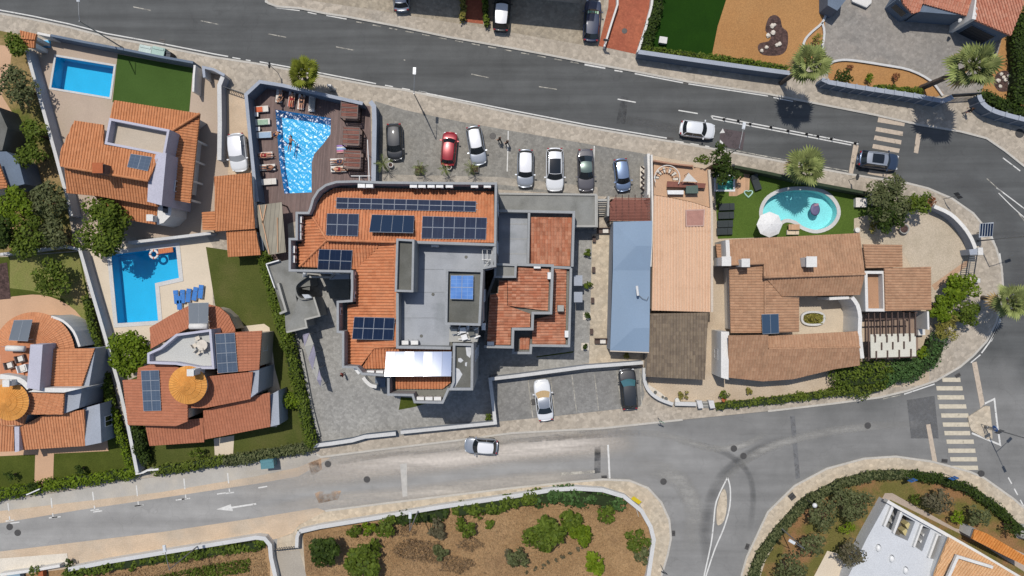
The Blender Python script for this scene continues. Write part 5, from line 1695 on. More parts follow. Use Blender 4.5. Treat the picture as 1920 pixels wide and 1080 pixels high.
part(an, 'skylight', MB().prism([(566, 552), (578, 552), (585, 558), (572, 560)], 3.4, 3.9), alu)
po = T('entrance_porch', "flat dark porch roof framed by grey parapet walls next to the orange roof", 'porch', P(635, 530))
part(po, 'roof', MB().prism([(609, 524), (655, 519), (655, 560), (619, 560), (613, 540)], 0, 3.2, 0, 1), [wall_hotel, conc_d])
part(po, 'parapet', MB().band([(580, 519), (620, 520), (626, 513), (656, 512)], 2.9, 4.2, .2), conc_l)
part(po, 'glass_slope', MB().prism([(622, 514), (655, 514), (655, 523), (617, 524)], 3.2, 3.9), wall_grey)

# fabric shelter, slide, canopy frame
aw = T('shade_sail', "torn lilac shade cloth on crooked posts beside the hedge", 'shade sail', P(588, 680))
pts = [(568, 626), (580, 624), (588, 645), (592, 665), (598, 690), (603, 712), (607, 727)]
pr = [(567, 627), (571, 650), (578, 672), (586, 694), (594, 712), (601, 725), (606, 727)]
for k in range(len(pts) - 1):
    if k in (2,):
        z = 2.2
    q = [P(*pr[k], 2.0 + .3 * math.sin(k * 2)), P(*pr[k + 1], 2.0 + .3 * math.sin(k * 2 + 2)), P(*pts[k + 1], 2.4), P(*pts[k], 2.3)]
    m = MB(); m.add(q + [v - Vector((0, 0, .03)) for v in q], [(0, 1, 2, 3), (7, 6, 5, 4), (0, 4, 5, 1), (1, 5, 6, 2), (2, 6, 7, 3), (3, 7, 4, 0)])
    part(aw, 'cloth', m, [fabric_l if k % 2 == 0 else conc_l])
for x, y in ((569, 628), (581, 626), (588, 690), (597, 690), (604, 722), (591, 660)):
    part(aw, 'post', MB().tube([P(x, y, 2.4) - Vector((0, 0, 2.3)), P(x, y, 2.4)], .04, 6), steel)
sl = T('curved_wall', "low curved white wall beside the dark cellar ramp of the hotel", 'wall', P(690, 715))
part(sl, 'wall_body', MB().band([(681, 708), (687, 716), (696, 723), (706, 725)], 0, 1.3, .38, smooth=3), wall_white)
part(sl, 'ramp', MB().prism([(703, 708), (722, 709), (722, 726), (704, 725)], 0, .4), wall_slate)

# ------------------------------------------------------------------ air conditioners and solar
k = 0
for x, y, z, r_, lab in [(776, 349, 9.95, 0, "white air conditioner, first of the row along the north parapet"), (792, 349, 9.95, 0, "white air conditioner, second in the row along the north parapet"), (809, 349, 9.95, 0, "white air conditioner, third and middle one of the row of five"), (825, 349, 9.95, 0, "white air conditioner, fourth in the row along the north parapet"), (843, 349, 9.95, 0, "white air conditioner, widest one at the end of the row of five"), (890, 349, 9.95, 0, "lone white air conditioner near the northeast roof corner"), (914, 349, 9.95, 0, "dull beige air conditioner in the northeast roof corner"), (694, 349, 9.95, 0, "white air conditioner under the parapet by the railing pipes"), (679, 349, 9.95, 0, "grey air conditioner in the parapet shade by the railing pipes"),
        (564, 412, 9.6, 1.57, "white air conditioner at the top of the west gutter"), (563, 428, 9.6, 1.57, "white air conditioner in the middle of the west gutter"), (563, 443, 9.6, 1.57, "white air conditioner at the bottom of the west gutter"), (551, 468, 9.6, 1.57, "white air conditioner in the southwest gutter, upper of two"), (551, 486, 9.6, 1.57, "pale air conditioner in the southwest gutter, lower of two"),
        (663, 517, 9.6, 1.57, "white air conditioner in the inner gutter below the six-panel array"), (663, 553, 9.6, 1.57, "white air conditioner by the inner corner of the west gutter"), (637, 583, 9.6, 1.57, "white air conditioner alone in the dark western recess"), (672, 694, 9.6, -.9, "slanted white air conditioner on the cut corner"), (696, 698, 9.6, 0, "white air conditioner left of the pair by the bright panel"), (713, 698, 9.6, 0, "white air conditioner right of the pair by the bright panel"),
        (789, 747, 9.6, 0, "white air conditioner, left one of three on the south bay"), (805, 747, 9.6, 0, "white air conditioner, middle one of three on the south bay"), (821, 747, 9.6, 0, "white air conditioner, right one of three on the south bay"), (760, 642, 9.2, 0, "beige air conditioner on the terrace floor, left of the pair"), (778, 642, 9.2, 0, "white air conditioner on the terrace floor, right of the pair"), (816, 460, 9.2, 0, "white air conditioner in the shade of the terrace parapet"),
        (1007, 500, 6.3, 0, "white air conditioner at the top of the east wing roof"), (1030, 517, 6.3, 1.57, "white air conditioner on the east edge of the upper wing roof"), (1062, 626, 4.4, 1.57, "white air conditioner on the low east roof edge"), (920, 644, 6.3, 0, "white air conditioner in the south corner of the east wing roof"), (907, 612, 9.0, 1.57, "pale air conditioner on the wall between tower and east wing")]:
    aircon(lab, (x, y), z, r_)
G = 'solar arrays on the hotel roof'
for quad, c_, r2, lab, pl, mid in [([(631, 370), (893, 377), (892, 397), (630, 391)], 12, 1, "long single row of twelve dark solar panels", 'up', True), ([(613, 400), (673, 401), (671, 443), (611, 441)], 3, 2, "dark six-panel solar array left of the tilted collectors", 'up', False), ([(792, 405), (913, 408), (911, 449), (790, 447)], 6, 2, "dark twelve-panel solar array in two rows right of the collectors", 'up', False), ([(598, 467), (661, 469), (658, 511), (595, 508)], 3, 2, "dark six-panel solar array on the southwest hip roof", 's1', False), ([(664, 594), (740, 596), (737, 638), (660, 636)], 4, 2, "dark eight-panel solar array on the long west roof", 'w2', False)]:
    solar(lab, quad, 9, c_, r2, pv_dark, plane=hp[pl] if pl != 'w2' else None, tilt=None if pl != 'w2' else (10.9, 10.5), group=G, standoff=.22, mid=mid)
zt = hp['up'].at(735, 403).z
solar("four plain dark solar thermal collectors tilted on raised legs", [(697, 402), (777, 404), (775, 437), (692, 435)], 10.2, 4, 1, pv_plain, tilt=(zt + .25, zt + 1.45), group=G, name='solar_collector')
solar("solar panels with painted bright blue reflection on top of the lift tower", [(845, 516), (888, 516), (887, 562), (844, 561)], 12.75, 2, 1, pv_reflect, tilt=(13.05, 13.2), group=G, mid=True)
mx = M_glass("panel_glass", '6f8fc0', .1, 1.0)
solar("glaring white solar panels reflecting the sun on the south roof", [(724, 659), (847, 659), (846, 706), (721, 706)], 9.6, 7, 1, pv_bright, tilt=(10.8, 11.4), group=G, gap=.004, jit=.035)

# ================================================================== NEIGHBOUR HOUSES
v1 = T('villa', "orange tiled villa with walled roof terrace beside the rectangular pool", 'house', P(250, 310))
P1 = roof(v1, [(215, 188), (375, 213), (322, 246), (205, 224)], (0, -1), 3.4, .22, tile_v1, wall=wall_white, inset=.35)
P1b = roof(v1, [(375, 213), (357, 381), (316, 373), (322, 246)], (1, .12), 3.4, .25, tile_v1, wall=wall_white, inset=1.05)
for y in (262, 300, 338, 374):
    p = P(372 - (y - 213) * .107, y, 3); part(v1, 'porch_post', MB().box((p.x - .15, p.y, 1.6), (.2, .2, 3.1)), wall_white)
ridge(v1, [P1.at(375, 213), P1.at(322, 246)], tile_v1)
TR = [(205, 221), (318, 243), (309, 292), (196, 270)]
part(v1, 'terrace', MB().prism(TR, 0, 5.1, 0, 1), [wall_lav, M("terrace_screed", 'c9bba8', .9, .05)])
part(v1, 'terrace_parapet', MB().ring(TR, .1, 6.0, .24), wall_lav)
P2 = roof(v1, [(140, 226), (194, 234), (195, 271), (300, 291), (278, 339), (197, 326), (113, 312), (113, 285)], (0, -1), 5.2, .24, tile_v1, wall=wall_white, inset=.4)
P3 = roof(v1, [(122, 314), (197, 326), (278, 339), (300, 345), (297, 388), (185, 368), (125, 362)], (-.1, 1), 4.5, .42, tile_v1, wall=wall_white, inset=.4)
ridge(v1, [P2.at(122, 313), P2.at(278, 339)], tile_v1)
part(v1, 'upper_wall', MB().prism([(292, 289), (312, 287), (303, 385), (276, 378), (278, 340)], 0, 6.3), wall_lav)
roof(v1, [(175, 364), (297, 388), (292, 421), (217, 409), (200, 396)], (-.12, 1), 2.8, .25, tile_v1, wall=wall_white, inset=.3)
part(v1, 'stair_tower', MB().prism([(297, 374), (323, 379), (320, 404), (306, 418), (294, 421)], 0, 3.6), wall_white)
part(v1, 'tower_window', MB().prism([(305, 382), (315, 384), (314, 400), (305, 398)], 3.5, 3.66), darkglass)
chimney(v1, (187, 316), 5, 7.6, .9, M("brown_render", '6f5f58'), clay)
chimney(v1, (284, 409), 3, 4.2, .6)
windows(v1, [(280, 340), (312, 300), (303, 385)], 6.3, 1, 5.6, frame_m, winglass)
solar("small dark solar panel on the roof of the villa by the lawn", [(245, 288), (285, 294), (277, 321), (238, 313)], 6, 2, 1, pv_mid, plane=P2, standoff=.15)
gg = T('garage', "orange tiled garage between the white car and the lawn", 'garage', P(440, 390))
roof(gg, [(402, 331), (471, 324), (478, 429), (404, 434)], (-.1, 1), 2.9, .10, tile_v1, wall=wall_white, inset=.2)
roof(gg, [(424, 433), (479, 430), (489, 478), (428, 482)], (0, 1), 2.3, .10, tile_v1, wall=wall_white, inset=.2)
roof(gg, [(379, 398), (404, 396), (404, 432), (380, 431)], (-1, 0), 2.2, .12, tile_v1, wall=wall_white, inset=.2)

v2 = T('villa', "terracotta villa with golden cone roof and pale roof terrace", 'house', P(370, 720))
roof(v2, [(281, 614), (318, 592), (356, 572), (354, 615), (330, 627), (283, 654)], (-.5, -1), 3.2, .22, tile_v2, wall=wall_cream, inset=.3)
roof(v2, [(389, 570), (412, 576), (430, 592), (441, 616), (441, 622), (394, 626)], (.6, -1), 3.2, .22, tile_v2, wall=wall_cream, inset=.3)
TR = [(276, 662), (300, 651), (330, 626), (396, 617), (402, 692), (372, 692), (330, 684), (276, 682)]
part(v2, 'terrace', MB().prism(TR, 0, 5.0, 0, 1), [wall_lav, M("pale_screed", 'cbcbc6', .9, .04)])
part(v2, 'terrace_parapet', MB().ring(TR, .1, 5.9, .24), wall_lav)
PE = roof(v2, [(403, 625), (491, 620), (486, 693), (408, 701)], (1, 0), 4.6, .14, tile_v2, wall=wall_cream, inset=.3)
PW = roof(v2, [(230, 713), (257, 711), (259, 690), (300, 678), (330, 686), (352, 700), (352, 790), (330, 799), (240, 797)], (-1, 0), 4.2, .12, tile_v2, wall=wall_cream, inset=.3)
roof(v2, [(350, 706), (386, 706), (474, 697), (470, 748), (386, 765), (352, 765)], (.15, 1), 4.4, .18, tile_v2, wall=wall_cream, inset=.2)
roof(v2, [(381, 770), (470, 744), (506, 736), (507, 800), (384, 824)], (.1, 1), 2.8, .18, tile_v2, wall=wall_cream, inset=.3)
roof(v2, [(272, 796), (381, 784), (383, 829), (281, 836)], (.05, 1), 2.7, .18, tile_v2, wall=wall_cream, inset=.3)
c = P(352, 722, 6)
part(v2, 'cone_wall', MB().lathe((c.x, c.y, 0), [(1.6, 0), (1.6, 5.85)], 24), wall_cream)
cone_roof(v2, (c.x, c.y), 1.95, 5.9, .75, tile_gold, n=40, name='cone_roof')
chimney(v2, (360, 698), 5, 7.2, .6)
part(v2, 'side_wall', MB().prism([(466, 696), (486, 692), (484, 735), (468, 747)], 0, 4.5), wall_grey)
part(v2, 'side_wall', MB().prism([(504, 742), (522, 732), (524, 796), (507, 800)], 0, 2.9), wall_grey)
windows(v2, [(230, 700), (486, 620), (486, 740)], 4, .6, 3.8, frame_m, winglass)
solar("grey eight-panel array right of the terrace on the terracotta villa", [(403, 626), (440, 624), (446, 697), (408, 700)], 5, 2, 4, pv_mid, plane=PE, standoff=.18)
solar("grey eight-panel array left of the golden cone roof", [(264, 695), (298, 694), (302, 770), (269, 771)], 5, 2, 4, pv_mid, plane=PW, standoff=.18)
def thermo(label, quad, z, tank):
    t = solar(label, quad, z, 2, 1, M_glass("collector_grey", '6c747c', .25), tilt=(z + .25, z + 1.0), name='solar_water_heater', gap=.006)
    a, b = P(*tank[0], z + 1.1), P(*tank[1], z + 1.1)
    part(t, 'tank', MB().tube([a, b], .3, 14), wall_white, True)
    return t
thermo("solar water heater with white tank above the pale roof terrace", [(353, 568), (391, 567), (390, 606), (354, 608)], 4.2, ((356, 612), (389, 612)))
thermo("solar water heater with white tank on the round salmon roof", [(26, 600), (61, 599), (52, 640), (16, 638)], 4.4, ((13, 653), (46, 654)))
ts = T('garden_table', "round pale table with chairs on the roof terrace", 'table', P(379, 647, 5))
ts.location.z = 5.0
p = P(379, 647, 5.7); part(ts, 'tabletop', MB().lathe((p.x, p.y, 5.0), [(.06, 0), (.06, .66), (.55, .7), (.55, .74), (.02, .745)], 18), stone_w)
for x, y, lb in ((374, 634, "pale chair above the terrace table"), (384, 656, "pale chair right below the terrace table"), (374, 660, "pale chair below the terrace table"), (369, 647, "pale chair left of the terrace table")):
    t = T('chair', lb, 'chair', P(x, y, 5.0), 'chairs around the roof terrace table', g.random() * 6)
    lpart(t, 'seat', MB().box((0, 0, .43), (.44, .44, .05)), stone_w); lpart(t, 'backrest', MB().box((-.2, 0, .68), (.05, .44, .42)), stone_w)
    for sx in (-1, 1):
        for sy in (-1, 1):
            lpart(t, 'leg', MB().box((sx * .19, sy * .19, .2), (.04, .04, .4)), stone_w)

v3 = T('villa', "salmon tiled villa with round roof at the left edge", 'house', P(70, 730))
c = P(62, 662, 3.6)
part(v3, 'round_wall', MB().lathe((c.x, c.y, 0), [(3.9, 0), (3.9, 3.3)], 40), wall_cream)
cone_roof(v3, (c.x, c.y), 4.3, 3.4, 1.5, tile_v3, a0=-2, a1=182, n=46, name='round_roof')
part(v3, 'loggia', MB().prism(smoothpts([(112, 614), (126, 609), (140, 624), (148, 650)], 2) + [(120, 651), (118, 632)], 0, 3.3, 0, 1), [wall_grey, darkglass])
part(v3, 'loggia_rim', MB().band([(96, 594), (118, 602), (138, 622), (149, 650)], 0, 3.5, .25, smooth=3), wall_white)
part(v3, 'terrace', MB().prism([(0, 650), (56, 650), (52, 718), (0, 706)], 0, 4.8, 0, 1), [wall_lav, M("terracotta_floor", 'd08a64', .85, .06, .8)])
part(v3, 'upper_wall', MB().prism([(57, 646), (80, 646), (74, 732), (50, 727)], 0, 6.0), wall_lav)
part(v3, 'terrace_parapet', MB().band([(0, 706), (36, 712), (54, 728)], 0, 5.9, .5, smooth=3), wall_white)
roof(v3, [(80, 654), (178, 653), (152, 728), (73, 726)], (1, 0), 3.8, .12, tile_v3, wall=wall_grey, inset=.1)
part(v3, 'side_wall', MB().prism([(164, 655), (179, 653), (166, 730), (150, 728)], 0, 3.7), wall_grey)
part(v3, 'gable_wall', MB().prism([(70, 727), (154, 728), (120, 736), (52, 735)], 0, 5.4), wall_white)
roof(v3, [(52, 735), (121, 735), (118, 777), (40, 777)], (1, .3), 4.6, .12, tile_v3, wall=wall_grey, inset=.1)
part(v3, 'side_wall', MB().prism([(120, 735), (154, 727), (148, 765), (118, 776)], 0, 4.2), wall_grey)
roof(v3, [(78, 780), (158, 768), (160, 836), (36, 844), (36, 802)], (0, 1), 2.9, .2, tile_v3, wall=wall_grey, inset=.3)
part(v3, 'side_wall', MB().prism([(155, 766), (187, 757), (190, 830), (160, 836)], 0, 3.2), wall_grey)
roof(v3, [(0, 798), (26, 800), (27, 846), (0, 847)], (-.2, 1), 2.9, .2, tile_v3, wall=wall_white, inset=.3)
roof(v3, [(0, 779), (50, 778), (44, 797), (0, 798)], (0, 1), 3.6, .2, tile_v3, wall=wall_white, inset=.1)
part(v3, 'party_wall', MB().prism([(27, 800), (36, 800), (36, 846), (28, 848)], 0, 3.6), wall_lav)
c = P(14, 754, 6)
part(v3, 'cone_wall', MB().lathe((c.x, c.y, 0), [(1.6, 0), (1.6, 5.55)], 24), wall_lav)
cone_roof(v3, (c.x, c.y), 1.95, 5.6, .7, tile_gold, n=40, name='cone_roof')
chimney(v3, (16, 718), 5, 6.6, .6)
windows(v3, [(187, 757), (190, 830), (100, 830)], 3.2, .6, 2.9, frame_m, darkglass, 2.4)
for x, y, lb in ((24, 684, "brown wicker seat with white cushion on the terracotta terrace"), (44, 672, "smaller wicker seat on the terracotta terrace"), (48, 690, "white garden seat at the terrace wall")):
    t = T('armchair', lb, 'chair', P(x, y, 4.8), 'seats on the terracotta terrace', .3)
    t.location.z = 4.8
    lpart(t, 'base', MB().box((0, 0, .2), (.75, .75, .4)), rattan if 'white garden' not in lb else white_pl); lpart(t, 'cushion', MB().box((.03, 0, .45), (.5, .5, .1)), fabric_w)
    lpart(t, 'backrest', MB().box((-.33, 0, .6), (.1, .75, .4)), rattan if 'white garden' not in lb else white_pl)

gh = T('garden_house', "tiny orange tiled gate house in the upper left corner", 'hut', P(52, 75))
roof(gh, [(38, 57), (69, 64), (66, 75), (40, 73)], (0, -1), 2.5, .22, tile_v1, wall=wall_white, inset=.2)
roof(gh, [(40, 73), (66, 75), (65, 90), (46, 89)], (0, 1), 2.4, .22, tile_v1, wall=wall_white, inset=.2)
lh = T('villa', "orange roof and dark wall of a house cut by the left edge", 'house', P(-20, 320))
roof(lh, [(-80, 310), (-2, 306), (16, 352), (-80, 365)], (1, 0), 3.4, .25, tile_v1, wall=wall_white, inset=.2)
part(lh, 'garden_wing', MB().prism([(-80, 285), (12, 284), (34, 300), (46, 345), (18, 352), (0, 305), (-80, 309)], 0, 3.0), wall_slate)
part(lh, 'flat_roof', MB().prism([(-80, 195), (-4, 200), (14, 240), (4, 282), (-80, 284)], 0, 3.1), conc_d)

# blue roofed hall
bh = T('long_hall', "long flat hall with faceted pale blue roof", 'building', P(1182, 540))
def facets(t, polys, mat, z0, wallm, outline, zw):
    mb = MB()
    for q in polys:
        v = [P(*a) for a in q]
        for i in range(1, len(v) - 1):
            tri = [v[0], v[i], v[i + 1]]
            if area2(tri) < 0:
                tri.reverse()
            mb.add(tri, [(0, 1, 2)])
    part(t, 'roof', mb, mat)
    part(t, 'wall', MB().wprism([tuple(P(x, y, zw)[:2]) for x, y in outline], 0, zw, cap=False), wallm)
a, b, c_, d = (1149, 507, 2.9), (1193, 461, 3.35), (1222, 461, 3.35), (1219, 507, 2.9)
e, f, h_, i_ = (1144, 657, 2.9), (1189, 615, 3.35), (1218, 615, 3.35), (1217, 660, 2.9)
facets(bh, [[(1150, 416, 3.1), (1223, 414, 3.1), c_, b, a], [a, b, c_, d], [a, d, h_, f, e], [e, f, h_, i_]], bluepaint, 0, wall_grey, [(1150, 417), (1223, 415), (1217, 659), (1144, 656)], 2.88)
part(bh, 'eave_board', MB().band([(1144, 658), (1217, 661)], 2.55, 2.88, .12), wall_cream)
part(bh, 'vent_pipe', MB().tube([P(1196, 553, 3.2), P(1196, 553, 4.0), P(1194, 536, 4.1)], .13, 10), white_pl)
part(bh, 'cable', MB().tube([P(1196, 552, 3.35), P(1205, 560, 3.4), P(1213, 563, 3.4), P(1216, 556, 3.4)], .03, 5), conc_d)
pg = T('timber_pergola', "red brown slatted timber pergola at the end of the blue roof", 'pergola', P(1180, 392))
for k in range(16):
    y = 371.5 + k * 2.75
    a, b = P(1143 if k > 2 else 1151, y, 2.7), P(1219, y + .8, 2.7)
    part(pg, 'slat', MB().box(((a + b) / 2), ((b - a).length, .1, .05), math.atan2((b - a).y, (b - a).x)), wood_r)
for x in (1155, 1167, 1179, 1191, 1203, 1215):
    a, b = P(x, 365, 2.6), P(x - 1, 414, 2.6)
    part(pg, 'beam', MB().box((a + b) / 2, ((b - a).length, .09, .14), math.atan2((b - a).y, (b - a).x)), wood_d)
for x, y in ((1148, 374), (1217, 372), (1146, 412), (1217, 412)):
    p = P(x, y, 2.5); part(pg, 'post', MB().box((p.x, p.y, 1.3), (.14, .14, 2.5)), wood_d)
part(pg, 'floor', MB().prism([(1145, 373), (1219, 374), (1218, 414), (1143, 413)], 0, .2), wood_r)
st = T('garden_stairs', "pale stone steps with dark side walls beside the pergola", 'stairs', P(1130, 395))
for k in range(9):
    y = 375 + k * 3.4
    a, b = P(1121, y, 2.6 - .26 * k), P(1139, y, 2.6 - .26 * k)
    part(st, 'step', MB().box(((a.x + b.x) / 2, a.y, (2.6 - .26 * k) / 2), (b.x - a.x, .24, 2.6 - .26 * k)), stone_w if k % 2 else conc_l)
part(st, 'side_wall', MB().band([(1119, 366), (1119, 426)], 0, 3.0, .22), conc_l); part(st, 'side_wall', MB().band([(1141, 368), (1140, 405)], 0, 2.9, .2), conc_l)
for x, y, lb, rz_ in ((1131, 433, "white chaise and dark mat under the garden stairs", 0), (1126, 639, "dark wicker bench with pale cushions by the pergola path", 0)):
    t = T('garden_bench', lb, 'bench', P(x, y, .14), None, rz_)
    t.location.z = .14
    lpart(t, 'seat', MB().box((0, 0, .2), (1.35, .6, .4)), wood_d); lpart(t, 'backrest', MB().box((0, .27, .55), (1.35, .08, .4)), wood_d)
    lpart(t, 'cushion', MB().box((.2, -.03, .44), (.6, .45, .09)), fabric_w)

# peach roofed annexe and terrace
v4 = T('villa', "long peach ribbed roof with open terrace and old brown tiled end", 'house', P(1275, 520))
roof(v4, [(1226, 366), (1262, 372), (1300, 380), (1336, 392), (1335, 585), (1222, 582)], (0, 1), 3.0, .015, tile_peach, w=.34, amp=.12, row=6.0, wall=wall_cream, inset=.15)
roof(v4, [(1220, 588), (1328, 586), (1321, 712), (1211, 706)], (0, 1), 2.6, .03, tile_brown, w=.3, wall=wall_cream, inset=.2)
part(v4, 'terrace_floor', MB().prism([(1226, 300), (1332, 318), (1336, 391), (1300, 379), (1262, 371), (1226, 365)], 0, 2.9), M("terrace_tiles", 'cfa988', .85, .06, .7))
part(v4, 'edge_wall', MB().band([(1330, 318), (1335, 400), (1335, 585)], 0, 3.3, .25), wall_cream)
part(v4, 'terrace_wall', MB().band([(1226, 301), (1262, 307), (1300, 311)], 0, 3.5, .16), M('rose_parapet', 'b98f76', .9))
for k in range(12):
    an_ = R(160 - k * 17); c = P(1248, 336, 3.1); m = MB()
    z = 3.0 + k * .04
    m.add([(c.x + r_ * math.cos(a), c.y + r_ * math.sin(a), zz) for zz in (z, z + .06) for a, r_ in ((an_, .7), (an_ + .04, 1.25), (an_ + .26, 1.25), (an_ + .22, .7))], [(3, 2, 1, 0), (4, 5, 6, 7), (0, 1, 5, 4), (1, 2, 6, 5), (2, 3, 7, 6), (3, 0, 4, 7)])
    part(v4, 'stair_tread', m, wood_l if k % 2 else stone_w)
part(v4, 'spiral_rail', MB().tube([P(1248, 336, 3.1) + Vector((1.32 * math.cos(R(200 - k * 12)), 1.32 * math.sin(R(200 - k * 12)), .8)) for k in range(20)], .05, 6), fabric_w)
for lb, q, zz, mt, nm, ct in (("low white bench box on the peach terrace", [(1252, 357), (1281, 357), (1281, 364), (1253, 364)], 3.5, white_pl, 'bench', 'bench'), ("dark green garden chest on the peach terrace", [(1287, 349), (1308, 348), (1309, 362), (1287, 362)], 3.7, M("green_chest", '5f6f66'), 'storage_chest', 'chest'), ("brown slatted screen along the peach terrace", [(1253, 340), (1322, 344), (1320, 352), (1252, 350)], 3.6, wood_r, 'screen', 'screen')):
    t = T(nm, lb, ct, P((q[0][0] + q[2][0]) / 2, (q[0][1] + q[2][1]) / 2, 2.9))
    part(t, 'box', MB().prism(q, 2.92, zz - .08), mt); cx = [((x - (q[0][0] + q[2][0]) / 2) * 1.05 + (q[0][0] + q[2][0]) / 2, (y - (q[0][1] + q[2][1]) / 2) * 1.08 + (q[0][1] + q[2][1]) / 2) for x, y in q]
    part(t, 'lid', MB().prism(cx, zz - .08, zz), mt)
um = T('sunshade', "small cream triangular sun sail on the peach terrace", 'sun sail', P(1293, 335, 2.9))
m = MB(); q = [P(1291, 324, 4.6), P(1280, 340, 4.3), P(1308, 341, 4.3)]; m.add(q + [v - Vector((0, 0, .03)) for v in q], [(0, 1, 2), (5, 4, 3), (0, 3, 4, 1), (1, 4, 5, 2), (2, 5, 3, 0)]); part(um, 'canopy', m, fabric_w)
for v in q:
    part(um, 'post', MB().tube([(v.x, v.y, 2.9), v], .03, 6), steel)
rg = T('terrace_rug', "faded pink rug laid on the peach roof", 'rug', P(1303, 407, 3.2)); rg.location.z = 3.18
part(rg, 'rug_field', MB().prism([(1286, 394), (1321, 393), (1319, 423), (1287, 424)], 3.1, 3.32), rug_m)
part(rg, 'rug_border', MB().ring([(1285, 393), (1322, 392), (1320, 424), (1286, 425)], 3.1, 3.33, .12), M("rug_edge", 'c9a89a', .95))

# sandy tiled villa with courtyard
v5 = T('villa', "sprawling sandy tiled villa around a courtyard with oval planter", 'house', P(1550, 580))
N5 = roof(v5, [(1368, 449), (1612, 437), (1621, 514), (1432, 521), (1432, 495), (1367, 496)], (0, -1), 3.0, .3, tile_v5, wall=wall_white, inset=.35)
S5 = roof(v5, [(1436, 521), (1621, 514), (1612, 553), (1466, 556)], (0, 1), 3.3, .42, tile_v5, wall=wall_white, inset=.3)
W5 = roof(v5, [(1367, 496), (1432, 494), (1435, 522), (1433, 624), (1370, 624)], (-1, 0), 3.0, .2, tile_v5, wall=wall_white, inset=.3)
roof(v5, [(1436, 522), (1466, 557), (1498, 558), (1498, 622), (1434, 624)], (1, 0), 3.1, .2, tile_v5, wall=wall_white, inset=.3)
SN = roof(v5, [(1440, 630), (1610, 621), (1611, 651), (1440, 655)], (0, -1), 3.25, .3, tile_v5, wall=wall_white, inset=.3)
SS = roof(v5, [(1366, 629), (1440, 628), (1440, 655), (1611, 651), (1612, 685), (1565, 692), (1487, 711), (1430, 715), (1366, 708)], (0, 1), 2.6, .4, tile_v5, wall=wall_white, inset=.4)
roof(v5, [(1618, 458), (1691, 459), (1692, 501), (1623, 503)], (1, 0), 2.7, .15, tile_v5, wall=wall_white, inset=.3)
roof(v5, [(1658, 503), (1745, 500), (1746, 581), (1660, 583)], (1, 0), 2.7, .16, tile_v5, wall=wall_white, inset=.3)
for pl, ps in ((N5, [(1432, 520), (1621, 514)]), (N5, [(1432, 494), (1367, 496)]), (W5, [(1434, 522), (1434, 622)]), (SN, [(1440, 654), (1611, 651)])):
    ridge(v5, [pl.at(*q) + Vector((0, 0, .05)) for q in ps], tile_v5)
roof(v5, [(1342, 458), (1362, 456), (1362, 484), (1345, 484)], (-1, 0), 2.2, .12, tile_v5, wall=wall_white, inset=.1)
part(v5, 'gable_wall', MB().band([(1364, 450), (1366, 492)], 0, 4.0, .4), wall_white)
part(v5, 'gable_wall', MB().prism([(1352, 622), (1367, 622), (1366, 712), (1352, 708)], 0, 3.6), wall_white)
part(v5, 'roof_well', MB().prism([(1622, 510), (1659, 510), (1661, 582), (1624, 582)], 0, 2.5, 0, 1), [wall_white, tile_v5]).data.uv_layers.new(name="tile")
part(v5, 'well_parapet', MB().ring([(1621, 508), (1660, 508), (1662, 584), (1623, 584)], 0, 3.4, .3), wall_white)
part(v5, 'court_wall', MB().band([(1598, 558), (1608, 572), (1613, 595), (1612, 622), (1617, 672)], 0, 3.4, .4, smooth=2), wall_white)
part(v5, 'court_wall', MB().band([(1555, 560), (1592, 558)], 0, 3.0, .3), wall_white)
chimney(v5, (1519, 491), 3.4, 5.2, .95); chimney(v5, (1360, 490), 2, 4.6, .85); chimney(v5, (1396, 493), 3.2, 4.8, .75)
windows(v5, [(1352, 622), (1352, 710), (1370, 712)], 3.4, .5, 3, frame_m, winglass, 2.6)
solar("single dark blue solar collector on the sandy villa roof", [(1428, 589), (1460, 588), (1461, 625), (1430, 627)], 4, 2, 1, M_glass("collector_blue", '3a4f66', .15), tilt=(4.0, 4.2), name='solar_collector')
sheet("courtyard_paving", [(1496, 556), (1610, 556), (1614, 628), (1496, 628)], 4, M("court_screed", 'cfbfa8', .9, .05))
op = T('oval_planter', "oval planter with white rim and olive ground cover in the courtyard", 'planter', P(1525, 597))
ov = [(1525 + 23 * math.copysign(abs(math.cos(a)) ** .8, math.cos(a)), 597 + 14 * math.copysign(abs(math.sin(a)) ** .8, math.sin(a))) for a in [R(12 * k) for k in range(30)]]
part(op, 'rim', MB().ring(ov, .1, .5, .22), coping)
o = patch_leaves('plants', None, None, [(1525 + (x - 1525) * .82, 597 + (y - 597) * .8) for x, y in ov], 420, .35, leaf_yel, .16)
o.parent = op; KIDS.setdefault(op.name, []).append(o); o.location = o.location - op.location
pgw = T('white_pergola', "timber pergola with white covered half beside the round hedge", 'pergola', P(1675, 635))
part(pgw, 'floor', MB().prism([(1620, 586), (1720, 584), (1722, 670), (1622, 672)], 0, .2), M("pergola_floor", '9a8474', .9))
part(pgw, 'canopy', MB().prism([(1632, 627), (1717, 625), (1718, 668), (1633, 671)], 2.72, 2.8), M("pale_canopy", 'dcd8c8', .85, .04))
for k in range(9):
    a, b = P(1628 + k * 11, 585, 2.9), P(1628.5 + k * 11, 630 if k not in (0,) else 676, 2.9)
    part(pgw, 'rafter', MB().box((a + b) / 2, ((b - a).length, .1, .16), math.atan2((b - a).y, (b - a).x)), wood_d)
for x, y0, y1 in ((1641, 628, 642), (1663, 628, 642), (1684, 627, 641), (1706, 626, 640), (1653, 642, 656), (1674, 641, 655), (1695, 640, 654), (1643, 658, 674), (1664, 657, 673), (1686, 656, 673), (1708, 654, 673)):
    a, b = P(x, y0, 2.86), P(x, y1, 2.86)
    part(pgw, 'rafter', MB().box((a + b) / 2, ((b - a).length, .12, .14), math.atan2((b - a).y, (b - a).x)), wood_d)
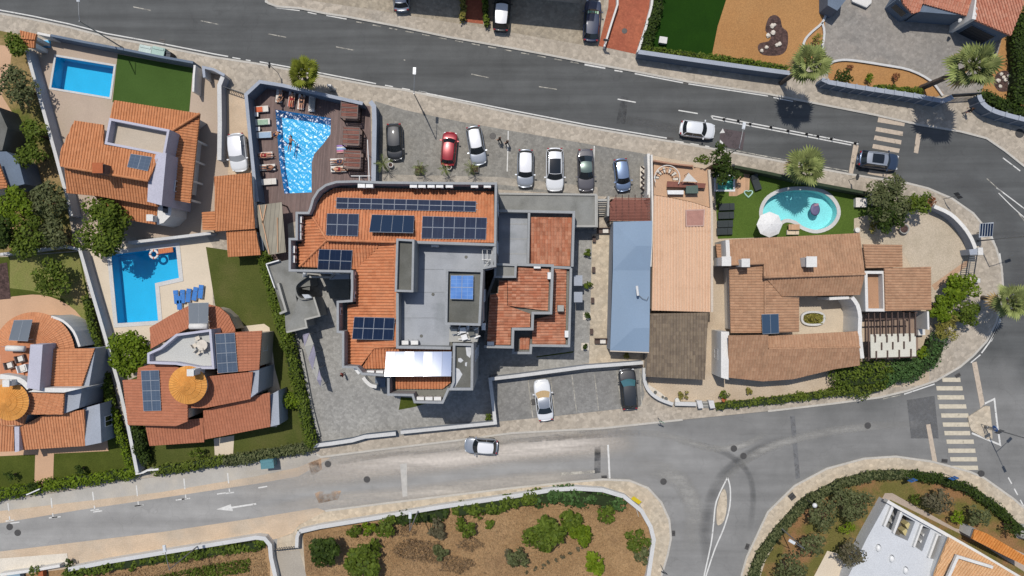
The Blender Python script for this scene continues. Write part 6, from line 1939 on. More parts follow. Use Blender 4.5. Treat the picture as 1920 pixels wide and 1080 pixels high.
part(pgw, 'beam', MB().band([(1622, 599), (1718, 597)], 2.66, 2.8, .14).band([(1622, 672), (1720, 669)], 2.55, 2.7, .12), wood_d)
for x, y in ((1624, 588), (1718, 586), (1624, 671), (1718, 668)):
    p = P(x, y, 2.6); part(pgw, 'post', MB().box((p.x, p.y, 1.4), (.16, .16, 2.6)), wood_d)
part(pgw, 'side_wall', MB().band([(1740, 584), (1741, 618)], 0, 2.6, .2), wall_white)
part(pgw, 'white_bench', MB().prism([(1722, 586), (1734, 586), (1735, 628), (1722, 629)], 0, .9), wall_white)

# house top right
v6 = T('villa', "blue grey walled villa with mottled pink tiled roofs in the upper right corner", 'house', P(1790, -10))
def blk(tx, z, mat=wall_slate):
    part(v6, 'wall', MB().prism(tx, 0, z), mat)
blk([(1683, -2), (1705, -40), (1740, -40), (1724, 20), (1711, 23)], 2.7)
blk([(1724, 22), (1732, 8), (1742, -40), (1832, -40), (1811, 29)], 2.8)
blk([(1827, 37), (1838, -40), (1925, -40), (1916, 10), (1893, 65), (1882, 64)], 3.3)
roof(v6, [(1681, -30), (1740, -30), (1724, 22), (1711, 26), (1694, 8)], (-.3, 1), 2.8, .2, tile_ne)
roof(v6, [(1740, -40), (1834, -40), (1826, -8), (1812, 30), (1730, 7), (1738, -10)], (-.25, 1), 2.9, .2, tile_ne)
roof(v6, [(1838, -40), (1925, -40), (1918, 10), (1895, 67), (1826, 37)], (.4, 1), 3.4, .12, tile_ne)
part(v6, 'gable_wall', MB().band([(1838, -40), (1832, 0), (1826, 36)], 0, 3.9, .4), wall_white)
def onwall(a, b, z, t_, w_, h_, name, fm, gm):
    A, B = P(*a), P(*b); e = (B - A).normalized(); p = A.lerp(B, t_); p.z = z; rz_ = math.atan2(e.y, e.x)
    nr = Vector((e.y, -e.x, 0))
    if nr.dot(p) > 0:
        nr = -nr
    fo = part(v6, name, MB().box(p + nr * .03, (w_ + .16, .1, h_ + .16), rz_), fm)
    lpart(fo, 'pane', MB().box(p + nr * .07 - org(v6), (w_, .06, h_), rz_), gm)
    return fo, p + nr * .09, rz_
onwall((1683, -2, 2.7), (1711, 23, 2.7), 1.6, .5, 1.5, .9, 'window', wall_slate, darkglass)
onwall((1732, 8, 2.8), (1811, 29, 2.8), 1.5, .62, 1.3, .9, 'window', wall_slate, darkglass)
onwall((1732, 8, 2.8), (1811, 29, 2.8), 1.7, .2, .8, .5, 'window', wall_slate, darkglass)
fo, p, rz_ = onwall((1827, 37, 3.3), (1882, 64, 3.3), 1.3, .52, 2.7, 2.2, 'garage_door', wall_slate, darkglass)
for k in range(5):
    lpart(fo, 'panel', MB().box(p - org(v6) + Vector((0, 0, -.88 + .44 * k)), (2.6, .05, .4), rz_), steel_d)
part(v6, 'wall_lamp', MB().tube([P(1800, 38, 2.6), P(1799, 40, 2.9)], [.2, .12], 10), wall_white)
g2 = T('garden_wall', "blue grey gate wall wedge at the top of the driveway", 'wall', P(1570, 0)); part(g2, 'wall_body', MB().prism([(1552, -30), (1590, -30), (1586, 0), (1570, 20), (1552, 10)], 0, 2.2), wall_slate)
g3 = T('white_step', "white corner landing at the top of the driveway", 'step', P(1615, 2)); part(g3, 'slab', MB().prism([(1590, -30), (1636, -30), (1634, 5), (1625, 13), (1598, 2)], 0, .45), wall_white); part(g3, 'nosing', MB().band([(1634, 4), (1625, 13), (1599, 2)], .3, .5, .12), coping)

# house bottom right
v7 = T('villa', "white flat roofed house with four roof wells at the lower right corner", 'house', P(1740, 1040))
FL = [(1664, 940), (1690, 955), (1760, 994), (1830, 1034), (1900, 1076), (1900, 1200), (1560, 1200), (1590, 1082), (1625, 1010)]
wells = [[(1677, 951), (1692, 960), (1676, 998), (1661, 987)], [(1693, 965), (1716, 978), (1702, 1014), (1677, 1003)], [(1731, 986), (1745, 992), (1729, 1034), (1714, 1024)], [(1760, 1004), (1777, 1009), (1758, 1050), (1744, 1047)]]
loopF = ccw(W2(FL, 1.8)); hl_ = [list(reversed(ccw(W2(q, 1.8)))) for q in wells]
m = MB().sheet([loopF] + hl_, 1.8); nF = len(loopF)
for lp in [loopF] + hl_:
    for i in range(len(lp)):
        a, b = lp[i], lp[(i + 1) % len(lp)]
        m.add([(a[0], a[1], .1), (b[0], b[1], .1), (b[0], b[1], 1.8), (a[0], a[1], 1.8)], [(0, 1, 2, 3)])
part(v7, 'flat_roof', m, M("white_roof", 'd6d8da', .8, .04))
for k, q in enumerate(wells):
    o = part(v7, 'roof_well', MB().prism(q, 0, .25), M("well_floor%d" % k, ('8d8378', '6d665c', '7d6a62', '6a6a72')[k], .9, .2, 2))
    c = [sum(v[j] for v in q) / 4 for j in (0, 1)]
    for dx, dy in ((-3, 6), (2, -6)):
        pp = P(c[0] + dx, c[1] + dy, .7); lpart(o, 'planter_box', MB().box(pp - org(v7), (.7, .5, .9), -1.0), [white_pl, M("yellow_shelf%d" % k, 'cfc08a')][k == 1])
part(v7, 'parapet', MB().band([(1664, 940), (1690, 955), (1760, 994), (1830, 1034), (1925, 1090)], 1.6, 2.25, .35), wall_white)
part(v7, 'parapet', MB().band([(1690, 960), (1676, 1000)], 1.6, 2.1, .2).band([(1729, 984), (1714, 1026)], 1.6, 2.1, .2).band([(1758, 1002), (1742, 1046)], 1.6, 2.1, .2).band([(1674, 948), (1658, 987)], 1.6, 2.1, .2), wall_white)
for x, y in ((1647, 1028), (1672, 1048), (1698, 1070)):
    p = P(x, y, 1.9); o = part(v7, 'skylight', MB().lathe((p.x, p.y, 1.8), [(.26, 0), (.26, .16), (.2, .26), (.02, .32)], 16, sy=1.4), white_pl, True)
    lpart(o, 'glass_edge', MB().lathe(tuple(p - org(v7) + Vector((.05, 0, -.12))), [(.3, 0), (.3, .03), (.2, .04)], 16, sy=1.4), winglass)
roof(v7, [(1779, 1007), (1862, 1054), (1905, 1080), (1905, 1130), (1740, 1130), (1752, 1075)], (-.6, 1), 2.3, .12, tile_se, wall=wall_white, inset=.1)
part(v7, 'ridge_frame', MB().band([(1862, 1064), (1796, 1044), (1778, 1085)], 3.3, 3.6, .3), wall_white)
sh = T('shed', "orange tiled lean-to beside the dark hedge at the right edge", 'shed', P(1870, 1020))
roof(sh, [(1828, 992), (1850, 1000), (1925, 1044), (1925, 1062), (1880, 1040), (1822, 1010)], (-.5, 1), 2.4, .15, M_tile("ember_tiles", 'd98a40', 'e29c58', 'b06a2e', .3), wall=wall_white, inset=.1)
# ================================================================== WALLS AND FENCES
wall("slate garden wall north of the rectangular pool and lawn", [(95, 66), (160, 79), (230, 92), (300, 106), (362, 117)], 1.9, .25, wall_slate)
wall("short white garden wall next to the tiny gate house", [(70, 62), (94, 67)], 1.9, .25, wall_white)
wall("long pale wall between the left garden and the paved villa yard", [(49, 92), (62, 140), (82, 210), (104, 290), (126, 372), (134, 405)], 1.7, .3, wall_grey, coping)
wall("white gate pier wall right of the artificial lawn", [(365, 122), (363, 145), (362, 172)], 1.8, .22, wall_white)
wall("white L-shaped gate wall at the driveway corner", [(383, 145), (381, 126), (400, 130), (421, 141)], 1.8, .22, wall_white, wall_grey)
wall("grey wall between villa drive and dirt track", [(419, 140), (411, 160), (412, 230), (411, 300)], 1.5, .4, wall_grey, coping)
gt = T('sliding_gate', "dark metal gate across the dirt track", 'gate', P(438, 168)); 
for k in range(8):
    a = P(420 + k * 4.6, 163 + k * 1.5, 1.3); part(gt, 'bar', MB().box((a.x, a.y, .7), (.05, .05, 1.2)), steel_d)
part(gt, 'rail', MB().band([(418, 162), (456, 175)], 1.2, 1.3, .08), steel_d)
wall("dark slate wall around the hotel pool deck", [(482, 378), (476, 330), (468, 250), (461, 177), (487, 153), (530, 160), (600, 176), (680, 194)], 2.2, .3, wall_slate, wall_grey)
wall("rounded slate wall pier between pool deck and car park", [(694, 190), (701, 199), (702, 230), (700, 345)], 2.0, .42, wall_slate, wall_grey)
wall("slate wall below the car beside the garage", [(484, 380), (489, 440), (492, 470)], 1.6, .3, wall_slate)
rl = T('deck_railing', "white tubular railing with posts by the hotel parapet", 'railing', P(676, 335))
for a, b in (((658, 330), (694, 330)), ((674, 330), (674, 346)), ((692, 326), (692, 346)), ((689, 262), (692, 330))):
    part(rl, 'rail', MB().tube([P(*a, 2.4), P(*b, 2.4)], .05, 6), white_pl)
for x, y in ((674, 331), (692, 330), (690, 290)):
    p = P(x, y, 2.4); part(rl, 'post', MB().tube([(p.x, p.y, .14), p], .05, 6), white_pl)
wall("long grey wall left of the L-shaped pool deck", [(150, 470), (170, 540), (195, 625), (222, 720), (238, 790), (257, 886)], 1.6, .3, wall_grey, coping)
wall("turquoise tinged rendered wall north of the L-shaped pool", [(240, 455), (320, 446), (395, 437)], 1.7, .25, wall_grey, coping)
wall("low grey wall at the garden end under the big tree", [(0, 477), (60, 470), (120, 462), (150, 468)], 1.3, .25, wall_grey, coping)
wall("grey retaining wall beside the long hotel hedge", [(545, 620), (560, 690), (572, 750), (584, 818)], .9, .25, conc_d)
wall("pale stone edging along the hotel yard", [(563, 655), (572, 700), (583, 760), (598, 818)], .5, .3, conc_l)
wall("grey stepped wall at the southwest corner of the hotel yard", [(588, 836), (620, 832), (660, 826), (684, 819), (742, 813)], 1.2, .35, wall_slate, coping)
wall("long white rendered wall along the south of the hotel yard", [(751, 811), (800, 806), (860, 800), (931, 793)], 1.3, .3, wall_grey, coping)
wall("grey angled wall around the lower parking bays", [(929, 796), (919, 711), (978, 704), (1100, 688), (1206, 680)], 1.7, .3, wall_grey, coping)
wall("white wall pier between car park and peach terrace", [(1216, 288), (1217, 320), (1216, 372)], 2.2, .3, wall_white)
wall("tall white party wall along the blue roof", [(1222, 290), (1224, 414), (1220, 500)], 2.9, .18, wall_white)
lt = T('lattice_fence', "brown zigzag lattice with planters at the car park edge", 'lattice', P(1208, 330))
for k in range(9):
    a, b = P(1202 + (k % 2) * 6, 312 + k * 5, 1.5), P(1208 - (k % 2) * 6, 317 + k * 5, 1.5)
    part(lt, 'slat', MB().box((a + b) / 2, ((b - a).length, .05, .5), math.atan2((b - a).y, (b - a).x)), wood_d)
part(lt, 'bed', MB().prism([(1200, 312), (1210, 312), (1210, 354), (1200, 352)], 0, .35), stone_w)
wall("curved white planter wall at the sidewalk corner", [(1208, 690), (1209, 715), (1218, 734), (1236, 748), (1262, 758)], 1.0, .3, wall_white, coping, smooth=3)
pl = T('stone_planter', "white gravel planter with dark pots on the curved corner", 'planter', P(1232, 738))
part(pl, 'bed', MB().prism(smoothpts([(1211, 716), (1221, 724), (1240, 737), (1258, 754), (1240, 748), (1222, 736)], 2, True), 0, .7), stone_w)
for x, y, r_ in ((1212, 719, .16), (1228, 735, .18), (1242, 744, .14), (1248, 747, .2)):
    p = P(x, y, .7); part(pl, 'pot', MB().lathe((p.x, p.y, .7), [(r_ * .8, 0), (r_, .22), (r_ * .8, .22), (.02, .2)], 12), conc_d)
wall("low white wall along the sidewalk by the yard", [(1266, 757), (1306, 758)], .9, .35, wall_white, coping)
for x, lb in ((1312, "white gate pier left of the small steps"), (1334, "white gate pier right of the small steps")):
    t = T('gate_pier', lb, 'gate pier', P(x, 759)); part(t, 'pier', MB().prism([(x - 5, 752), (x + 3, 752), (x + 6, 764), (x - 1, 765)], 0, 1.1), wall_white); part(t, 'cap', MB().prism([(x - 6, 751), (x + 4, 751), (x + 7, 765), (x - 2, 766)], 1.1, 1.18), coping)
ss = T('garden_steps', "short grey steps between the two white gate piers", 'steps', P(1323, 757))
for k in range(4):
    part(ss, 'step', MB().prism([(1317, 753 + k * 3), (1330, 753 + k * 3), (1331, 756 + k * 3), (1318, 756 + k * 3)], 0, .5 - .1 * k), conc if k % 2 else conc_l)
wall("dark hedge wall along the turf of the kidney pool", [(1378, 312), (1440, 324), (1540, 346), (1632, 363)], 1.6, .3, M("green_fence", '394530', .9, .15, 2))
wall("curved grey wall with white rail on the outer bend", [(1752, 387), (1782, 401), (1806, 424), (1822, 448), (1832, 474)], 1.5, .34, wall_grey, wall_white, smooth=3)
gp = T('gate_pier', "white block pier with metal gate on the outer bend", 'gate pier', P(1830, 474)); part(gp, 'pier', MB().prism([(1817, 468), (1841, 465), (1842, 477), (1819, 478)], 0, 1.7), wall_grey); part(gp, 'cap', MB().prism([(1834, 464), (1843, 464), (1844, 478), (1834, 478)], 0, 1.85), wall_white)
gt = T('lattice_gate', "grey lattice gate beside the white block pier", 'gate', P(1820, 500))
for k in range(12):
    a, b = P(1818 - k * .7, 479 + k * 3.6, 1.6), P(1831 - k * .6, 479 + k * 3.6, 1.6)
    part(gt, 'bar', MB().tube([a, b], .035, 5), steel)
part(gt, 'rail', MB().tube([P(1817, 478, 1.6), P(1810, 522, 1.6)], .06, 6).tube([P(1832, 478, 1.6), P(1825, 522, 1.6)], .06, 6), steel_d)
p = P(1829, 526, .3); t = T('bollard', "small white stone block south of the lattice gate", 'block', P(1829, 526)); part(t, 'block', MB().box((p.x, p.y, .35), (.5, .4, .5)), wall_white); part(t, 'cap', MB().box((p.x, p.y, .64), (.56, .46, .08)), coping)
wall("long slate boundary wall below the dark turf", [(1197, 97), (1300, 112), (1400, 126), (1482, 137)], 1.9, .4, wall_slate, wall_grey)
wall("thin white edging wall between brick drive and turf", [(1225, -20), (1222, 10), (1210, 55), (1196, 98)], 1.0, .25, wall_white)
wall("slate wall with grey piers below the ochre bed", [(1547, 147), (1555, 154), (1640, 168), (1720, 180), (1768, 189), (1786, 181)], 1.8, .42, wall_slate, wall_grey, smooth=2, piers=(1.05, .12, .12, wall_grey))
wall("curved slate wall on the right end of the driveway gate", [(1836, 178), (1842, 192), (1860, 206), (1890, 216), (1930, 226), (1990, 240)], 1.8, .42, wall_slate, wall_grey, smooth=2, piers=(1.5, .12, .12, wall_grey))
gt = T('sliding_gate', "dark slatted driveway gate between the slate walls", 'gate', P(1810, 180))
part(gt, 'rail', MB().band([(1786, 177), (1838, 174)], 1.45, 1.55, .1).band([(1786, 177), (1838, 174)], .2, .3, .1), steel_d)
for k in range(22):
    a = P(1787 + k * 2.35, 177 - k * .14, 1.5); part(gt, 'slat', MB().box((a.x, a.y, .85), (.07, .05, 1.2)), steel_d)
def edging(lb, px, sm=3):
    wall(lb, px, .35, .22, wall_white, coping, name='bed_edging', cat='edging', smooth=sm, capw=.02)
edging("curving white edging of the large ochre bed by the driveway", [(1538, -10), (1549, 8), (1550, 22), (1542, 42), (1522, 60), (1510, 74), (1504, 92)])
edging("short white edging of the sliver bed by the driveway", [(1542, 42), (1546, 62), (1541, 94)])
edging("long curved white edging of the lower ochre bed", [(1550, 135), (1556, 120), (1572, 113), (1600, 113), (1660, 122), (1706, 131), (1745, 151), (1768, 179)])
wall("white brick drive kerb wall leaning to the pavement", [(1158, -20), (1158, 8), (1146, 45), (1133, 88)], .9, .2, wall_white)
wall("white wall along the south dry field and corner", [(561, 997), (600, 988), (700, 972), (830, 950), (960, 931), (1040, 918), (1080, 916), (1130, 919), (1170, 931), (1203, 958), (1220, 988), (1226, 1012), (1216, 1080), (1200, 1130)], 1.0, .38, wall_white, coping)
wall("curled white end of the south wall by the concrete drive", [(561, 997), (557, 1006), (556, 1028)], 1.0, .3, wall_white, coping)
wall("long white wall along the lower left field", [(128, 1068), (200, 1054), (320, 1034), (480, 1008), (496, 1010), (506, 1022), (508, 1046), (516, 1080), (520, 1130)], 1.0, .38, wall_white, coping)
fg = T('field_gate', "grey field gate closing the concrete drive", 'gate', P(537, 1030))
for k in range(10):
    a = P(514 + k * 4.6, 1033 - k * .5, 1); part(fg, 'bar', MB().box((a.x, a.y, .6), (.06, .06, 1.0)), steel)
part(fg, 'rail', MB().band([(513, 1033), (558, 1028)], .95, 1.05, .1), steel_d)
wall("white drive wall in the lower left corner", [(0, 1078), (60, 1070), (112, 1061)], .8, .3, wall_white)
wall("white parapet along the front hedge by the street sign", [(254, 889), (268, 886), (276, 882), (297, 880)], 1.2, .2, wall_white)

# ================================================================== VEHICLES
PB, PR, PSI, PW, PG, PBL, PN, PDB = M_paint("black_paint", '171b22', 0, .5), M_paint("red_paint", 'a01824', .2), M_paint("silver_paint", 'b4bac2', .5), M_paint("white_paint", 'eceef0', 0, .3), M_paint("grey_paint", '56545a', .1, .5), M_paint("blue_paint", '7f94b4', .4), M_paint("navy_paint", '1c2c4c', 0, .5), M_paint("slate_blue_paint", '46566e', .5)
PWR = M_paint("white_roof", 'f4f4f6', 0, .3); PGR = M_paint("sage_roof_paint", '6e8078', .4); PDG = M_paint("dark_roof_paint", '1c2228', 0, .5)
teal = M_glass("teal_reflection_screen", '47747c', .08, .8); shade_m = M("sunshade_card", 'c9ad82', .7, .06); pale_gl = M_glass("bright_screen", '6f8c80', .08)  # the teal windscreen's reflection is put into its glass colour
GC = 'cars parked in the hotel car park'
car("small black car parked nose down beside the pool deck", (740, 266, .13), -88, 4.05, 1.78, 1.42, PB, None, 'micro', group=GC)
car("small red car parked beside the silver estate", (842, 279, .13), 85, 3.75, 1.66, 1.42, PR, None, 'micro', group=GC)
car("silver estate with white roof parked at a slant", (893, 273, .13), -80, 4.3, 1.78, 1.5, PSI, PWR, 'wagon', group=GC, rails=True)
car("compact silver SUV with plain white roof", (985, 316, .13), -91, 4.15, 1.83, 1.58, PSI, PWR, 'suv', group=GC, rails=True)
car("white car with black panoramic roof", (1040, 318, .13), -90, 4.75, 1.95, 1.6, PW, None, 'suv', sunroof=(.02, .68, .84), group=GC, rails=True)
car("dark grey sedan with sage green roof", (1098, 319, .13), -89, 4.65, 1.82, 1.45, PG, PGR, 'sedan', group=GC)
car("small light blue hatchback at the end of the row", (1166, 328, .13), -83, 3.6, 1.66, 1.46, PBL, None, 'micro', group=GC)
car("white hatchback driving on the upper road", (1308, 243), -7, 3.85, 1.75, 1.5, PW, None, 'hatch')
car("slate blue SUV with sunroof on the bend by the crossing", (1647, 301), -7, 4.45, 1.86, 1.62, PDB, PSI, 'suv', sunroof=(.2, .75, .72), rails=True)
car("silver estate driving left on the dusty lower street", (902, 836), 176, 3.65, 1.72, 1.6, PSI, PWR, 'wagon', rails=True)
car("white car with tan sunshade in the windscreen in the lower bays", (1019, 750, .14), 97, 4.55, 1.82, 1.46, PW, PSI, 'sedan', shade=shade_m, group='cars in the lower parking bays')
car("black estate with teal reflection painted on the windscreen in the lower bays", (1178, 729, .14), 95, 4.55, 1.86, 1.46, PB, PDG, 'wagon', shade=teal, group='cars in the lower parking bays')
car("white covered van parked on the dirt track", (447, 286, .13), -84, 4.2, 1.9, 1.6, PW, PWR, 'suv', M_glass("sheeted_glass", 'c4c8cc', .4))
car("dark van with bright roof by the flower strips", (941, 24, .13), 86, 4.2, 1.85, 1.75, PB, PWR, 'suv', group='cars parked along the north strip')
car("silver car cut off by the upper frame edge", (752, -14, .13), 93, 4.2, 1.8, 1.5, PSI, None, 'hatch', group='cars parked along the north strip')
nv = car("dark navy car with pale windscreen stickers", (1110, 39, .13), 86, 4.6, 1.85, 1.5, PN, PN, 'wagon', group='cars parked along the north strip')
m = MB()
for k, c in enumerate((-.5, -.25, 0, .25, .5)):
    m.box((.62, c, 1.33), (.3, .17, .02), 0, k % 2, 0)
lpart(nv, 'sunshade_strip', m, [M("pale_sticker", 'b8d4b4', .6), M("mint_sticker", '8fc49a', .6)])

# bins
def bin_(lb, px, rz, sz, mt, lid, z0=.12, name='waste_container', group=None):
    p = P(px[0], px[1], .8); p.z = z0
    t = T(name, lb, 'waste container', p, group, R(rz))
    m = MB(); a, b, h = sz
    m.wprism([(-a / 2 * .9, -b / 2 * .85), (a / 2 * .9, -b / 2 * .85), (a / 2, b / 2), (-a / 2, b / 2)], .12, h)
    lpart(t, 'container', m, mt)
    lpart(t, 'lid', MB().box((0, -.02, h + .06), (a * 1.05, b * 1.02, .12)).box((0, b * .3, h + .15), (a * .9, b * .3, .08)), lid)
    for sx in (-1, 1):
        for sy in (-1, 1):
            lpart(t, 'wheel', MB().tube([(sx * a * .4 - .04, sy * b * .35, .07), (sx * a * .4 + .04, sy * b * .35, .07)], .07, 8), rubber)
    return t
bin_("teal dumpster standing alone on the parking lane", (505, 867), 6, (1.35, .95, 1.25), bin_t, bin_t)
bin_("pale green glass container, left of the pair by the slate wall", (279, 97), -12, (1.3, .9, 1.3), bin_g, M("pale_lid", 'c4d4cc', .5))
bin_("pale green glass container, right of the pair by the slate wall", (303, 100), -12, (1.3, .9, 1.3), bin_g, M("mint_lid", 'a9c4b8', .5))
bin_("small dark bin behind the glass containers", (318, 104), -12, (.6, .6, 1.0), steel_d, steel_d)
tt = T('sign_pylon', "white pylon board beside the pool deck palm", 'sign board', P(621, 165)); tt.location.z = .12
q = P(621, 164, 1); part(tt, 'board', MB().box((q.x, q.y, 1.0), (.42, .2, 1.75), -.1), wall_white); part(tt, 'base', MB().box((q.x, q.y, .2), (.6, .4, .16), -.1), conc_l)

# ================================================================== STREET FURNITURE
lamp("street lamp above the slate wall in the upper left", (232, 91), 90, h=7.6)
lamp("street lamp leaning over the road above the red car", (795, 213), 88, h=7.6)
lamp("street lamp hidden behind the dark conifer by the spa", (1345, 303), 80, h=7.2)
lamp("street lamp beside the curved wall of the outer bend", (1831, 452), 20, h=7.4)
lamp("double armed street lamp on the triangular island", (1845, 799), -35, h=7.4, arms=(-30, 80), arm=1.7)
lamp("street lamp on the white wall of the dry field", (786, 953), 88, h=6.8, arm=1.3)
lamp("street lamp at the white wall of the lower left field", (378, 1018), 100, h=7)
lamp("street lamp by the hedge of the lower right garden", (1459, 985), 150, h=6.6, arm=1.2)
gl = T('garden_lamp', "globe lamp on a short post in the lower right hedge", 'lamp', P(1506, 932)); gl.location.z = .12
lpart(gl, 'post', MB().tube([(0, 0, 0), (0, 0, 2.5)], .05, 8), steel_d); lpart(gl, 'globe', MB().lathe((0, 0, 2.5), [(.06, 0), (.2, .12), (.26, .26), (.2, .4), (.02, .5)], 16), white_pl, True)
signpost("blue crossing sign left of the lower right crosswalk", (1688, 889), -70, 2.5, .75, sign_b, face=man_emblem)
signpost("blue crossing sign nearest the lower right crosswalk", (1763, 885), -70, 2.5, .75, sign_b, face=man_emblem)
signpost("round sign seen from behind by the deck palm", (522, 137), 175, 2.9, .7, sign_k, shape='round')
signpost("sign on a short post at the brick drive", (1132, 87), 260, 2.2, .6, sign_k)
signpost("sign post beside the upper crosswalk", (1590, 338), 175, 2.4, .7, sign_k, shape='round')
signpost("two tone square sign on the outer bend", (1768, 373), 40, 2.8, .8, sign_k)
signpost("white and green sign post at the south kerb", (1233, 783), 250, 2.3, .6, M("green_plate", '7fae8e', .5), shape='rect')
signpost("dark sign post on the lower corner pavement", (1238, 1058), 250, 2.3, .6, sign_k, shape='rect')
isl = signpost("blue arrow sign on the triangular island", (1838, 795), 200, 2.6, .7, sign_b, shape='round')
m = MB(); m.box((.075, 0, 2.3), (.01, .08, .4)); m.box((.075, .08, 2.18), (.01, .08, .2), 0); lpart(isl, 'white_arrow', m, cl_white)
signpost("second sign on the island seen edge on", (1843, 801), 120, 2.8, .7, sign_k)
sp = T('solar_panel_post', "tilted five row solar panel on a post by the bend", 'solar panel', P(1830, 437)); sp.location.z = .12
q0 = P(1849, 431, 2.6); lpart(sp, 'post', MB().tube([(0, 0, 0), (0, 0, 2.4), Vector((q0.x, q0.y, 2.5)) - sp.location], .05, 8), steel_d)
m = MB(); m.box(q0 - sp.location, (1.45, 1.5, .06), .1, 0, .25); lpart(sp, 'frame', m, alu)
for k in range(5):
    lpart(sp, 'cell_strip', MB().box(q0 - sp.location + Vector((-.56 + .28 * k, 0, .045)), (.2, 1.36, .03), .1, 0, .25), pv_plain)
yb = T('warning_board', "tilted yellow board on pale props at the white corner wall", 'sign board', P(1196, 950)); yb.location.z = .12
a = P(1193, 938, 1.2); part(yb, 'board', MB().box(a, (1.05, .5, .05), -.6, 0, .5), sign_y)
for x, y in ((1190, 944), (1199, 942)):
    part(yb, 'prop', MB().tube([P(x, y, 1.1), P(x + 7, y + 24, 0) + Vector((0, 0, .12))], .03, 6), wall_white)
for x, y, lb in ((1357, 224, "first delineator post at the left end of the double line"), (1384, 227, "delineator post above the red surfacing"), (1406, 233, "third delineator post on the double line"), (1445, 239, "delineator post left of the palm shadow"), (1477, 246, "delineator post inside the palm shadow"), (1512, 252, "delineator post right of the palm shadow"), (1533, 256, "delineator post mid way to the crosswalk"), (1558, 261, "second last delineator before the crosswalk"), (1603, 269, "last delineator post at the crosswalk stop line")):
    p = P(x, y); t = T('delineator_post', lb, 'bollard', (p.x, p.y, .03), 'delineators on the double line')
    lpart(t, 'base', MB().lathe((0, 0, 0), [(.17, 0), (.15, .05), (.02, .06)], 12), rubber); lpart(t, 'post', MB().tube([(0, 0, .05), (0, 0, .75)], .045, 8), cl_black); lpart(t, 'band', MB().tube([(0, 0, .55), (0, 0, .65)], .05, 8), white_pl)

# loungers, shades, people
GL = 'white loungers on the timber deck'
def towel(lb, px, ang, mt, sz=(1.3, .58), nm='towel'):
    p = P(px[0], px[1], .6); p.z = .53
    t = tag(link(nm, MB().box((0, 0, .02), (sz[0], sz[1], .035)).box((sz[0] * .3, .02, .045), (sz[0] * .3, sz[1] * .9, .03), .1).mesh(nm, mt), None, p, R(ang)), lb, 'towel'); return t
for x, y, a, lb in ((524, 178, 84, "white lounger, first of the north row, with bags on it"), (547, 186, 84, "lounger with red towel, second of the north row"), (565, 191, 84, "lounger with pink towel, third of the north row"), (585, 195, 86, "grey shaded lounger, last of the north row"), (489, 205, 4, "white lounger with orange towel in the west column"), (492, 229, 4, "white lounger with green printed towel in the west column"), (495, 253, 4, "lounger with pale blue towel in the west column"), (497, 291, 3, "lounger with pinkish towel in the west column"), (502, 314, 3, "lounger with dark clothes in the west column"), (504, 341, 4, "empty white lounger, lowest of the west column"), (634, 303, 2, "upper white lounger of the pair beside the daybed"), (635, 317, 2, "lower white lounger of the pair beside the daybed")):
    lounger(lb, (x, y), a, fabric_w, group=GL, L=1.72, Wd=.7)
towel("orange towel spread on a white lounger by the slate wall", (485, 205), 4, fabric_o, (.8, .56))
towel("green printed towel on the second west lounger", (492, 229), 4, fabric_g, (1.2, .56))
towel("pale blue towel draped over the third west lounger", (496, 253), 2, fabric_lb, (1.35, .62))
towel("pink towel on the fourth west lounger", (496, 291), 3, fabric_p, (1.4, .56))
towel("red towel on the second north lounger", (546, 189), 84, fabric_r, (1.25, .58))
towel("pale pink towel on the third north lounger", (565, 192), 84, fabric_p, (1.2, .56))
towel("grey towel on the last north lounger", (585, 193), 86, conc_l, (1.2, .56))
sm = (skin_m, skin_m, cl_red, skin_m); st_ = (skin_t, skin_t, cl_black, skin_t); sb_ = (skin_m, cl_black, cl_black, skin_m); sw_ = (skin_t, cl_navy, cl_navy, skin_t)
def lie(lb, px, ang, mt, z=.56, pose='lie'):
    p = P(px[0], px[1], .7); p.z = z
    person(lb, p, R(ang), pose, mt)
lie("sunbather in red trunks lying on the red towel", (547, 186), 84, sm)
lie("sunbather in dark bikini lying on the pink towel", (565, 191), 84, sb_)
lie("sunbather in red trunks lying on the pinkish west lounger", (497, 291), 183, (skin_m, cl_red, cl_red, skin_m))
lie("sunbather in dark swimwear lying on the west lounger with dark clothes", (502, 314), 3, st_)
lie("tanned sunbather in navy swimwear on the upper lounger by the daybed", (634, 303), 2, sw_)
lie("sunbather in red swimwear on the lower lounger by the daybed", (636, 317), 182, sm)
lie("person in black swimwear sitting at the foot of the first north lounger", (525, 183), 264, sb_, .56, 'sit_lie')
lie("person resting beside the pale blue towel at the pool edge", (512, 251), 10, (skin_m, skin_m, cl_navy, skin_m), .14, 'sit_lie')
lie("swimmer in dark trunks in the sparkling hotel pool", (541, 267), 80, st_, -.05, 'swim')
t = T('pool_float', "pink and pale blue striped pool float beside the daybeds", 'pool float', P(642, 281)); t.location.z = .14
for k, mt in enumerate((fabric_p, M("pink_vinyl", 'e08ab0', .4), M("sky_vinyl", 'a0c4ee', .4), white_pl, M("lilac_vinyl", 'b08ad0', .4))):
    lpart(t, 'tube_section', MB().tube([(-.55, -.36 + .18 * k, .1), (.5, -.30 + .18 * k, .1)], .1, 10), mt, True)
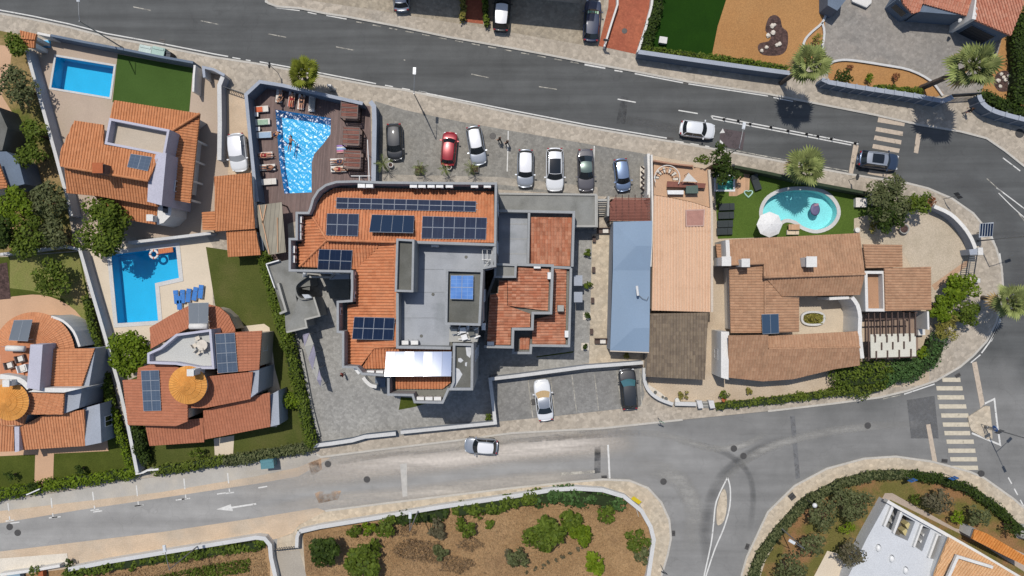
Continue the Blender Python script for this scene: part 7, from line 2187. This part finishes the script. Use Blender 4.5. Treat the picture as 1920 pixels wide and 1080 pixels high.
for x, y, lb, s in ((659, 209, "brown timber daybed, northern one", 1), (662, 259, "brown timber daybed with glossy frame, middle one", 1), (664, 302, "brown daybed with rolled cover, southern one", .97)):
    t = T('daybed', lb, 'daybed', P(x, y, 1), 'timber daybeds on the deck', R(-3)); t.location.z = .14
    lpart(t, 'mattress', MB().box((0, 0, .4), (1.75, 1.8, .22)), rattan); lpart(t, 'base', MB().box((0, 0, .15), (1.85, 1.95, .28)), wood_d)
    for sx in (-1, 1):
        for sy in (-1, 1):
            lpart(t, 'post', MB().box((sx * .9, sy * .95, .9), (.09, .09, 1.8)), wood_d)
        lpart(t, 'rail', MB().box((sx * .9, 0, 1.82), (.09, 1.98, .07)), rattan); lpart(t, 'rail', MB().box((0, sx * .95, 1.82), (1.8, .09, .07)), rattan)
    for k in range(11):
        lpart(t, 'slat', MB().box((0, -.84 + .168 * k, 1.8), (1.74, .13, .03)), wood_r if k % 3 else rattan)
for x, y, lb in ((484, 217, "small side table by the orange towel"), (487, 244, "white side table above the pale blue towel"), (536, 172, "dark side table between the first two north loungers"), (494, 328, "dark side table above the empty lounger")):
    t = T('side_table', lb, 'side table', P(x, y), 'side tables on the deck'); t.location.z = .14
    lpart(t, 'tabletop', MB().box((0, 0, .4), (.45, .45, .04)), wood_d if 'dark' in lb else white_pl)
    for sx in (-1, 1):
        for sy in (-1, 1):
            lpart(t, 'leg', MB().box((sx * .18, sy * .18, .19), (.04, .04, .38)), wood_d)
sh = T('awning', "old grey wooden shelter roof with two pale beams at the deck end", 'shelter', P(510, 425))
part(sh, 'roof', MB().prism([(481, 385), (528, 379), (536, 473), (504, 478), (488, 440)], 2.35, 2.45), M_wood("grey_boards", '98917f', 'a59c8a', 5, 2.2))
for a, b in (((486, 384), (505, 476)), ((520, 408), (521, 473)), ((499, 384), (492, 420))):
    a, b = P(*a, 2.52), P(*b, 2.52); part(sh, 'beam', MB().box((a + b) / 2, ((b - a).length, .1, .12), math.atan2((b - a).y, (b - a).x)), wood_l)
for x, y in ((484, 388), (526, 383), (533, 470), (505, 474)):
    p = P(x, y, 2.3); part(sh, 'post', MB().box((p.x, p.y, 1.25), (.12, .12, 2.2)), wood_d)
def upright(lb, px, rz, mt, pose='walk', z=.13):
    p = P(*px); p.z = z; person(lb, p, R(rz), pose, mt)
upright("person in dark clothes walking in the car park, upper of two", (937, 266), 120, (skin_m, cl_black, cl_black, cl_black))
upright("person in dark clothes walking in the car park, lower of two", (951, 272), 120, (skin_m, cl_black, cl_navy, cl_black))
upright("person with red top standing in the hotel yard", (647, 700), 200, (skin_m, cl_red, cl_black, cl_black), 'stand')
upright("person in black walking on the pavement by the slate wall", (1806, 212), 160, (skin_t, cl_black, cl_navy, cl_black), z=.12)
# blue loungers by the L-shaped pool
for x, y, a, lb in ((331, 557, 96, "blue lounger at the left end of the cluster"), (343, 556, 90, "blue lounger second from the left by the L-shaped pool"), (354, 554, 84, "blue lounger in the middle of the cluster"), (366, 551, 80, "blue lounger second from the right by the L-shaped pool"), (377, 547, 84, "blue lounger at the right end of the cluster"), (337, 568, 92, "lower blue lounger pulled out of the row")):
    lounger(lb, (x, y), a, fabric_b, group='blue loungers by the L-shaped pool', L=1.5, Wd=.56, z0=.13)
lb_ = T('lifebuoy', "white lifebuoy beside the orange pool float", 'lifebuoy', P(290, 477)); lb_.location.z = .08
n = 24; m = MB()
m.tube([(.42 * math.cos(2 * math.pi * i / n), .42 * math.sin(2 * math.pi * i / n), .06) for i in range(n + 1)], .13, 8, cap=False); lpart(lb_, 'ring', m, white_pl, True)
for k in range(4):
    a0 = k * math.pi / 2; lpart(lb_, 'band', MB().tube([(.42 * math.cos(a0 + d), .42 * math.sin(a0 + d), .06) for d in (-.15, 0, .15)], .14, 8), fabric_o, True)
of = T('pool_float', "orange air mattress at the edge of the L-shaped pool", 'pool float', P(313, 470), None, R(8)); of.location.z = .14
lpart(of, 'mattress', MB().box((0, 0, .08), (1.6, .55, .12)), M("orange_vinyl", 'd07a4a', .5))
for k in range(6):
    lpart(of, 'rib', MB().tube([(-.68 + .27 * k, -.24, .13), (-.68 + .27 * k, .24, .13)], .06, 6), M("orange_rib", 'dc8654', .5) if k == 0 else bpy.data.materials["orange_rib"])
tw = T('beach_towel', "small bright blue mat in the shaded corner of the yard", 'mat', P(90, 83)); tw.location.z = .13
lpart(tw, 'mat', MB().box((0, 0, .03), (.8, .85, .05)), M("sky_mat", '5cb4e0', .8)); lpart(tw, 'hem', MB().box((0, .4, .05), (.8, .06, .03)), white_pl)
# villa with kidney pool
for x, y, lb in ((1362, 388, "dark lounger, uppermost of the four on the turf"), (1361, 404, "dark lounger, second of the four on the turf"), (1359, 420, "dark lounger, third of the four on the turf"), (1358, 434, "dark lounger, lowest of the four on the turf")):
    lounger(lb, (x, y), 2, fabric_d, group='dark loungers on the pool turf', L=1.7, Wd=.78, fr=steel_d, z0=.14)
lounger("dark folded lounger beside the timber spa deck", (1417, 342), 110, fabric_d, L=1.8, Wd=.8, fr=steel_d, z0=.14, back=.35)
um = T('parasol', "large white round parasol beside the kidney pool", 'parasol', P(1443, 421, 0)); um.location.z = .14
c = P(1443, 421, 2.5)
um.location = (c.x, c.y, .14)
m = MB(); m.lathe((0, 0, 2.35), [(1.38, 0), (.95, .22), (.45, .42), (.03, .55)], 8); lpart(um, 'canopy', m, M("bright_canvas", 'f4f2ee', .9, .03))
lpart(um, 'pole', MB().tube([(0, 0, 0), (0, 0, 2.9)], .035, 8), alu); lpart(um, 'base', MB().lathe((0, 0, 0), [(.35, 0), (.33, .08), (.06, .1)], 16), conc_d)
for k in range(8):
    a = math.pi * 2 * k / 8; lpart(um, 'rib', MB().tube([(0, 0, 2.87), (1.36 * math.cos(a), 1.36 * math.sin(a), 2.34)], .015, 5), alu)
t = T('garden_table', "small tan table between parasol and pool", 'table', P(1483, 427)); t.location.z = .14
lpart(t, 'tabletop', MB().box((0, 0, .7), (1.2, .6, .05)), wood_l)
for sx in (-1, 1):
    for sy in (-1, 1):
        lpart(t, 'leg', MB().box((sx * .5, sy * .24, .34), (.06, .06, .68)), wood_l)
lounger("cream lounger below the small tan table", (1486, 436), 0, M("cream_pad", 'e0cdb2', .9), L=1.3, Wd=.5)
t = T('storage_chest', "white garden box by the turf edge", 'chest', P(1609, 381)); t.location.z = .14
lpart(t, 'box', MB().box((0, 0, .25), (1.15, .95, .5)), white_pl); lpart(t, 'lid', MB().box((0, 0, .53), (1.22, 1.02, .06)), fabric_w)
t = T('pool_float', "translucent pale heart shaped ring lying on the turf", 'pool float', P(1402, 363)); t.location.z = .16
hp_ = [(.42 * math.sin(a) ** 3 * 1.1, .36 * (math.cos(a) - .38 * math.cos(2 * a) - .1 * math.cos(3 * a)), .05) for a in [2 * math.pi * i / 24 for i in range(25)]]
lpart(t, 'ring', MB().tube(hp_, .08, 6, cap=False), M("pale_vinyl", 'b8dccc', .4), True); lpart(t, 'valve', MB().tube([(.3, 0, .1), (.3, 0, .16)], .03, 6), white_pl)
t = T('pool_float', "dark patterned float drifting in the kidney pool", 'pool float', P(1527, 393)); t.location.z = .08
lpart(t, 'body', MB().lathe((0, 0, 0), [(.45, 0), (.55, .08), (.42, .15), (.1, .12)], 14, sy=1.3), M("plum_vinyl", '6f6a8c', .5, .15, 3), True); lpart(t, 'pillow', MB().box((.1, .5, .14), (.5, .25, .12), .3), M("rose_vinyl", 'b08a9c', .5))
t = T('sand_planter', "round pale planter pot by the gravel", 'planter', P(1690, 430)); t.location.z = .14
lpart(t, 'pot', MB().lathe((0, 0, 0), [(.4, 0), (.55, .5), (.48, .5), (.44, .4), (.02, .4)], 18), conc_l); lpart(t, 'soil', MB().lathe((0, 0, .4), [(.43, 0), (.3, .06), (.02, .08)], 14), mulch)
for x, y, lb in ((1603, 432, "white stool at the corner of the gravel drive"), (1268, 749, "small round pot on the white wall walk")):
    t = T('stool' if 'stool' in lb else 'plant_pot', lb, 'stool' if 'stool' in lb else 'pot', P(x, y)); t.location.z = .14
    lpart(t, 'seat', MB().lathe((0, 0, 0), [(.2, 0), (.26, .4), (.28, .45), (.02, .46)], 14), wall_white); lpart(t, 'base', MB().lathe((0, 0, 0), [(.24, 0), (.22, .05), (.02, .05)], 14), conc_l)
ct = T('patio_table', "orange brown table set at the wall of the terracotta villa", 'table', P(496, 686)); ct.location.z = .14
lpart(ct, 'tabletop', MB().box((0, 0, .72), (.65, .75, .05)), clay); lpart(ct, 'leg', MB().box((0, 0, .35), (.12, .12, .7)), wood_d); lpart(ct, 'base', MB().box((0, 0, .04), (.5, .5, .06)), wood_d)
for x, y, lb in ((1113, 449, "brown bench, first along the garden court"), (1112, 506, "brown bench, second along the garden court"), (1110, 563, "brown bench, third along the garden court"), (1108, 621, "brown bench, fourth along the garden court")):
    t = T('garden_bench', lb, 'bench', P(x, y), 'benches along the garden court'); t.location.z = .15
    lpart(t, 'seat', MB().box((0, 0, .42), (.35, .62, .06)), wood_d)
    for s in (-1, 1):
        lpart(t, 'leg', MB().box((0, s * .24, .2), (.3, .06, .4)), wood_d)
# stones on the mulch beds
for i, (x, y) in enumerate(((1447, 50), (1451, 48), (1448, 63), (1436, 90), (1455, 86), (1460, 84), (1439, 68), (1427, 96), (1875, 140), (1889, 143), (1869, 152), (1883, 151), (1891, 157), (1873, 163), (1879, 146))):
    p = P(x, y); m = MB(); g = random.Random(i); k = g.uniform(.18, .3)
    bm = bmesh.new(); bmesh.ops.create_icosphere(bm, subdivisions=2, radius=k)
    for v in bm.verts:
        v.co *= g.uniform(.78, 1.15); v.co.z *= .6
    me = bpy.data.meshes.new('stone'); bm.to_mesh(me); bm.free(); me.materials.append(stone_w)
    tag(link('stone', me, None, (p.x, p.y, .22), g.random() * 3), "pale rounded stone on the winding mulch bed of the large ochre garden" if i < 8 else "pale rounded stone on the round mulch bed beside the tall palm", 'stone', 'pale stones on the winding mulch bed' if i < 8 else 'pale stones on the round mulch bed')
# ================================================================== PALMS
F1 = [frond_mesh(frond_m, 1, 15, .35), frond_mesh(frond_m, 1, 12, .5), frond_mesh(frond_m, 1, 15, .2)]
F2 = [frond_mesh(frond_o, 1, 15, .35), frond_mesh(frond_o, 1, 12, .5)]
FD = frond_mesh(frond_dead, 1, 11, .9)
F3 = [frond_mesh(frond_m, 1, 18, .75, False), frond_mesh(frond_m, 1, 18, .55, False)]
palm("olive fan palm at the edge of the hotel pool deck", (576, 160), (569, 137), 4.4, 35, F2, barkpalm, 34, dead=FD)
palm("fan palm with curved trunk behind the slate wall by the ochre bed", (1464, 156), (1518, 119), 7.0, 43, F1, barkpalm, 34, dead=FD)
palm("tall fan palm leaning across the driveway", (1727, 165), (1824, 124), 8.6, 52, F1, barkpalm, 36, trunk_r=.26, dead=FD)
palm("fan palm between the kidney pool and the road", (1495, 330), (1509, 312), 4.6, 42, F1, barkpalm, 34, dead=FD)
palm("fan palm on the outer bend at the right edge", (1842, 558), (1895, 565), 5.2, 41, F1, barkpalm, 34, dead=FD)
for bx, by, tx, ty, r, lb in ((722, 314, 719, 307, 19, "small feathery palm in the car park by the pool wall"), (789, 323, 788, 316, 17, "small feathery palm in a square planter in the car park"), (836, 322, 835, 318, 15, "small feathery palm below the red car"), (886, 320, 884, 315, 17, "small feathery palm in front of the silver estate")):
    palm(lb, (bx, by), (tx, ty), 1.7, r, F3, barkpalm, 13, group='small palms in the car park', trunk_r=.1, cat='small palm')
for x, y, lb in ((734, 311, "white planter tub beside the first small palm"), (787, 320, "dark square planter around the second small palm"), (843, 315, "cream planter tub beside the third small palm"), (890, 317, "dark square planter around the last small palm")):
    t = T('planter', lb, 'planter', P(x, y), 'planters in the car park'); t.location.z = .13
    sq = 'square' in lb
    lpart(t, 'box', (MB().box((0, 0, .2), (.95, .95, .4)) if sq else MB().lathe((0, 0, 0), [(.25, 0), (.3, .5), (.24, .5), (.2, .42), (.02, .42)], 14)), conc_d if sq else wall_white)
    lpart(t, 'soil', MB().box((0, 0, .41), (.82, .82, .03)) if sq else MB().lathe((0, 0, .42), [(.22, 0), (.02, .04)], 12), mulch)

# ================================================================== TREES AND SHRUBS
core_d = M("hedge_core", '2c381a', .95, .2, 2)
def tr(lb, x, y, r, h, leaf, name='tree', cat='tree', **k):
    return tree(name, lb, cat, x, y, r, h, leaf, bark, **k)
def sb(lb, x, y, r, h, leaf, **k):
    k.setdefault('n', 7); k.setdefault('dens', 34); k.setdefault('size', .12)
    return tree(k.pop('name', 'shrub'), lb, k.pop('cat', 'shrub'), x, y, r, h, leaf, bark, **k)
tr("broad dark green tree beside the orange villa at the left", 186, 420, 54, 5.6, leaf_mid, n=20, size=.18)
tr("dark tree at the end of the left garden path", 26, 160, 40, 4.4, leaf_olive, n=13, dens=20)
tr("upper garden tree under the corner gate house", 28, 85, 26, 3.5, leaf_mid)
tr("dark bush by the pale wall, upper left garden", 62, 250, 27, 3.4, leaf_mid, n=10, dens=22)
tr("olive shrub tree in the middle of the left garden", 55, 290, 28, 3.6, leaf_mid)
tr("large dark tree mass at the left garden wall", 85, 375, 38, 4.2, leaf_olive, n=14, dens=22)
tr("bright green tree near the left edge", 30, 385, 36, 4.4, leaf_bright, n=14)
tr("spreading green tree in the lower left garden", 50, 440, 40, 4.2, leaf_mid, n=14, dens=22)
tr("grey green tree between two dark ones in the left garden", 95, 440, 34, 4, leaf_olive, n=12, dens=22)
tr("shadowed tree at the left frame edge", -5, 430, 36, 4.6, leaf_dark, n=12)
tr("loose dark tree on the dry lawn above the round villa", 96, 522, 38, 3.8, leaf_mid, n=15, dens=18)
tr("rounded bright green tree beside the terracotta villa", 240, 666, 41, 5, leaf_bright, n=16, dens=34)
for x, y, r, lb in ((18, 893, 11, "dark clipped ball shrub left of the garden path"), (147, 882, 11, "dark clipped ball shrub right of the garden path")):
    sb(lb, x, y, r, 1.5, leaf_dark, cat='shrub', group='clipped balls on the front lawn')
sb("round green shrub on the lawn below the terracotta villa", 367, 848, 14, 1.8, leaf_mid)
sb("dark narrow hedge tree at the corner of the front wall", 262, 838, 16, 2.4, leaf_dark, stretch=.6)
hedge("tall ivy hedge between the villa lawn and the hotel", [(492, 482), (505, 530), (520, 590), (538, 650), (552, 710), (566, 770), (580, 828)], 1.5, 1.9, leaf_mid, core_d)
hedge("bushy green hedge clump at the lower end of the villa lawn", [(540, 752), (560, 752)], 1.8, 1.7, leaf_bright, core_d)
hedge("brownish clipped hedge along the parking lane", [(424, 866), (500, 853), (580, 840)], 1.4, 1.3, leaf_olive, core_d)
hedge("green clipped hedge section beside the brownish hedge", [(290, 885), (350, 876), (416, 864)], 1.3, 1.2, leaf_hedge, core_d)
hedge("bright clipped hedge right of the garden path gate", [(80, 912), (150, 903), (246, 888)], 1.5, 1.1, leaf_bright, core_d)
hedge("bright clipped hedge left of the garden path gate", [(-40, 936), (0, 928), (66, 916)], 1.5, 1.1, leaf_bright, core_d)
hedge("bright hedge climbing beside the long grey wall", [(208, 770), (226, 830), (246, 888)], 1.0, 1.2, leaf_bright, core_d)
hedge("narrow hedge between round terrace and grey wall", [(158, 560), (176, 640), (196, 720), (206, 765)], 1.0, 1.2, leaf_mid, core_d)
hedge("dark hedge shadowing the front of the terracotta villa", [(246, 800), (258, 830), (268, 868)], 1.2, 1.6, leaf_dark, core_d)
wt = T('garden_gate', "white metal gate at the garden path with dark shrub", 'gate', P(61, 924))
for k in range(6):
    a = P(50 + k * 4.6, 927 - k * 2, 1.2); part(wt, 'bar', MB().box((a.x, a.y, .65), (.06, .06, 1.1)), white_pl)
part(wt, 'rail', MB().band([(49, 928), (74, 917)], 1.1, 1.25, .12), white_pl)
sb("dark shrub arching over the white garden gate", 62, 912, 12, 1.8, leaf_dark)
# hotel surroundings
for x, y, r, lb, lf in ((1104, 476, 9, "round green shrub, first in the garden court row", leaf_mid), (1102, 534, 9, "round green shrub, second in the garden court row", leaf_mid), (1101, 593, 7, "small shrub in a pale square, third in the court row", leaf_dark), (1098, 650, 6, "dark little plant in a pale square, last of the court row", leaf_dark)):
    sb(lb, x, y, r, 1.1, lf, group='shrubs of the garden court')
for x, y, lb in ((1100, 593, "pale paving square under the third court shrub"), (1097, 650, "pale paving square under the last court plant")):
    solo('paving_square', MB().prism([(x - 7, y - 7), (x + 7, y - 7), (x + 7, y + 7), (x - 7, y + 7)], .1, .17), stone_w, kind='structure')
sb("small round shrub in the yard corner by the angled wall", 916, 782, 7, .9, leaf_mid)
sb("small shrub at the foot of the blue roofed hall", 1174, 666, 6, .8, leaf_yel)
for q in ([(1006, 668), (1076, 658), (1074, 661), (1006, 670)], [(748, 768), (752, 744), (780, 746), (800, 756), (776, 763)]):
    sheet("grass_strip", q, 4, lawn_v3)
# villa with kidney pool
tr("feathery green tree beside the gravel drive", 1668, 376, 44, 4.2, leaf_olive, n=18, dens=24)
tr("dark low conifer mass below the feathery tree", 1664, 408, 36, 4, leaf_dark, n=12)
tr("bushy green tree at the end of the curved wall", 1722, 382, 27, 3.4, leaf_mid, n=12)
sb("yellowish shrub at the edge of the gravel drive", 1640, 424, 15, 1.1, leaf_yel)
sb("russet shrub next to the curved wall", 1748, 380, 10, 1.4, leaf_red)
t = tr("dark slender conifer at the road by the spa", 1350, 305, 26, 6.4, leaf_dark, n=12, stretch=.55)
tr("sprawling dark shrub over the corner of the spa", 1362, 322, 26, 2.4, leaf_dark, n=10, stretch=1.5)
sb("green shrub on the corner of the peach terrace", 1306, 309, 15, 1.6, leaf_mid, stretch=1.5, z0=2.9)
tr("bright round tree, uppermost of the three by the gate", 1803, 543, 30, 3.2, leaf_bright, n=14, dens=36)
tr("bright round tree, lower left of the three by the gate", 1768, 576, 25, 3, leaf_bright, n=12, dens=36)
tr("dark green round tree, lower right of the three by the gate", 1815, 588, 24, 3, leaf_mid, n=12, dens=34)
tr("spiky olive yucca clump below the round trees", 1776, 616, 26, 2.2, leaf_yel, n=9, size=.3, asp=.16, up=.2)
tr("bright round shrub beside the white pergola", 1731, 661, 14, 1.8, leaf_lime, n=8, dens=40)
hedge("dense ivy hedge on the inner corner by the crossing", [(1762, 640), (1755, 668), (1730, 690), (1700, 702)], 2.3, 1.6, leaf_ivy, core_d, dens=34, wob=.25)
hedge("dark ivy hedge in the middle of the south garden edge", [(1720, 686), (1690, 700), (1668, 712)], 2.4, 1.6, leaf_ivy, core_d, dens=34, wob=.25)
hedge("large loose green hedge south of the sandy villa", [(1582, 706), (1620, 702), (1658, 700)], 3.6, 1.9, leaf_mid, core_d, dens=34, wob=.2)
hedge("lower skirt of the loose green hedge on the pavement", [(1580, 730), (1620, 730), (1656, 722)], 2.0, 1.3, leaf_hedge, core_d, dens=34, wob=.2)
hedge("thin flowering hedge along the lower yard wall", [(1346, 762), (1400, 757), (1480, 748), (1572, 736)], .95, .9, leaf_hedge, core_d, wob=.25)
sb("dry yellow shrub in the lower yard", 1281, 741, 11, 1.0, leaf_yel, dens=14); sb("round green shrub with orange pot in the lower yard", 1356, 738, 10, 1.2, leaf_mid)
sb("small yellow shrub in the lower yard by the villa", 1404, 733, 7, .8, leaf_yel)
t = T('plant_pot', "small orange pot below the round green shrub", 'pot', P(1355, 748)); t.location.z = .14
lpart(t, 'pot', MB().lathe((0, 0, 0), [(.18, 0), (.25, .4), (.2, .4), (.02, .34)], 12), clay); lpart(t, 'rim', MB().lathe((0, 0, .36), [(.27, 0), (.27, .06), (.2, .06)], 12), clay)
# north side
hedge("dark clipped hedge between brick drive and turf", [(1238, -20), (1232, 20), (1216, 70), (1210, 90)], 1.4, 1.3, leaf_dark, core_d)
hedge("dark hedge along the slate wall below the turf", [(1212, 92), (1300, 104), (1400, 116), (1478, 130)], 1.1, 1.4, leaf_mid, core_d)
hedge("green hedge inside the slate wall of the ochre bed", [(1648, 163), (1690, 168), (1728, 171)], 1.0, 1.2, leaf_mid, core_d)
hedge("tall dark hedge in the right corner garden", [(1850, 176), (1880, 192), (1925, 208), (1960, 220)], 1.6, 1.6, leaf_dark, core_d)
hedge("dark tree row at the right frame edge", [(1922, 20), (1918, 70), (1924, 130), (1918, 190)], 1.6, 2.0, leaf_dark, core_d)
for x, y, r, h, lf, lb in ((1582, 146, 19, 1.2, leaf_dark, "dark green bush at the left of the ochre bed"), (1632, 146, 11, 1.0, leaf_bright, "bright green shrub in the ochre bed"), (1681, 144, 9, .7, leaf_red, "thin russet twiggy shrub in the ochre bed"), (1532, 76, 13, 1.2, leaf_yel, "straggly yellow green shrub in the sliver bed"), (1593, 127, 6, .7, leaf_red, "tiny russet sapling above the dark bush")):
    sb(lb, x, y, r, h, lf, dens=14 if lf in (leaf_red, leaf_yel) else 34)
hedge("flowering strip left of the small brick path", [(866, -20), (868, 10), (866, 34)], .8, 1.0, leaf_yel, core_d)
hedge("flowering strip right of the small brick path", [(909, -20), (910, 15), (912, 44)], .7, 1.0, leaf_mid, core_d)
t = T('house_sign', "small white box sign on the dark turf", 'box', P(1241, 79)); t.location.z = .14
lpart(t, 'box', MB().box((0, 0, .25), (.8, .65, .5), -.15), white_pl); lpart(t, 'lid', MB().box((0, 0, .52), (.86, .7, .05), -.15), wall_white)
bl = T('neighbour_building', "flat roofed building just above the frame casting shade on the north strip", 'building', P(950, -60))
part(bl, 'wall', MB().wprism([(-14, 33.5), (7.5, 31.3), (8.5, 38), (-14, 40)], 0, 7.2), wall_cream)
windows(bl, None, 0, .6, 7, frame_m, winglass, 3.2, world=[(-14, 33.5), (7.5, 31.3), (8.5, 38), (-14, 40)])
part(bl, 'roof', MB().wprism([(-14.3, 33.2), (7.8, 31.0), (8.8, 38.3), (-14.3, 40.3)], 7.2, 7.4), conc_l)
# dry field
for x, y, r, h, lf, lb in ((608, 1033, 33, 3.4, leaf_dark, "large dark green tree in the corner of the dry field"), (679, 1056, 33, 2.8, leaf_mid, "leafy green tree cut by the lower frame edge"), (1016, 1008, 40, 3.2, leaf_mid, "wide leafy fig tree in the dry field"), (1068, 975, 24, 2.4, leaf_mid, "upper leafy tree of the joined pair in the field"), (1092, 1000, 24, 2.6, leaf_bright, "lower leafy tree of the joined pair in the field"), (1118, 1054, 22, 2.6, leaf_lime, "rounded bright lime tree in the dry field")):
    tr(lb, x, y, r, h, lf, dens=28, size=.22)
for x, y, r, h, lf, lb in ((704, 1023, 13, 1.4, leaf_mid, "small round green shrub casting a dark shadow in the field"), (873, 989, 20, 1.8, leaf_mid, "round green shrub in the middle of the field"), (974, 1046, 21, 1.8, leaf_olive, "grey green shrub next to the fig tree"), (722, 985, 22, 1.6, leaf_mid, "leafy shrub leaning on the white field wall"), (664, 996, 14, 1.0, leaf_mid, "low shrub left on the white field wall"), (692, 991, 14, 1.2, leaf_bright, "low bright shrub on the white field wall"), (820, 990, 20, 1.2, leaf_grey, "dry greyish bush by the lamp post"), (826, 1036, 16, 1.0, leaf_olive, "sparse olive shrub in dead brush"), (918, 982, 9, .7, leaf_mid, "tiny shrub near the field wall"), (960, 1046, 18, 1.2, leaf_grey, "dead bush left of the grey green shrub"), (1196, 1010, 24, 1.6, leaf_mid, "green bush inside the corner wall"), (1204, 1040, 18, 1.3, leaf_olive, "olive bush low on the corner wall"), (1140, 965, 20, 1.4, leaf_mid, "leafy bush under the corner hedge"), (700, 1110, 20, 1.4, leaf_mid, "bush below the frame edge")):
    sb(lb, x, y, r, h, lf, size=.17)
hedge("ragged green bushes along the middle of the field wall", [(860, 960), (920, 951), (960, 945), (1010, 936)], 1.5, 1.2, leaf_mid, core_d, wob=.4, dens=26, size=.18)
hedge("ragged green bushes along the corner of the field wall", [(1010, 934), (1070, 932), (1120, 938), (1160, 946)], 1.7, 1.2, leaf_ivy, core_d, wob=.4, dens=26, size=.18)
hedge("ragged bushes behind the lamp post on the field wall", [(745, 976), (790, 972), (830, 966)], 1.3, 1.1, leaf_dark, core_d, wob=.4, dens=22, size=.18)
hedge("creeping bushes along the lower left field wall", [(120, 1078), (200, 1066), (300, 1050), (400, 1036), (490, 1022)], 1.1, .9, leaf_mid, core_d, wob=.4, dens=24, size=.16)
FIELD = [(575, 1090), (572, 1005), (610, 998), (720, 980), (960, 940), (1060, 926), (1120, 926), (1165, 938), (1198, 966), (1212, 994), (1210, 1030), (1200, 1090)]
patch_leaves('dry_grass', "dry straw grass covering the field", 'grass', FIELD, 26000, .22, straw, .055, 'stuff')
for (x, y, a, b), lb in zip(((790, 1030, 52, 34), (850, 1055, 40, 26), (760, 990, 26, 14), (880, 1015, 30, 16)), ("dead brown brush below the lamp in the field", "dead brown brush near the lower edge of the field", "dead brown brush next to the field lamp post", "thin dead brush left of the fig tree")):
    patch_leaves('dry_brush', lb, 'brush', [(x + a * math.cos(q) * (.8 + .25 * math.sin(3 * q + x)), y + b * math.sin(q) * (.8 + .25 * math.cos(2 * q + y))) for q in [R(18 * k) for k in range(20)]], int(a * b * .8), .5, straw_d, .09, 'stuff')
patch_leaves('dry_grass', "dry straw grass of the lower left field", 'grass', [(120, 1090), (300, 1060), (495, 1030), (506, 1090)], 8000, .22, straw, .055, 'stuff', z0=.03)
patch_leaves('weeds', "green weeds scattered in the lower left field", 'weeds', [(280, 1082), (400, 1056), (470, 1046), (470, 1070), (330, 1090)], 1500, .4, leaf_mid, .13, 'stuff', z0=.03)
patch_leaves('weeds', "small weeds along the foot of the field wall", 'weeds', [(560, 992), (620, 978), (700, 966), (720, 962), (720, 966), (640, 980), (566, 998)], 260, .25, leaf_grey, .12, 'stuff')
for k in range(9):
    x, y = 990 + k * 13, 1072 - k * 6
    sb("small dead clump in the diagonal row across the dry field", x + (k * 37 % 5) - 2, y, 4 + k % 3, .4, leaf_grey, n=3, dens=30, size=.09, name='dry_clump', cat='dry clump', group='diagonal row of dead clumps in the field')
# lower right garden
hedge("dark boxed hedge following the lower right pavement", [(1412, 1090), (1428, 1045), (1462, 1000), (1512, 944), (1580, 909), (1640, 893), (1700, 891)], 1.3, 1.0, leaf_olive, core_d, wob=.1)
hedge("dark boxed hedge on the outer side of the bend garden", [(1700, 891), (1760, 898), (1820, 918), (1870, 952), (1905, 985), (1930, 1005)], 1.3, 1.0, leaf_dark, core_d, wob=.1)
for x, y, r, h, lf, lb in ((1605, 945, 33, 3.6, leaf_olive, "large olive tree in the lower right garden"), (1580, 930, 22, 3.2, leaf_olive, "olive tree touching the boxed hedge"), (1546, 966, 30, 3.4, leaf_olive, "olive tree left of the lime shrub"), (1522, 1020, 26, 3.2, leaf_olive, "olive tree at the lower left of the garden"), (1597, 1042, 30, 3.6, leaf_grey, "grey brown tree beside the white flat roof"), (1480, 1068, 32, 3.4, leaf_olive, "olive tree at the lower frame edge"), (1762, 940, 27, 3.2, leaf_grey, "brownish tree north of the white house"), (1836, 968, 22, 2.8, leaf_olive, "olive tree at the right end of the garden")):
    tr(lb, x, y, r, h, lf, n=13, dens=20, size=.15)
for x, y, r, h, lf, lb in ((1588, 991, 17, 1.8, leaf_lime, "bright lime shrub among the olive trees"), (1796, 969, 16, 1.8, leaf_lime, "bright lime shrub north of the white house"), (1716, 935, 11, 1.2, leaf_mid, "small green shrub at the house corner path")):
    sb(lb, x, y, r, h, lf)
for x, y, r, h, lf, lb in ((1900, 990, 16, 2.4, leaf_dark, "dark tree at the right frame edge by the hedge"),):
    sb(lb, x, y, r, h, lf)
st = T('stone_bollard', "grey dome on the corner of the lower right garden", 'bollard', P(1912, 995)); st.location.z = .12
lpart(st, 'dome', MB().lathe((0, 0, 0), [(.7, 0), (.7, .5), (.5, .85), (.05, 1.0)], 18), conc_l, True); lpart(st, 'base', MB().lathe((0, 0, 0), [(.85, 0), (.85, .1), (.1, .12)], 18), conc)
# small clutter in the lower left drive
for x, y, lb, mt in ((35, 1076, "pale blue car roof box on the cream drive", M("box_blue", '8fa6b4', .5)), (85, 1072, "orange toolbox on the cream drive", clay)):
    t = T('storage_box', lb, 'box', P(x, y)); t.location.z = .14
    lpart(t, 'box', MB().box((0, 0, .3), (1.4 if mt is not clay else .5, .6, .55), .12), mt); lpart(t, 'lid', MB().box((0, 0, .6), (1.45 if mt is not clay else .55, .64, .06), .12), mt)
sb("green bush beside the clutter of the cream drive", 66, 1070, 12, 1.1, leaf_mid); sb("leafy bush at the end of the white corner wall", 128, 1056, 10, 1.0, leaf_dark)
